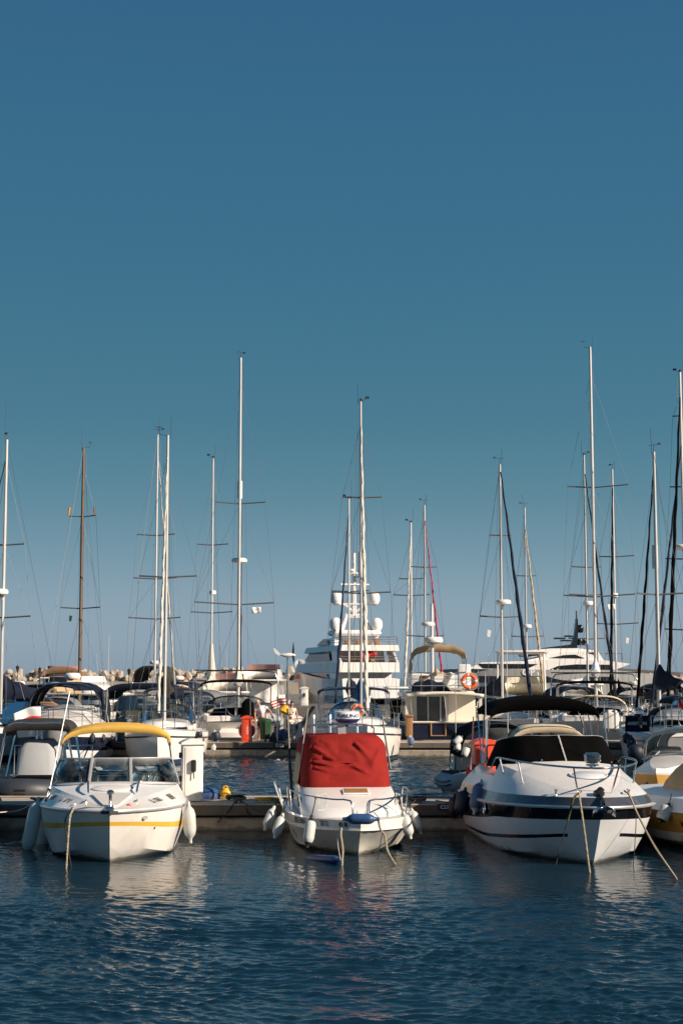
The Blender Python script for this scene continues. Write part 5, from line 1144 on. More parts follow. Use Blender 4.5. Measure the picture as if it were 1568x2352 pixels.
cruiser('small white boat with cream canopy behind the black canopied cruiser', 1243, 38.0, h=176, L=5.6, B=2.2, fb=.62, canvas='cream_canvas', ztop=2.02, zscr=1.35, hw=.88, radar=False, rails=False, valance=.12, p=3.4)
cruiser('white boat with black bimini and black cockpit cover left of the cream canopied one', 1112, 39.5, h=182, L=5.8, B=2.2, fb=.7, canvas='black_canvas', ztop=2.05, zscr=1.3, hw=.9, radar=False, rails=False, valance=.08, hullm='black_gel', bandm='black_gel')
cruiser('white bowrider with yellow topsides and slate blue canopy at the right edge', 1563, 38.0, h=-24, L=6.0, B=2.3, fb=.86, hullm='gelcoat', bandm='ochre_gel', lowm='gelcoat', canvas='slate_canvas', ztop=1.92, zscr=1.3, hw=.95, radar=False, rails=False, valance=.12)
cruiser('white cruiser moored beyond the pontoon at far right under a navy cover', 1545, 80, h=178, L=10, B=3.6, fb=1.4, canvas='navy_canvas', ztop=2.7, zscr=2.1, radar=False)
cruiser('white cruiser with pale canopy behind the yacht with solar panel arch', 470, 76, h=176, L=9, B=3.4, fb=1.2, canvas='grey_canvas', ztop=2.55, zscr=2.0, radar=False, hw=1.1)
cruiser('white cruiser with a dark hardtop right of the blue sail cover', 905, 78, h=180, L=9, B=3.4, fb=1.3, hard='gelcoat', ztop=2.6, screen='dark_glass', radar=False, arch_=False)

for a in (('white cruiser with navy bimini far behind the grey covered sailboat', 430, 94, 174, dict(canvas='navy_canvas', ztop=2.9, zscr=2.2)),
          ('white cruiser with an open flybridge beside the grey harbour shed', 520, 90, 186, dict(fly=3.1, screen='dark_glass', seats=False, arch_=False)),
          ('white flybridge boat far behind the navy canvased cruiser', 215, 96, 178, dict(fly=2.9, screen='dark_glass', seats=False, arch_=False, flyscreen='glass')),
          ('white cruiser with grey bimini behind the left edge sailboat', 62, 88, 182, dict(canvas='grey_canvas', ztop=2.6, zscr=2.0)),
          ('white cruiser with navy hood between trawler and white hardtop yacht', 1105, 88, 175, dict(canvas='navy_canvas', ztop=2.5, zscr=1.95)),
          ('white cruiser with radar arch right of the cream flybridge trawler', 1310, 92, 183, dict(hard='gelcoat', ztop=2.7, screen='dark_glass')),
          ('white cruiser with a black hood behind the beige sprayhood yacht', 1440, 86, 178, dict(canvas='black_canvas', ztop=2.6, zscr=2.05)),
          ('white cruiser with a charcoal hood behind the blue striped sailboat', 1505, 93, 184, dict(canvas='charcoal_canvas', ztop=2.8, zscr=2.1))):
    cruiser(a[0], a[1], a[2], h=a[3], L=9, B=3.3, fb=1.25, hw=1.15, **a[4])
# tan-covered boat at the right edge, bow out of the picture
BR = thing('motorboat', 'white and orange motorboat under a tan cover, cut by the right edge', 'motorboat', (7.02, 28.6, 0), heading(9)); N4 = 26
sheer = spline([(-2.7, 1.12, .62), (-.5, 1.14, .66), (1.2, .95, .70), (2.5, .45, .74), (3.0, 0, .76)], N4); chine = spline([(-2.7, .96, .08), (-.5, .98, .12), (1.2, .7, .2), (2.3, .25, .28), (2.62, 0, .32)], N4); keel = spline([(-2.7, 0, -.3), (.5, 0, -.35), (2.0, 0, -.1), (2.6, 0, .3)], N4)
q1, q2 = mixrow(chine, sheer, .30, .03), mixrow(chine, sheer, .97, .01)
hull_mesh('hull', [keel, chine, q1, q2, sheer], [0, 0, 1, 2], [M['hull_old'], M['orange_gel'], M['black_plastic']], BR, N=N4)
k2 = [Vector((p.x, max(0, p.y - .16), p.z + .24)) for p in sheer]; k3 = [Vector((p.x, p.y * .5, p.z + .34)) for p in sheer]; k4 = [Vector((p.x, 0, p.z + .36)) for p in sheer]
MB().quadgrid([sheer, k2, k3, k4]).mirror().build('deck', [M['gelcoat_cool']], BR, sharp=28)
cvr = ulevels([(.90, 1.2, .62, -1.5, 3), (1.10, .9, .52, -1.5, 3), (1.35, .4, .34, -1.4, 3), (1.52, .0, .14, -1.3, 3)], 26); cvr.append([(q[0], q[1] * .1, 1.56) for q in cvr[-1]])
MB().quadgrid(cvr).build('cockpit_cover', M['tan_canvas'], BR, sharp=50)
side_wrap(BR, q1, q2, .78, .45, 'MAXUM', .135, -1, M['ink_black'], True, 1.15)
MB().tube([(.95, -.78, 1.0), (.80, -.74, 3.2)], [.014, .007], 5).build('aerial', M['mast_white'], BR)
MB().tube([(1.05, -.86, .9), (1.05, -.86, 1.06)], .022, 8).lathe([(.05, .0), (.06, .04), (.04, .09), (.002, .1)], 12, Matrix.Translation((1.05, -.86, 1.04))).build('deck_light', M['cream_canvas'], BR)
def c5(x, y): return (1445.5 + x * .1302, 1678.3 + y * .1302)
fender_pp(at(*c5(700, 1270), 28.3), at(*c5(525, 1640), 28.2), .125, M['fender_white'], 'tilted white fender with black ends on the orange sided boat', cap=M['rubber_black'], line=at(*c5(735, 1110), 28.4))
fender_pp(at(*c5(285, 1310), 30.4), at(*c5(200, 1750), 30.4), .125, M['fender_white'], 'shaded white fender between the orange sided boat and the cruiser', line=at(*c5(320, 1180), 30.4))
fender_pp(at(*c5(315, 900), 33.9), at(*c5(295, 1130), 33.9), .10, M['fender_navy'], 'black fender hanging on the far side of the near pontoon at right')

# inflatable boats
def rib(label, cx, Y, h, L, B, r, tm='rubber_grey', sm='black_plastic', z=.42, name='inflatable_boat'):
    X0 = at(cx, 1700, Y).x; root = thing(name, label, 'inflatable boat', (X0, Y, 0), heading(h)); w_ = B / 2 - r
    P = [(-L / 2, -w_, z)] + [(-L / 4, -w_, z), (L * .12, -w_, z + .02), (L * .32, -w_ * .86, z + .09), (L * .44, -w_ * .5, z + .16), (L * .48, 0, z + .2), (L * .44, w_ * .5, z + .16), (L * .32, w_ * .86, z + .09), (L * .12, w_, z + .02), (-L / 4, w_, z), (-L / 2, w_, z)]
    MB().tube(P, [r * .55] + [r] * 12 + [r * .55], 16, smooth=60).build('tube', M[tm], root, sharp=60)
    Q = spline(P, 60)[4:-4]
    st = MB()
    for dz in (-.06, .03): st.tube([(p.x * 1.0 + (p.x / L * .02), p.y + (1 if p.y > 0 else -1) * r * .97 * min(1, abs(p.y) / w_ * 1.1), p.z + dz) if abs(p.y) > w_ * .3 else (p.x + r * .97, p.y, p.z + dz) for p in Q], .022, 5)
    st.build('rub_strake', M[sm], root)
    hl = ulevels([(z - .02, L * .44, w_, -L * .48, 2.4), (.05, L * .36, w_ * .8, -L * .48, 2.2), (-.2, L * .2, w_ * .1, -L * .48, 2)], 20); MB().quadgrid(hl).build('hull', M['charcoal_gel'], root)
    MB().poly([(q[0], q[1], z - .03) for q in hl[0]]).build('floor', M['nonskid'], root)
    MB().box((-L * .47, 0, z - .02), (.07, w_ * 1.9, .5)).build('transom', M['charcoal_gel'], root)
    return root
RL = rib('grey rigid inflatable with a black T-top and a grey covered console', 92, 37.2, 4, 6.4, 2.5, .27)
MB().box((-.2, 0, 1.0), (1.5, 1.05, 1.25), bev=.22, taper=.9).build('console_cover', M['greycover'], RL)
MB().box((1.9, .1, .72), (1.0, .95, .3), bev=.1).build('bow_cushion', M['black_canvas'], RL)
bimini(RL, -1.15, .62, .80, 1.70, 2.12, M['charcoal_canvas'], name='t_top', p=4.2, valance=.22, seed=2, droop=.01)
tf = MB()
for s in (1, -1):
    tf.tube([(.55, s * .95, .5), (.6, s * .76, 1.6), (.6, s * .64, 2.0), (.6, 0, 2.03)], .028, 7, smooth=14).tube([(-1.0, s * .95, .5), (-1.15, s * .76, 1.6), (-1.15, s * .64, 2.0), (-1.15, 0, 2.03)], .028, 7, smooth=14)
tf.tube([(.05, -.06, 1.6), (.05, -.06, 2.05)], .03, 7).tube([(.05, .06, 1.6), (.05, .06, 2.05)], .03, 7).build('t_top_frame', M['chrome'], RL)
MB().box((-3.35, 0, 1.02), (.55, .62, .8), bev=.18, taper=.85).box((-3.3, 0, .4), (.25, .3, .8)).build('outboard', M['rubber_grey'], RL)
MB().lathe([(.30, 0), (.34, .1), (.32, .3), (.24, .42), (.02, .46)], 16, Matrix.Translation((-3.35, 0, 1.35))).build('outboard_cover', M['grey_canvas'], RL)
MB().tube([(-2.9, -1.0, .6), (-2.95, -1.0, 1.35), (-2.9, 1.0, 1.35), (-2.9, 1.0, .6)], .02, 6).build('stern_frame', M['steel'], RL)
fl = at(95, 1622, 41.2); flag(fl, .72, .50, ['flag_white', 'flag_red'], 'white and red flag on the stern of the grey inflatable', ang=R(190), droop=.28, wave=.05, pole=[(0, 0, .06), (0, 0, -1.3)])
rib('white hulled dinghy tied up behind the near pontoon, with fenders along its side', 1078, 37.0, 6, 2.8, 1.4, .2, tm='greycover', sm='rubber_black', z=.6)
k_ = 0
for (a, b, lab) in (((1062, 1690), (1038, 1712), 'white fender lying slanted on top of the dark dinghy'), ((1050, 1703), (1049, 1728), 'upright white fender hanging under the dark dinghy'), ((1075, 1713), (1062, 1742), 'white fender nearest the red post, on the dark dinghy')):
    fender_pp(at(*a, 36.2), at(*b, 36.1), .085, M['fender_white'], lab, cap=M['rubber_black'])
BK = thing('motorboat', 'dark boat bow under a wrinkled grey cover at the left edge', 'motorboat', (-7.78, 30.3, 0), heading(6))
sheer = spline([(-2, .9, .5), (0, .85, .55), (1.4, .45, .62), (2.1, 0, .66)], 18); wl = spline([(-2, .8, 0), (0, .72, 0), (1.2, .3, 0), (1.8, 0, .05)], 18); kl = spline([(-2, 0, -.2), (1.7, 0, 0)], 18)
hull_mesh('hull', [kl, wl, sheer], [0, 0], [M['black_gel']], BK, N=18)
MB().quadgrid([[Vector((p.x, p.y * 1.03, p.z - .05)) for p in sheer], [Vector((p.x, p.y * .98, p.z + .1)) for p in sheer], [Vector((p.x, p.y * .45, p.z + .42 + .05 * math.sin(p.x * 9))) for p in sheer], [Vector((p.x, 0, p.z + .5 + .03 * math.sin(p.x * 13))) for p in sheer]]).mirror().build('cover', M['greycover'], BK)

# ------------------------------------------------------------------ trawler yacht with navy transom
TY, TQ = 64.6, 64.6 / FPX; TC = at(1019, 1650, TY)
TR = thing('trawler_yacht', 'cream trawler yacht with navy transom, tan bimini and sliding glass doors', 'motorboat', (TC.x, TY, 0), heading(180))
def tx(px): return -(px - 1019) * TQ
def tz(py, dY=0): return CAM_H + (HOR - py) * (TY + dY) / FPX
sheer = spline([(0, 1.62, 1.24), (3, 1.8, 1.2), (7, 1.6, 1.4), (10, .7, 1.75), (11.4, 0, 1.95)], 24); wl = spline([(0, 1.5, .0), (3, 1.65, 0), (7, 1.3, 0), (10, .4, 0), (10.9, 0, .1)], 24); kl = spline([(0, 0, -.5), (6, 0, -.7), (10.7, 0, -.1)], 24)
hull_mesh('hull', [kl, wl, mixrow(wl, sheer, .9), sheer], [0, 0, 1], [M['navy_gel'], M['gelcoat']], TR, N=24, sharp=30)
MB().tube([(p.x, p.y + .02, p.z) for p in sheer] + [(p.x, -p.y - .02, p.z) for p in reversed(sheer)], .05, 6).tube([(-.02, -1.62, 1.25), (-.02, 1.62, 1.25)], .05, 6).build('toe_rail', M['gelcoat_cream'], TR)
MB().box((5, 0, 1.18), (10, 3.0, .04)).build('deck', M['nonskid'], TR)
fr = MB()
for (a, b) in (((tx(989), 1.22), (tx(989), .68)), ((tx(1022), 1.22), (tx(1022), .68)), ((tx(989), .68), (tx(1022), .68))): fr.tube([(-.03, a[0], a[1]), (-.03, b[0], b[1])], .035, 4)
fr.build('transom_gate', M['teak'], TR)
MB().box((-.18, tx(939), 1.05), (.24, .30, .86), bev=.05).box((-.18, tx(939), 1.52), (.3, .36, .10), bev=.03).tube([(-.2, tx(939), .7), (-.2, tx(939), .4)], .05, 6).build('outboard', M['teak'], TR)
x_b = 1.7
MB().box((4.9, 0, 1.85), (6.4, 2.95, 1.35), bev=.08).build('saloon', M['gelcoat_cream'], TR)
dg = MB().box((x_b - .02, tx(994), 1.76), (.05, 1.28, 1.12)); d_ = dg.build('sliding_door', M['smoked'], TR)
fr = MB()
for px in (957, 985, 1014, 1031): fr.box((x_b - .06, tx(px + 3), 1.76), (.05, .05, 1.16))
fr.box((x_b - .06, tx(994), 2.33), (.05, 1.4, .05)).build('door_frame', M['alu'], TR)
MB().lathe([(.11, 0), (.11, .02), (.08, .03), (.002, .03)], 18, frame((x_b - .0, tx(934), tz(1614, 1.6)), (0, -1, 0), (0, 0, 1)) @ Matrix.Rotation(R(180), 4, 'Y')).build('vent', M['grey_canvas'], TR)
# overhanging boat deck, curved like the photo
rows = []
for x in (-.15, 1.5, 7.6):
    rows.append([(x, -1.68 + 3.36 * i / 16, 2.42 + .11 * (1 - ((i - 8) / 8) ** 2)) for i in range(17)])
o = MB().quadgrid(rows).build('boat_deck', M['gelcoat_cream'], TR); solid(o, .13)
po = MB()
for y in (-1.55, 1.55): po.box((.15, y, 1.82), (.22, .14, 1.2), taper=.8)
po.build('deck_support', M['gelcoat_cream'], TR)
for y in (tx(948), tx(1027)): MB().tube([(.05, y, 1.25), (-.05, y + .12, 2.42)], .03, 6).build('boarding_pole', M['steel'], TR)
rl = MB()
for z in (2.78, 3.05, 3.3): rl.tube([(4.5, 1.5, z), (0, 1.5, z), (-.05, 1.4, z), (-.05, -1.4, z), (0, -1.5, z), (4.5, -1.5, z)], .014, 4)
for y in (1.45, .95, .5, 0, -.5, -.95, -1.45): rl.tube([(-.05, y, 2.5), (-.05, y, 3.3)], .014, 4)
rl.build('boat_deck_rail', M['steel'], TR)
MB().box((4.6, 0, 2.95), (2.6, 2.5, .8), bev=.12).box((3.4, -1.15, 3.15), (.3, .55, 1.1), bev=.05).build('flybridge', M['gelcoat_cool'], TR)
bimini(TR, 2.6, 5.0, 1.18, 3.95, 4.62, M['tan_canvas'], name='bimini', p=2.6, droop=.08, nx=10, valance=.32, cross=.1, seed=4)
bm = MB()
for x in (2.7, 3.8, 4.9): bm.tube([(3.4, -1.2, 3.2), (x, -1.17, 3.9)] + [(x, y * .98, z - .04) for y, z in arch(1.18, 3.95, 4.55, 13, 2.6)] + [(x, 1.17, 3.9), (3.4, 1.2, 3.2)], .02, 5)
bm.build('bimini_frame', M['steel'], TR)
MB().quadgrid([[(2.7, 1.22, 3.95), (4.8, 1.22, 3.95)], [(2.9, 1.28, 3.3), (4.8, 1.28, 3.3)]]).build('bimini_curtain', M['tan_canvas'], TR)
MB().tube([(2.2, tx(1000) * 1.0, 2.5), (2.2, tx(1000), tz(1388, 2.2))], [.10, .075], 9).build('mast', M['alu'], TR)
dish(TR, (1.9, tx(990), tz(1440, 2)), .3, .2); dish(TR, (2.1, tx(1003), tz(1478, 2)), .42, .28); MB().box((2.0, tx(996), tz(1478, 2) - .04), (.3, .7, .05)).build('radar_bracket', M['alu'], TR)
MB().quadgrid([[(1.2, -.3 + .25 * i, 3.2) for i in range(6)], [(2.6, -.4 + .28 * i, 3.55 - .3 * abs(i - 2)) for i in range(6)]]).build('flybridge_cover', M['tan_canvas'], TR)
# dinghy under a dark cover on the boat deck
dn = MB(); rows = []
for i in range(20):
    t = i / 19; y = 1.28 - 2.15 * t; hh = .50 * math.sin(math.pi * min(1, t * 1.15 + .12)) ** .6 + .05 * math.sin(t * 23)
    rows.append([(.35, y, 2.52), (.28 + .06 * math.sin(t * 31), y, 2.52 + hh * .5), (.55, y, 2.52 + hh * .92), (.95, y, 2.52 + hh), (1.4, y, 2.52 + hh * .85), (1.6, y, 2.52)])
dnm = dn.quadgrid(rows).build('covered_dinghy', M['navy_canvas'], None, sharp=60); dnm.matrix_world = TR.matrix_basis.copy(); tag(dnm, 'dinghy under a dark wrinkled cover on the roof of the trawler', 'dinghy')
rb = TR.matrix_basis @ Vector((-.2, tx(1076), tz(1565))); ring_buoy(rb, .27, .075, 'orange lifebuoy on the roof rail of the trawler with navy transom', (1, 0, 0))
rb = at(820, 1632, 57.2); ring_buoy(rb, .18, .05, 'small orange lifebuoy on the sailboat with the blue sail cover', (1, 0, 0))
# fenders of the second row
for (a, b, r_, mt, cp, Y, lab) in (((456, 1677), (458, 1697), .13, 'fender_navy', 'fender_white', 56.6, 'navy fender with white top left of the bow fender pair behind the pedestal'),
    ((492, 1676), (500, 1706), .17, 'fender_navy', 'fender_white', 57.6, 'fat navy fender with white ends at the right side of the grey covered sailboat'),
    ((332, 1672), (334, 1690), .13, 'fender_navy', 'fender_navy', 56.8, 'black fender on the shaded side of the grey covered sailboat'),
    ((492, 1708), (490, 1728), .09, 'fender_white', 'fender_white', 60.2, 'small white fender at the corner of the far pontoon'),
    ((941, 1688), (944, 1716), .13, 'fender_slate', 'fender_white', 57.6, 'slate blue fender hanging right of the sailboat with the blue sail cover'),
    ((213, 1682), (211, 1712), .11, 'fender_navy', 'fender_navy', 55.4, 'black fender on the hull of the navy canvased cruiser'),
    ((236, 1684), (238, 1708), .10, 'fender_navy', 'fender_navy', 56.5, 'second black fender farther aft on the navy canvased cruiser'),
    ((255, 1686), (262, 1724), .14, 'fender_navy', 'fender_navy', 58.2, 'rightmost black fender on the navy canvased cruiser'),
    ((1437, 1681), (1440, 1712), .15, 'fender_navy', 'fender_navy', 55.5, 'left one of two navy fenders on the blue striped sailboat'),
    ((1449, 1688), (1446, 1726), .14, 'fender_navy', 'fender_navy', 54.9, 'right one of two navy fenders on the blue striped sailboat')):
    fender_pp(at(*a, Y), at(*b, Y), r_, M[mt], lab, cap=M[cp])
ball_fender(at(1459, 1704, 53.6), .30, M['fender_navy'], 'round navy buoy fender on the blue striped sailboat')
# name cloth, outboard on the blue striped sailboat
ax = at(1462, 1662, 54.6)
MB().quadgrid([[(-.42, 0, .28), (0, .02, .29), (.42, 0, .28)], [(-.44, 0, -.28), (0, .02, -.3), (.44, 0, -.28)]]).build('name_cloth', M['navy_canvas'], AMB).matrix_basis = AMB.matrix_basis.inverted() @ Matrix.Translation(ax)
lettering('AMBITION', .17, AMB.matrix_basis.inverted() @ Matrix.Translation(ax) @ frame((0, -.03, 0), (1, 0, 0), (0, 0, 1)), M['ink_white'], AMB, True, squeeze=.85)
ob = at(1466 + 6, 1640, 54.3); inv = AMB.matrix_basis.inverted()
MB().box(inv @ at(1466, 1636, 54.3), (.4, .34, .34), bev=.12).build('outboard', M['chrome'], AMB); MB().tube([inv @ at(1468, 1641, 54.3), inv @ at(1470, 1672, 54.3)], [.09, .05], 7).build('outboard_leg', M['rubber_grey'], AMB)
# D21 yacht: arch, solar panel, wind generator, covered outboard, flags
stern_arch(D21, -13.5 * .58 + .5, 1.75, 1.3, 3.35, True)
inv = D21.matrix_basis.inverted(); SY = 62.9
MB().box((-7.2, 0, .75), (1.3, 1.5, .5), bev=.15).build('sugar_scoop', M['gelcoat'], D21)
ob_ = MB().box((0, 0, .30), (.62, .5, .95), bev=.2, taper=.82).box((0, .02, -.2), (.3, .3, .3)).build('covered_outboard', M['black_canvas'], D21); ob_.matrix_basis = inv @ Matrix.Translation(at(569, 1648, 63.9))
wt = at(660, 1508, 65.0); WT = thing('wind_generator', 'white wind generator with a fin tail on a steel pole', 'wind generator', (wt.x, wt.y, 0))
MB().tube([(0, 0, 1.0), (0, 0, wt.z)], .035, 8).build('pole', M['steel'], WT)
MB().tube([(-.30, 0, wt.z + .08), (-.1, 0, wt.z + .05), (.12, 0, wt.z + .06), (.22, 0, wt.z + .06)], [.03, .09, .10, .07], 10).build('nacelle', M['white_plastic'], WT)
MB().prism([(-.28, .10), (-.52, .34), (-.60, .36), (-.52, .14), (-.36, .03)], lambda u, v, k: (u, .012 if k else -.012, wt.z + v)).build('tail_fin', M['white_plastic'], WT)
MB().tube([(.22, 0, wt.z + .06), (.36, 0, wt.z + .06)], [.075, .015], 10).build('spinner', M['plain_white'], WT)
for k in range(3):
    a = R(80 + 120 * k); MB().tube([(.24, 0, wt.z + .06), (.25, .25 * math.cos(a), wt.z + .06 + .25 * math.sin(a)), (.25, .56 * math.cos(a), wt.z + .06 + .56 * math.sin(a))], [.05, .045, .012], 5, flat=.4).build('blade', M['black_plastic'], WT)
US = at(656, 1603, 63.6)
flag(US, .62, .36, ['flag_red', 'flag_white', 'flag_red', 'flag_white', 'flag_red', 'flag_white'], 'red and white striped flag on the stern of the solar panel yacht', ang=R(175), droop=.25, pole=[(0, 0, .08), (.05, 0, -.9)])
cyf = at(599, 1394, 69.5); flag(cyf, .40, .27, ['flag_white', 'flag_white'], 'white flag with an orange island under the spreader of the tallest left mast', ang=R(180), droop=.05, wave=.03, emblem=(.5, .5, .17, 'flag_orange'))
cyf = at(1411, 1387, 83.5); flag(cyf, .42, .30, ['flag_white', 'flag_white'], 'white flag with an orange island on the mast with black furled sail', ang=R(182), droop=.1, wave=.03, emblem=(.5, .5, .15, 'flag_orange'))
RW = at(1556, 1590, 54); flag(RW, .55, .5, ['flag_white', 'flag_red'], 'white and red flag hanging limp at the right edge', ang=R(-70), droop=.8, wave=.06, pole=[(0, 0, .1), (0, 0, -1.2)])
for (px, py, Y, lab) in ((160, 1413, 81, 'tiny dark green pennant under the brown mast spreader'), (1119, 1446, 67.5, 'tiny white pennant left of the navy furled sail'), (1437, 1464, 83, 'tiny white pennant right of the black furled sail')):
    p = at(px, py, Y); o = MB().prism([(0, 0), (.16, -.05), (.10, -.34), (-.02, -.30)], lambda u, v, k: (p.x + u, p.y + (.006 if k else -.006), p.z + v)).build('pennant', M['bin_green' if px < 200 else 'flag_white']); tag(o, lab, 'pennant')
# raft case and arch on the beige sprayhood yacht
inv = JB.matrix_basis.inverted(); stern_arch(JB, -14 * .58 + .55, 1.8, 1.3, 3.25, True)
rc = MB().box((0, 0, 0), (.34, .62, .86), bev=.12).build('raft_case', M['white_plastic'], JB); rc.matrix_basis = inv @ Matrix.Translation(at(1402, 1655, 62.2)) @ Matrix.Rotation(R(90), 4, 'Z')
st = MB()
for y in (-.14, .14): st.box((0, y, 0), (.36, .04, .88))
s_ = st.build('raft_strap', M['grey_canvas'], JB); s_.matrix_basis = rc.matrix_basis.copy()
# ------------------------------------------------------------------ superyacht seen from astern
SY0 = 150.0; q = SY0 / FPX; SX = at(852, 1550, SY0).x
S1 = thing('superyacht', 'white superyacht with four satellite domes seen from astern', 'superyacht', (SX, SY0, 0), heading(193))
def sz(py): return CAM_H + (HOR - py) * q
hull = spline([(0, 2.9, 3.0), (8, 3.3, 3.1), (20, 3.1, 3.8), (30, 1.6, 4.8), (36, 0, 5.4)], 24); wl = spline([(0, 2.7, 0), (8, 3.1, 0), (20, 2.6, 0), (30, .9, 0), (34, 0, 0)], 24); kl = spline([(0, 0, -1), (34, 0, -1)], 24)
hull_mesh('hull', [kl, wl, mixrow(wl, hull, .45), hull], [0, 0, 1], [M['navy_gel'], M['yacht_side']], S1, N=24, transom=1)
def tier(name, z0, z1, xa, xf0, xf1, w0, w1, mt, p=2.4, parent=S1):
    r = ulevels([(z0, xf0, w0, xa, p), (z1, xf1, w1, xa, p)], 22); m = MB().quadgrid(r)
    m.poly([r[0][0], r[0][-1], r[1][-1], r[1][0]]); m.poly(list(r[1])); return m.build(name, M[mt], parent, sharp=35)
tier('main_deck', 2.6, 3.65, 3.0, 27, 26, 2.9, 2.85, 'yacht_side')
MB().box((.35, 0, 2.35), (.3, 5.6, 1.4), bev=.1).build('aft_bulwark', M['gelcoat_cream'], S1)
tier('upper_deck', 3.65, 4.62, .6, 25.5, 24.5, 3.05, 3.0, 'plain_white')
tier('upper_saloon', 4.62, 5.78, 4.2, 22.5, 20.5, 2.5, 2.35, 'yacht_side')
tier('sundeck', 5.75, 6.32, .3, 21, 20, 2.95, 2.85, 'plain_white')
tier('wheelhouse', 6.32, 7.2, 8.5, 17.5, 15.5, 2.1, 1.8, 'yacht_side')
MB().box((4.3, 0, 5.2), (.15, 4.3, 1.05)).box((3.2, 0, 3.15), (.2, 5.2, .95)).build('aft_doors', M['dark_glass'], S1)
for (z0, z1, xa, xb_, w_) in ((4.85, 5.55, 6.5, 19.5, 2.62), (2.95, 3.5, 6, 24, 2.96), (6.5, 7.0, 10, 15.5, 2.1)):
    for s in (1, -1):
        MB().prism([(xa, z0), (xb_, z0 + .05), (xb_ - 2.2, z1), (xa + .5, z1)], lambda u, v, k: (u, s * (w_ + (.05 if k else -.5)), v)).build('side_window', M['dark_glass'], S1)
for s in (1, -1): MB().prism([(0.6, 4.62), (4.2, 4.62), (4.6, 5.75), (2.2, 5.75)], lambda u, v, k: (u, s * (2.95 if k else 2.75), v)).build('deck_wing', M['yacht_side'], S1)
MB().box((7.0, 0, 7.65), (3.6, 4.9, .55), bev=.2).build('hardtop', M['plain_white'], S1)
lg = MB()
for s in (1, -1): lg.box((6.6, s * 2.1, 6.85), (1.6, .5, 1.1), taper=.8)
lg.build('hardtop_leg', M['yacht_side'], S1)
ar = [(6.4, -1.5, 7.9), (6.8, -1.0, 9.25), (7, -.85, 9.45), (7, .85, 9.45), (6.8, 1.0, 9.25), (6.4, 1.5, 7.9)]
MB().tube(ar, .24, 4).build('mast_arch', M['yacht_side'], S1)
MB().box((7, 0, 11.6), (.4, .42, 4.4), taper=.7).box((7, 0, 14.8), (.25, .25, 2.2)).build('mast', M['plain_white'], S1)
cb = MB()
for (py, w_) in ((1378, 2.0), (1331, 3.0), (1304, 1.3)): cb.box((6.9, 0, sz(py) - .12), (.4, w_ * 1.0, .14))
cb.box((6.9, 0, 12.6), (.2, .2, 4.6))
cb.tube([(6.8, -2.2, 10.55), (6.8, -1.2, 10.6), (6.9, -.6, 10.2), (7, 0, 9.7)], .12, 6, smooth=10).tube([(6.8, 2.2, 10.55), (6.8, 1.2, 10.6), (6.9, .6, 10.2), (7, 0, 9.7)], .12, 6, smooth=10).build('mast_crosstree', M['plain_white'], S1)
dish(S1, (6.6, -.45, sz(1320)), .5, .4); dish(S1, (6.6, .4, sz(1304)), .28, .3)
for s in (1, -1):
    dome(S1, (6.2, s * 2.15, 7.93), .60, 1.3); dome(S1, (6.6, s * 1.98, 10.62), .60, 1.3)
rl = MB()
for z in (6.6, 6.85, 7.1): rl.tube([(5, -2.85, z), (.5, -2.8, z), (.45, 0, z), (.5, 2.8, z), (5, 2.85, z)], .03, 4)
for y in (-2.8, -1.9, -.9, 0, .9, 1.9, 2.8): rl.tube([(.47, y, 6.3), (.47, y, 7.1)], .03, 4)
for z in (4.95, 5.2): rl.tube([(3.6, -2.9, z), (.7, -2.85, z), (.7, 2.85, z), (3.6, 2.9, z)], .03, 4)
rl.build('deck_rail', M['steel'], S1)
fu = MB()
for (x, y) in ((2.2, -1.2), (2.4, .6), (2.0, 1.8), (3.0, -.4)): fu.box((x, y, 6.55), (.6, .6, .4), bev=.1).box((x + .3, y, 6.8), (.12, .6, .5), bev=.05)
fu.build('deck_furniture', M['teak'], S1)
tb = MB().box((2.2, .4, 4.95), (1.0, 2.4, .08)); 
for y in (-.5, .2, .9, 1.5): tb.box((1.5, y, 4.85), (.4, .45, .4), bev=.06).box((1.3, y, 5.15), (.1, .45, .4), bev=.03)
tb.build('deck_furniture', M['teak'], S1)
MB().tube([(1.0, -.6, 4.6), (.4, -.7, 6.4)], .05, 6).build('ensign_staff', M['teak'], S1)
e = S1.matrix_basis @ Vector((.45, -.68, 6.25)); flag(e, 1.6, 1.0, ['flag_red', 'flag_red'], 'big red ensign drooping at the stern of the domed superyacht', ang=R(185), droop=.45, wave=.12)
# ------------------------------------------------------------------ grey and white superyacht in profile
Y2 = 275.0; q2 = Y2 / FPX; C2x = 1240; S2 = thing('superyacht', 'long grey and white superyacht with a black radar mast, in profile', 'superyacht', ((C2x - CX) * q2 * 1.0, Y2, 0), heading(-84))
def s2(px, py): return (-(px - C2x) * q2, CAM_H + (HOR - py) * q2)
def o2(pts): return [s2(1041.25 + x * .33594, 1378 + y * .33594) for x, y in pts]
def pr2(name, pts, w_, mt, side=0, dw=.06):
    P = o2(pts)
    if not side: return MB().prism(P, lambda u, v, k: (u, w_ if k else -w_, v)).build(name, M[mt], S2, sharp=30)
    for s in (1, -1): MB().prism(P, lambda u, v, k: (u, s * (w_ + (dw if k else -.4)), v)).build(name, M[mt], S2, sharp=30)
hs2 = [(-110, 478), (0, 470), (120, 468), (520, 478), (1060, 480), (1180, 492), (1390, 520), (1400, 560), (1180, 600), (1060, 660), (0, 660), (-60, 600)]
top = [s2(1041.25 + x * .33594, 1378 + y * .33594) for x, y in ((1390, 515), (1180, 492), (1060, 482), (520, 478), (120, 468), (0, 470), (-110, 477))]
sh2_ = spline([(top[0][0], 2.9, top[0][1]), (top[2][0], 3.6, top[2][1]), (top[3][0], 3.7, top[3][1]), (top[4][0], 2.6, top[4][1]), (top[6][0], 0, top[6][1])], 24)
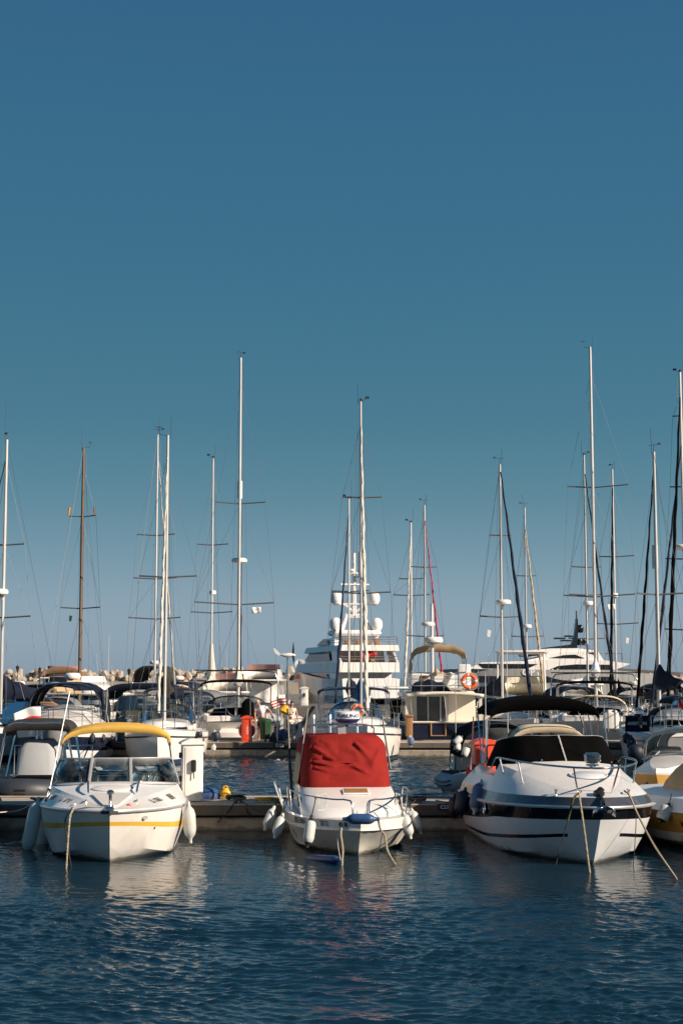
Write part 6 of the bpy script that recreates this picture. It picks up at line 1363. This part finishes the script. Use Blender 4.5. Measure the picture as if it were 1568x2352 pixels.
wl2 = spline([(top[0][0] + .5, 2.7, 0), (top[2][0], 3.4, 0), (top[3][0], 3.3, 0), (top[4][0], 1.7, 0), (top[6][0] - 3, 0, 0)], 24); kl2 = spline([(top[0][0] + .5, 0, -1), (top[6][0] - 4, 0, -1)], 24)
hull_mesh('hull', [kl2, wl2, sh2_], [0, 0], [M['yacht_grey']], S2, N=24)
pr2('main_deck', [(60, 472), (160, 430), (440, 420), (700, 405), (1000, 415), (1180, 438), (1060, 482), (520, 480)], 3.1, 'plain_white')
pr2('deck_windows', [(130, 438), (540, 440), (470, 470), (170, 468)], 3.15, 'dark_glass', 1)
pr2('deck_windows', [(610, 480), (680, 452), (800, 442), (1040, 444), (1060, 480)], 3.15, 'dark_glass', 1)
pr2('hull_windows', [(100, 520), (1040, 525), (1040, 568), (130, 560)], 3.62, 'dark_glass', 1)
pr2('upper_deck', [(440, 422), (560, 395), (620, 372), (700, 358), (960, 352), (1000, 418)], 2.6, 'plain_white')
pr2('deck_windows', [(620, 400), (720, 380), (800, 376), (870, 402)], 2.65, 'dark_glass', 1)
pr2('deck_windows', [(880, 362), (950, 360), (950, 378)], 2.65, 'dark_glass', 1)
pr2('bridge', [(440, 358), (520, 345), (640, 335), (830, 333), (950, 350), (640, 372), (520, 392), (460, 392)], 2.3, 'plain_white')
pr2('bridge_windows', [(445, 362), (560, 360), (620, 364), (560, 382), (470, 390)], 2.34, 'dark_glass', 1)
pr2('mast_base', [(560, 336), (700, 318), (800, 306), (830, 333)], 1.2, 'black_gel')
pr2('mast', [(800, 306), (822, 240), (832, 170), (836, 130), (846, 130), (848, 200), (838, 332), (830, 333)], .5, 'black_gel')
MB().tube([(s2(1041.25 + 840 * .33594, 0)[0], 0, s2(0, 1378 + 130 * .33594)[1]), (s2(1041.25 + 840 * .33594, 0)[0], 0, s2(0, 1378 + 76 * .33594)[1])], .12, 5).build('mast_pole', M['black_gel'], S2)
for (x, y, r_, h_) in ((865, 226, 24, 56), (862, 312, 22, 52), (893, 312, 18, 52)):
    a = s2(1041.25 + x * .33594, 1378 + y * .33594); dome_ = dome(S2, (a[0], 0, a[1]), r_ * .336 * q2, h_ * .336 * q2); dome_.data.materials[0] = M['black_gel']
cb = MB()
for (x0, x1, y) in ((725, 800, 280), (752, 810, 250), (680, 760, 265)):
    a, b = s2(1041.25 + x0 * .33594, 1378 + y * .33594), s2(1041.25 + x1 * .33594, 1378 + y * .33594); cb.box(((a[0] + b[0]) / 2, 0, a[1]), (abs(b[0] - a[0]), .5, .3))
cb.build('radar_bar', M['black_gel'], S2)
pr2('aft_rail', [(1000, 365), (1130, 365), (1132, 418), (1128, 418), (1126, 370), (1000, 370)], 2.4, 'steel', 1)
lettering('OPTION', 1.6, frame((-(1041.25 + 552 * .33594 - C2x) * q2, 3.68, s2(0, 1378 + 497 * .33594)[1]), (-1, 0, 0), (0, 0, 1)), M['yacht_side'], S2, True, squeeze=1.1)
# ------------------------------------------------------------------ quay under the superyacht, breakwater, rocks, houses, lamps
qy = MB().box((0, 92, .3), (120, 9, 2.4), bev=.05).build('quay', M['concrete_dark']); tag(qy, 'low dark quay in front of the domed superyacht', 'quay')
Yb = 300.0; qb = Yb / FPX
def bx_(px): return (px - CX) * qb
wl = MB().box(((bx_(-60) + bx_(735)) / 2, Yb, .6), (bx_(735) - bx_(-60), 3, 3.6)).build('breakwater_wall', M['concrete']); tag(wl, 'long pale concrete breakwater wall under the rocks at left', 'wall')
wl = MB().box(((bx_(1390) + bx_(1640)) / 2, Yb, .2), (bx_(1640) - bx_(1390), 3, 2.4)).build('breakwater_wall', M['concrete']); tag(wl, 'short piece of concrete breakwater at the far right', 'wall')
mp_ = MB().poly([(-160, 300, .8), (160, 300, .8), (160, 322, .8), (-160, 322, .8)]).build('breakwater_ground', M['concrete_dark']); tag(mp_, 'rough ground behind the breakwater wall', None, None, 'structure')
def block(seed):
    r_ = random.Random(seed); mb = MB()
    dirs = [Vector((0, 0, 1))] + [Vector((math.cos(R(120 * k)) * .943, math.sin(R(120 * k)) * .943, -.333)) for k in range(3)]
    for d in dirs:
        a = d.to_track_quat('Z', 'Y').to_matrix().to_4x4(); mb.lathe([(.66, -.1), (.62, .35), (.44, 1.05), (.30, 1.14)], 6, a)
    return mb.build('breakwater_block', M['concrete'], None, sharp=8)
proto = [block(s) for s in range(2)]; rb_ = random.Random(11); first = [True, True]; cnt = 0
def put(x, y, z, s):
    global cnt
    k = rb_.randrange(2); o = proto[k] if first[k] else proto[k].copy()
    if not first[k]: COL.objects.link(o)
    first[k] = False; o.location = (x, y, z); o.rotation_euler = (rb_.uniform(0, 6.3), rb_.uniform(0, 6.3), rb_.uniform(0, 6.3)); o.scale = (s,) * 3
    tag(o, 'pale concrete tetrapod block piled on the breakwater', 'concrete block', 'tetrapod blocks on the breakwater'); cnt += 1
for row, (z, dy, step) in enumerate(((2.65, 3.4, 1.75), (3.55, 5.6, 1.7))):
    for (a, b, dz) in ((-40, 735, 0), (1395, 1620, -.9)):
        x = bx_(a)
        while x < bx_(b):
            put(x + rb_.uniform(-.4, .4), Yb + dy + rb_.uniform(-.5, .5), z + dz + rb_.uniform(-.35, .45), rb_.uniform(.9, 1.6)); x += 1.15 * step * rb_.uniform(.85, 1.2)
hl = MB().prism([(-1, -2), (-1, 1.5), (60, 7.5), (180, 10), (330, 6), (420, -2)], lambda u, v, k: (150 + u * .55, 1500 + (60 if k else 0), v * 1.4)).build('headland', M['concrete_dark']); tag(hl, 'low grey headland on the horizon', None, None, 'structure')
def house(label, x0, x1, yr, ye, yb, Y, wallm='plaster', roofm='terracotta', flat=False):
    qh = Y / FPX; X0, X1 = (x0 - CX) * qh, (x1 - CX) * qh; ze, zr, zb = [CAM_H + (HOR - v) * qh for v in (ye, yr, yb)]; w_ = X1 - X0; d_ = max(5, w_ * .8)
    root = thing('harbour_house', label, 'house', ((X0 + X1) / 2, Y, 0))
    MB().box((0, 0, (ze + 0) / 2), (w_ * .94, d_ * .94, ze)).build('wall', M[wallm], root)
    if flat: MB().box((0, 0, ze + .1), (w_, d_, .25), bev=.03).build('roof', M[wallm], root)
    else:
        a, b = w_ / 2, d_ / 2; mb = MB(); A, B_, C_, D_ = (-a, -b, ze), (a, -b, ze), (a, b, ze), (-a, b, ze); t1, t2 = (-a * .25, 0, zr), (a * .25, 0, zr)
        mb.poly([A, B_, t2, t1]).poly([B_, C_, t2]).poly([C_, D_, t1, t2]).poly([D_, A, t1]).poly([A, D_, C_, B_]).build('roof', M[roofm], root, sharp=20)
    for k in (-.28, .28): MB().box((w_ * k, -d_ * .47 - .02, ze * .5), (w_ * .14, .1, ze * .45)).build('window', M['dark_glass'], root)
    return root
house('cream harbour house with a terracotta hip roof below the tallest left mast', 497, 568, 1545, 1562, 1592, 190)
house('small harbour house with a terracotta roof left of the slim mast', 396, 432, 1550, 1562, 1592, 200)
g_ = house('grey flat roofed harbour shed with blue doors', 455, 500, 1555, 1562, 1592, 185, 'plaster_grey', flat=True)
for k in (-.3, .2): MB().box((2.3 * k, -2.5, 1.0), (.7, .2, 2.0)).build('door', M['blue_door'], g_)
for (px, py, Y, lab) in ((41, 1529, 288, 'ornate iron lamp post on the breakwater at far left'), (92, 1533, 292, 'second iron lamp post from the left on the breakwater'), (157, 1534, 290, 'iron lamp post beside the brown canvased motor yacht'), (297, 1536, 290, 'iron lamp post on the breakwater between brown mast and thin masts')):
    p = at(px, py, Y); r_ = thing('lamp_post', lab, 'lamp post', (p.x, Y, 0), 0, 'lamp posts on the breakwater')
    MB().tube([(0, 0, .5), (0, 0, p.z - 1.2)], [.13, .08], 8).build('post', M['iron'], r_)
    MB().lathe([(.1, -1.25), (.22, -1.0), (.34, -.35), (.42, -.3), (.12, .0), (.02, .15)], 8, Matrix.Translation((0, 0, p.z))).build('lantern', M['iron'], r_)
# ------------------------------------------------------------------ service posts
def pedestal(label, px, ybase, ytop, Y, wpx, rz, zb, front='white_plastic', side='white_plastic', name='service_post', cat='service post', sos=False, sock=True):
    p = at(px, ybase, Y); qh = Y / FPX; H = (ybase - ytop) * qh; W = wpx * qh
    r_ = thing(name, label, cat, (p.x, Y, zb), R(rz)); D = W * .85
    MB().box((0, 0, (H - .08) / 2), (W, D, H - .08), bev=.015).build('body', M[side], r_)
    MB().box((0, -D / 2 - .008, H * .47), (W * .80, .014, H * .76), bev=.006).build('door', M[front], r_)
    cap = []
    for i in range(11):
        t = i / 10; cap.append((-W * .60 + W * 1.2 * t, H - .10 + .085 * math.sin(math.pi * t)))
    MB().prism([(-W * .60, H - .14)] + cap + [(W * .60, H - .14)], lambda u, v, k: (u, -D * .62 if k else D * .62, v)).build('cap', M[front], r_)
    if sock:
        MB().box((0, -D / 2 - .06, H * .56), (W * .24, .09, H * .19), bev=.02).tube([(0, -D / 2 - .06, H * .47), (.01, -D / 2 - .07, H * .36)], .012, 5).build('meter_box', M['black_plastic'], r_)
        for s in (-1, 1): MB().box((s * (W / 2 + .03), 0, H * .35), (.06, .1, .12), bev=.015).box((s * (W / 2 + .03), 0, H * .72), (.06, .1, .12), bev=.015).build('socket', M['black_plastic'], r_)
    else: MB().box((0, -D / 2 - .02, H * .86), (W * .22, .02, .02)).build('lock', M['black_plastic'], r_)
    if sos: lettering('• S O S', H * .105, frame((W * .02, -D / 2 - .018, H * .46), (0, 0, -1), (1, 0, 0)), M['ink_white'], r_, True)
    return r_, H, W, D
pedestal('white service post with a black meter box on the near pontoon', 440, 1846, 1704, 32.7, 46, 14, H1)
pr_, H_, W_, D_ = pedestal('red SOS post on the near pontoon beside the black canopied cruiser', 1111, 1842, 1704, 33.2, 46, 10, H1, 'sos_red', 'sos_red', 'emergency_post', 'emergency post', True, False)
MB().torus((-W_ / 2 - .06, 0, H_ * .33), .27, .06, Matrix.Rotation(R(90), 4, 'Y'), 24, 8).build('lifebuoy_case', M['sos_pink'], pr_)
pr_, H_, W_, D_ = pedestal('red SOS post on the far pontoon beside the man', 567, 1700, 1639, 61.6, 24, 4, H2, 'sos_red', 'sos_red', 'emergency_post', 'emergency post', True, False)
MB().torus((0, D_ / 2 + .1, H_ * .42), .27, .07, Matrix.Rotation(R(90), 4, 'X'), 24, 8).build('hose_reel', M['sos_pink'], pr_)
pedestal('white service post behind the woman on the far pontoon', 680, 1702, 1643, 62.6, 24, 6, H2)
pedestal('slate grey service post behind the cruiser with black hull', 285, 1702, 1648, 62.0, 24, -20, H2, 'slate_canvas', 'slate_canvas')  # body, door and cap all in one slate blue-grey
pedestal('white service post on the dark quay left of the domed superyacht', 699, 1642, 1598, 89, 17, 0, 1.5)
# ------------------------------------------------------------------ small things on the pontoons
p = at(518, 1824, 33.3); by = thing('float', 'yellow float with a handle on the near pontoon', 'float', (p.x, 33.3, H1 + .02))
MB().lathe([(.02, 0), (.10, .01), (.13, .07), (.12, .12), (.075, .17), (.06, .2), (.01, .21)], 16).build('body', M['yellow_plastic'], by)
MB().torus((0, 0, .2), .05, .014, Matrix.Rotation(R(90), 4, 'X'), 16, 6).build('handle', M['yellow_plastic'], by)
p = at(481, 1822, 33.4)
bl = MB(); rows = ulevels([(0, .22, .2, -.2, 2), (.1, .24, .22, -.22, 2), (.2, .16, .14, -.14, 2), (.24, .05, .05, -.05, 2)], 12); bl.quadgrid([[(x * (1 + .1 * math.sin(y * 30)), y * (1 + .1 * math.sin(x * 25)), z) for x, y, z in r] for r in rows]).poly(rows[-1])
o = bl.build('canvas_bag', M['fender_blue'], None, sharp=60); o.location = (p.x, 33.3, H1); tag(o, 'crumpled blue bag on the near pontoon behind the white service post', 'bag')
def coil(px, py, Y, z, rad, n, mt, label, r=.014, seed=0, flat=.5):
    rg = random.Random(seed); p = at(px, py, Y); P = []
    for i in range(n * 10):
        a = i * .628; rr = rad * (1 + .25 * math.sin(i * .37 + seed) + rg.uniform(-.12, .12)); P.append((p.x + rr * math.cos(a), Y + rr * math.sin(a) * flat, z + .02 + .012 * (i // 10) + rg.uniform(0, .03)))
    return rope('rope_coil', label, P, r, M[mt], smooth=n * 30, n=5)
coil(540, 1833, 32.9, H1, .16, 6, 'rope_black', 'dark tangled rope coil on the near pontoon beside the yellow float', .016, 1)
coil(610, 1838, 32.4, H1, .17, 5, 'rope_yellow', 'yellow rope coil on the near pontoon left of the red covered boat', .016, 2)
coil(958, 1836, 32.4, H1, .14, 6, 'rope_black', 'dark rope heap on the near pontoon right of the red covered boat', .016, 3)
def cleat(px, Y, z, label):
    p = at(px, 1830, Y); r_ = thing('mooring_cleat', label, 'cleat', (p.x, Y, z), 0, 'mooring cleats on the near pontoon')
    MB().tube([(-.16, 0, .12), (-.05, 0, .10), (.05, 0, .10), (.16, 0, .12)], [.018, .03, .03, .018], 7).build('horn', M['waler'], r_); MB().tube([(-.05, 0, 0), (-.05, 0, .1)], .03, 7).tube([(.05, 0, 0), (.05, 0, .1)], .03, 7).tube([(-.07, 0, 0), (.07, 0, 0)], .03, 7).build('foot', M['waler'], r_)
cleat(88, 31.85, H1, 'grey mooring cleat left of the yellow canopied motorboat'); cleat(548, 31.85, H1, 'mooring cleat under the dark rope coil'); cleat(958, 31.85, H1, 'mooring cleat under the dark rope heap'); cleat(640, 31.85, H1, 'mooring cleat just left of the red covered boat')
for (a, b, sg, mt, lab) in (((548, 1836, 31.8), (500, 1890, 31.62), .0, 'rope_black', 'dark line hanging from the rope coil down the near pontoon'), ((548, 1836, 31.8), (655, 1868, 30.2), .12, 'rope_black', 'stern line from the rope coil to the red covered boat'), ((640, 1842, 31.8), (690, 1862, 30.3), .05, 'rope_black', 'short stern line left of the red covered boat'), ((958, 1836, 31.8), (905, 1858, 30.3), .06, 'rope_black', 'short stern line right of the red covered boat'), ((88, 1838, 31.8), (0, 1866, 30.0), .08, 'rope_white', 'pale stern line from the left cleat towards the left edge'), ((470, 1846, 31.9), (552, 1878, 31.6), .12, 'rope_black', 'slack dark line along the pontoon right of the white service post'), ((1000, 1838, 31.9), (1060, 1842, 31.2), .03, 'rope_black', 'stern line between the near pontoon and the black canopied cruiser'),
    ((540, 1840, 31.7), (520, 1868, 31.6), .02, 'rope_black', 'short dark line over the edge below the rope coil'), ((560, 1842, 31.7), (575, 1880, 31.6), .02, 'rope_black', 'dark loop over the pontoon edge below the coil')):
    rope('mooring_line', lab, [at(*a), at(*b)], .012, M[mt], sag=sg, n=5)
def plaque(px, py, Y, txt, label):
    p = at(px, py, Y); r_ = thing('berth_plate', label, 'sign', (p.x, Y, p.z)); MB().box((0, 0, 0), (.30 * Y / 31.6, .012, .13 * Y / 31.6), bev=.004).build('plate', M['black_plastic'], r_)
    lettering(txt, .10 * Y / 31.6, frame((0, -.009, 0), (1, 0, 0), (0, 0, 1)), M['ink_white'], r_, True)
plaque(1020, 1854, 31.63, 'C23', 'dark berth plate C23 on the near pontoon'); plaque(643, 1712, 60.97, 'D21', 'dark berth plate D21 on the far pontoon')
p = at(609, 1701, 61.5); bn = thing('litter_bin', 'green litter bin in front of the man on the far pontoon', 'bin', (p.x, 61.4, H2))
MB().lathe([(.18, .12), (.20, .2), (.24, .78), (.25, .8), (.25, .88), (.19, .93), (.02, .95)], 16).build('body', M['bin_green'], bn); MB().tube([(.02, -.25, 0), (.02, -.25, .8)], .035, 7).tube([(.02, -.25, .5), (.02, -.2, .5)], .03, 5).build('post', M['iron'], bn)
ct = MB().lathe([(.22, 0), (.18, .12), (.06, .34), (.02, .4)], 12); o = ct.build('mooring_cone', M['black_plastic'], None); o.location = (at(628, 1700, 61.7).x, 61.7, H2); tag(o, 'small black cone right of the green litter bin', 'cone')
bb = MB().lathe([(.01, -.28), (.16, -.22), (.27, 0), (.2, .2), (.05, .28), (.01, .3)], 14, Matrix.Rotation(R(60), 4, 'Y')).build('fender', M['fender_blue']); bb.location = (at(648, 1694, 62.2).x, 62.2, H2 + .26); tag(bb, 'blue balloon fender on the far pontoon behind the woman', 'fender')
# rods and yellow life jacket by the woman
for (px0, px1, yt, mt, lab) in ((660, 664, 1627, 'iron', 'dark upright pole by the woman on the far pontoon'), (575, 576, 1580, 'steel', 'thin steel pole left of the red post'), (637, 637, 1600, 'steel', 'thin steel pole between the man and the woman')):
    a, b = at(px1, 1700, 61.4), at(px0, yt, 61.4); o = MB().tube([(a.x, 61.4, H2), (b.x, 61.4, b.z)], .035 if mt == 'iron' else .022, 6).build('pole', M[mt]); tag(o, lab, 'pole')
# ------------------------------------------------------------------ people
def skin(name, joints, edges, mt, parent, root_j, sub=2):
    names = list(joints); me = bpy.data.meshes.new(name); me.from_pydata([joints[n][0] for n in names], [(names.index(a), names.index(b)) for a, b in edges], [])
    me.materials.append(M[mt]); o = bpy.data.objects.new(name, me); COL.objects.link(o); o.parent = parent
    sm = o.modifiers.new('skin', 'SKIN'); sm.use_smooth_shade = True; su = o.modifiers.new('sub', 'SUBSURF'); su.levels = sub; su.render_levels = sub
    for i, n in enumerate(names):
        r_ = joints[n][1]; me.skin_vertices[0].data[i].radius = r_ if isinstance(r_, tuple) else (r_, r_); me.skin_vertices[0].data[i].use_root = (n == root_j)
    return o
def hand(J, E, wrist, d, side, pre, s=1.0):
    """five fingers off a palm; d = direction the fingers point"""
    w_ = Vector(J[wrist][0]); d = Vector(d).normalized(); sv = Vector(side).normalized(); pal = w_ + d * .07 * s
    J[pre + 'palm'] = (tuple(pal), (.034 * s, .018 * s)); E.append((wrist, pre + 'palm'))
    for k, (off, ln) in enumerate(((-.030, .075), (-.010, .085), (.010, .08), (.030, .062))):
        b = pal + d * .03 * s + sv * off * s; m_ = b + d * ln * .55 * s + Vector((0, -.006, -.006)); t = m_ + d * ln * .4 * s + Vector((0, -.018, -.012))
        for n_, q_, r_ in (('a', b, .010), ('b', m_, .009), ('c', t, .007)): J[f'{pre}f{k}{n_}'] = (tuple(q_), r_ * s)
        E += [(pre + 'palm', f'{pre}f{k}a'), (f'{pre}f{k}a', f'{pre}f{k}b'), (f'{pre}f{k}b', f'{pre}f{k}c')]
    b = w_ + d * .035 * s - sv * .036 * s; t = b + d * .05 * s - sv * .018 * s; J[pre + 'ta'] = (tuple(b), .011 * s); J[pre + 'tb'] = (tuple(t), .009 * s); E += [(wrist, pre + 'ta'), (pre + 'ta', pre + 'tb')]
def person(label, X, Y, z, rz, J, E, clothes, hair, face):
    r_ = thing('person', label, 'person', (X, Y, z), rz)
    skin('body', J, E, 'skin', r_, 'pelvis')
    for (nm, mt, names, edges, grow, root_j) in clothes:
        skin(nm, {n: (J[n][0], tuple((q_ + grow for q_ in (J[n][1] if isinstance(J[n][1], tuple) else (J[n][1],) * 2)))) for n in names}, edges, mt, r_, root_j)
    hd = Vector(J['head'][0]); f = Vector(face).normalized(); rt = f.cross(Vector((0, 0, 1))).normalized(); up = rt.cross(f)
    hb = MB(); rows = []
    for i in range(9):
        th = R(8 + i * 12); rows.append([hd + up * (.125 * math.cos(th)) + (rt * math.cos(a) * .098 + f * math.sin(a) * .112) * math.sin(th) * (1 if math.sin(a) < .35 or i < 5 else .8) - f * .012 for a in [R(24 * k) for k in range(16)]])
    keep = [rw_ for rw_ in rows[:6]]; hb.quadgrid(keep).poly(keep[0]); hb.build('hair', M[hair], r_, sharp=70)
    fc = MB()
    for s in (1, -1):
        e_ = hd + f * .098 + rt * .033 * s + up * .005; fc.lathe([(.001, -.004), (.011, .0), (.001, .006)], 8, frame(e_, rt, up))
    fc.build('eyes', M['ink_black'], r_)
    nb = MB().tube([hd + f * .095 + up * .008, hd + f * .125 - up * .035], [.008, .016], 6); 
    for s in (1, -1): nb.lathe([(.006, -.01), (.022, 0), (.006, .012)], 8, frame(hd + rt * .095 * s - up * .01 - f * .01, f, up))
    nb.tube([hd + f * .098 - up * .062 - rt * .022, hd + f * .104 - up * .064, hd + f * .098 - up * .062 + rt * .022], .006, 5); nb.build('face', M['skin'], r_)
    return r_
# man: white T-shirt, dark shorts, head bowed to the left, one arm reaching right
J = {'pelvis': ((0, 0, .88), (.15, .12)), 'waist': ((-.02, -.02, 1.04), (.14, .11)), 'chest': ((-.06, -.06, 1.24), (.17, .12)), 'neckb': ((-.10, -.10, 1.40), (.09, .08)), 'neck': ((-.14, -.14, 1.45), .055), 'head': ((-.19, -.18, 1.545), (.085, .10)), 'crown': ((-.20, -.18, 1.62), (.07, .08)),
     'shl': ((-.25, -.04, 1.36), .062), 'ell': ((-.31, -.10, 1.09), .046), 'wrl': ((-.27, -.27, .90), .032), 'shr': ((.13, -.06, 1.38), .062), 'elr': ((.32, -.14, 1.20), .046), 'wrr': ((.42, -.24, .99), .032),
     'hil': ((-.10, 0, .82), .095), 'knl': ((-.13, -.06, .47), .062), 'anl': ((-.14, .02, .09), .040), 'tol': ((-.16, -.15, .04), .036), 'hir': ((.10, 0, .82), .095), 'knr': ((.12, -.05, .47), .062), 'anr': ((.13, .03, .09), .040), 'tor': ((.13, -.14, .04), .036)}
E = [('pelvis', 'waist'), ('waist', 'chest'), ('chest', 'neckb'), ('neckb', 'neck'), ('neck', 'head'), ('head', 'crown'), ('chest', 'shl'), ('shl', 'ell'), ('ell', 'wrl'), ('chest', 'shr'), ('shr', 'elr'), ('elr', 'wrr'), ('pelvis', 'hil'), ('hil', 'knl'), ('knl', 'anl'), ('anl', 'tol'), ('pelvis', 'hir'), ('hir', 'knr'), ('knr', 'anr'), ('anr', 'tor')]
J['sl_l'] = ((-.285, -.075, 1.20), .052); J['sl_r'] = ((.24, -.105, 1.285), .052); J['sh_l'] = ((-.125, -.04, .56), .07); J['sh_r'] = ((.115, -.03, .56), .07)
BE = list(E); JB_ = {k: v for k, v in J.items() if k not in ('sl_l', 'sl_r', 'sh_l', 'sh_r')}
hand(JB_, BE, 'wrl', (.1, -.4, -.9), (1, .2, 0), 'l'); hand(JB_, BE, 'wrr', (.3, -.3, -.9), (.4, 1, 0), 'r')
JJ = dict(JB_); JJ.update({k: J[k] for k in ('sl_l', 'sl_r', 'sh_l', 'sh_r')})
px_ = at(603, 1650, 62.3).x
def mkperson(label, X, Y, z, rz, clothes, hair, face, JJ, BE):
    extra = ('sl_l', 'sl_r', 'sh_l', 'sh_r'); r_ = person(label, X, Y, z, rz, {k: v for k, v in JJ.items() if k not in extra}, BE, [], hair, face)
    for (nm, mt, names, edges, grow, root_j) in clothes:
        skin(nm, {n: (JJ[n][0], tuple((q_ + grow for q_ in (JJ[n][1] if isinstance(JJ[n][1], tuple) else (JJ[n][1],) * 2)))) for n in names}, edges, mt, r_, root_j)
    return r_
mkperson('person in a white T-shirt and dark shorts leaning over beside the red SOS post', px_, 62.3, H2, 0, [
    ('t_shirt', 'shirt_white', ['pelvis', 'waist', 'chest', 'neckb', 'shl', 'sl_l', 'shr', 'sl_r'], [('pelvis', 'waist'), ('waist', 'chest'), ('chest', 'neckb'), ('chest', 'shl'), ('shl', 'sl_l'), ('chest', 'shr'), ('shr', 'sl_r')], .022, 'pelvis'),
    ('shorts', 'shorts_dark', ['pelvis', 'hil', 'sh_l', 'hir', 'sh_r'], [('pelvis', 'hil'), ('hil', 'sh_l'), ('pelvis', 'hir'), ('hir', 'sh_r')], .026, 'pelvis')], 'hair_grey', (-.35, -.75, -.45), JJ, BE)
# woman: long white trousers with dark dots, seen half behind the poles
mat('dotted_cloth', (.66, .62, .58), .85, var=.05); nt, N, L, b = nodes_of(M['dotted_cloth'])
vo = N.new('ShaderNodeTexVoronoi'); vo.inputs['Scale'].default_value = 13; tc = N.new('ShaderNodeTexCoord'); L.new(tc.outputs['Object'], vo.inputs['Vector'])
rp_ = N.new('ShaderNodeValToRGB'); rp_.color_ramp.interpolation = 'CONSTANT'; rp_.color_ramp.elements[0].color = (.02, .018, .018, 1); rp_.color_ramp.elements[1].position = .36; rp_.color_ramp.elements[1].color = (.66, .62, .58, 1); L.new(vo.outputs['Distance'], rp_.inputs['Fac']); L.new(rp_.outputs['Color'], b.inputs['Base Color'])
W = {'pelvis': ((0, 0, .86), (.14, .11)), 'waist': ((0, 0, 1.02), (.11, .09)), 'chest': ((0, 0, 1.2), (.14, .10)), 'neckb': ((0, 0, 1.35), (.07, .06)), 'neck': ((0, -.01, 1.40), .045), 'head': ((0, -.02, 1.50), (.08, .09)), 'crown': ((0, -.01, 1.57), (.065, .075)),
     'shl': ((-.17, 0, 1.32), .05), 'ell': ((-.21, -.03, 1.07), .038), 'wrl': ((-.20, -.14, .86), .028), 'shr': ((.17, 0, 1.32), .05), 'elr': ((.22, -.02, 1.07), .038), 'wrr': ((.21, -.12, .85), .028),
     'hil': ((-.08, 0, .80), .09), 'knl': ((-.09, -.02, .46), .06), 'anl': ((-.09, .02, .08), .036), 'tol': ((-.10, -.14, .035), .032), 'hir': ((.08, 0, .80), .09), 'knr': ((.09, -.02, .46), .06), 'anr': ((.10, .02, .08), .036), 'tor': ((.12, -.13, .035), .032)}
WE = list(E); hand(W, WE, 'wrl', (0, -.3, -.95), (1, .2, 0), 'l', .9); hand(W, WE, 'wrr', (0, -.3, -.95), (1, .2, 0), 'r', .9)
mkperson('person in long dotted white trousers half hidden by the dark pole', at(670, 1650, 62.0).x, 62.0, H2, R(25), [
    ('top', 'dotted_cloth', ['pelvis', 'waist', 'chest', 'neckb', 'shl', 'shr'], [('pelvis', 'waist'), ('waist', 'chest'), ('chest', 'neckb'), ('chest', 'shl'), ('chest', 'shr')], .018, 'pelvis'),
    ('trousers', 'dotted_cloth', ['pelvis', 'hil', 'knl', 'anl', 'hir', 'knr', 'anr'], [('pelvis', 'hil'), ('hil', 'knl'), ('knl', 'anl'), ('pelvis', 'hir'), ('hir', 'knr'), ('knr', 'anr')], .026, 'pelvis')], 'hair_dark', (-.3, -.95, 0), W, WE)
yj = at(655, 1630, 61.7); o = MB().box((0, 0, 0), (.42, .2, .36), bev=.1, taper=.7).build('life_jacket', M['yellow_plastic']); o.location = yj; o.rotation_euler = (0, R(25), 0); tag(o, 'yellow life jacket hung on the dark pole by the woman', 'life jacket')
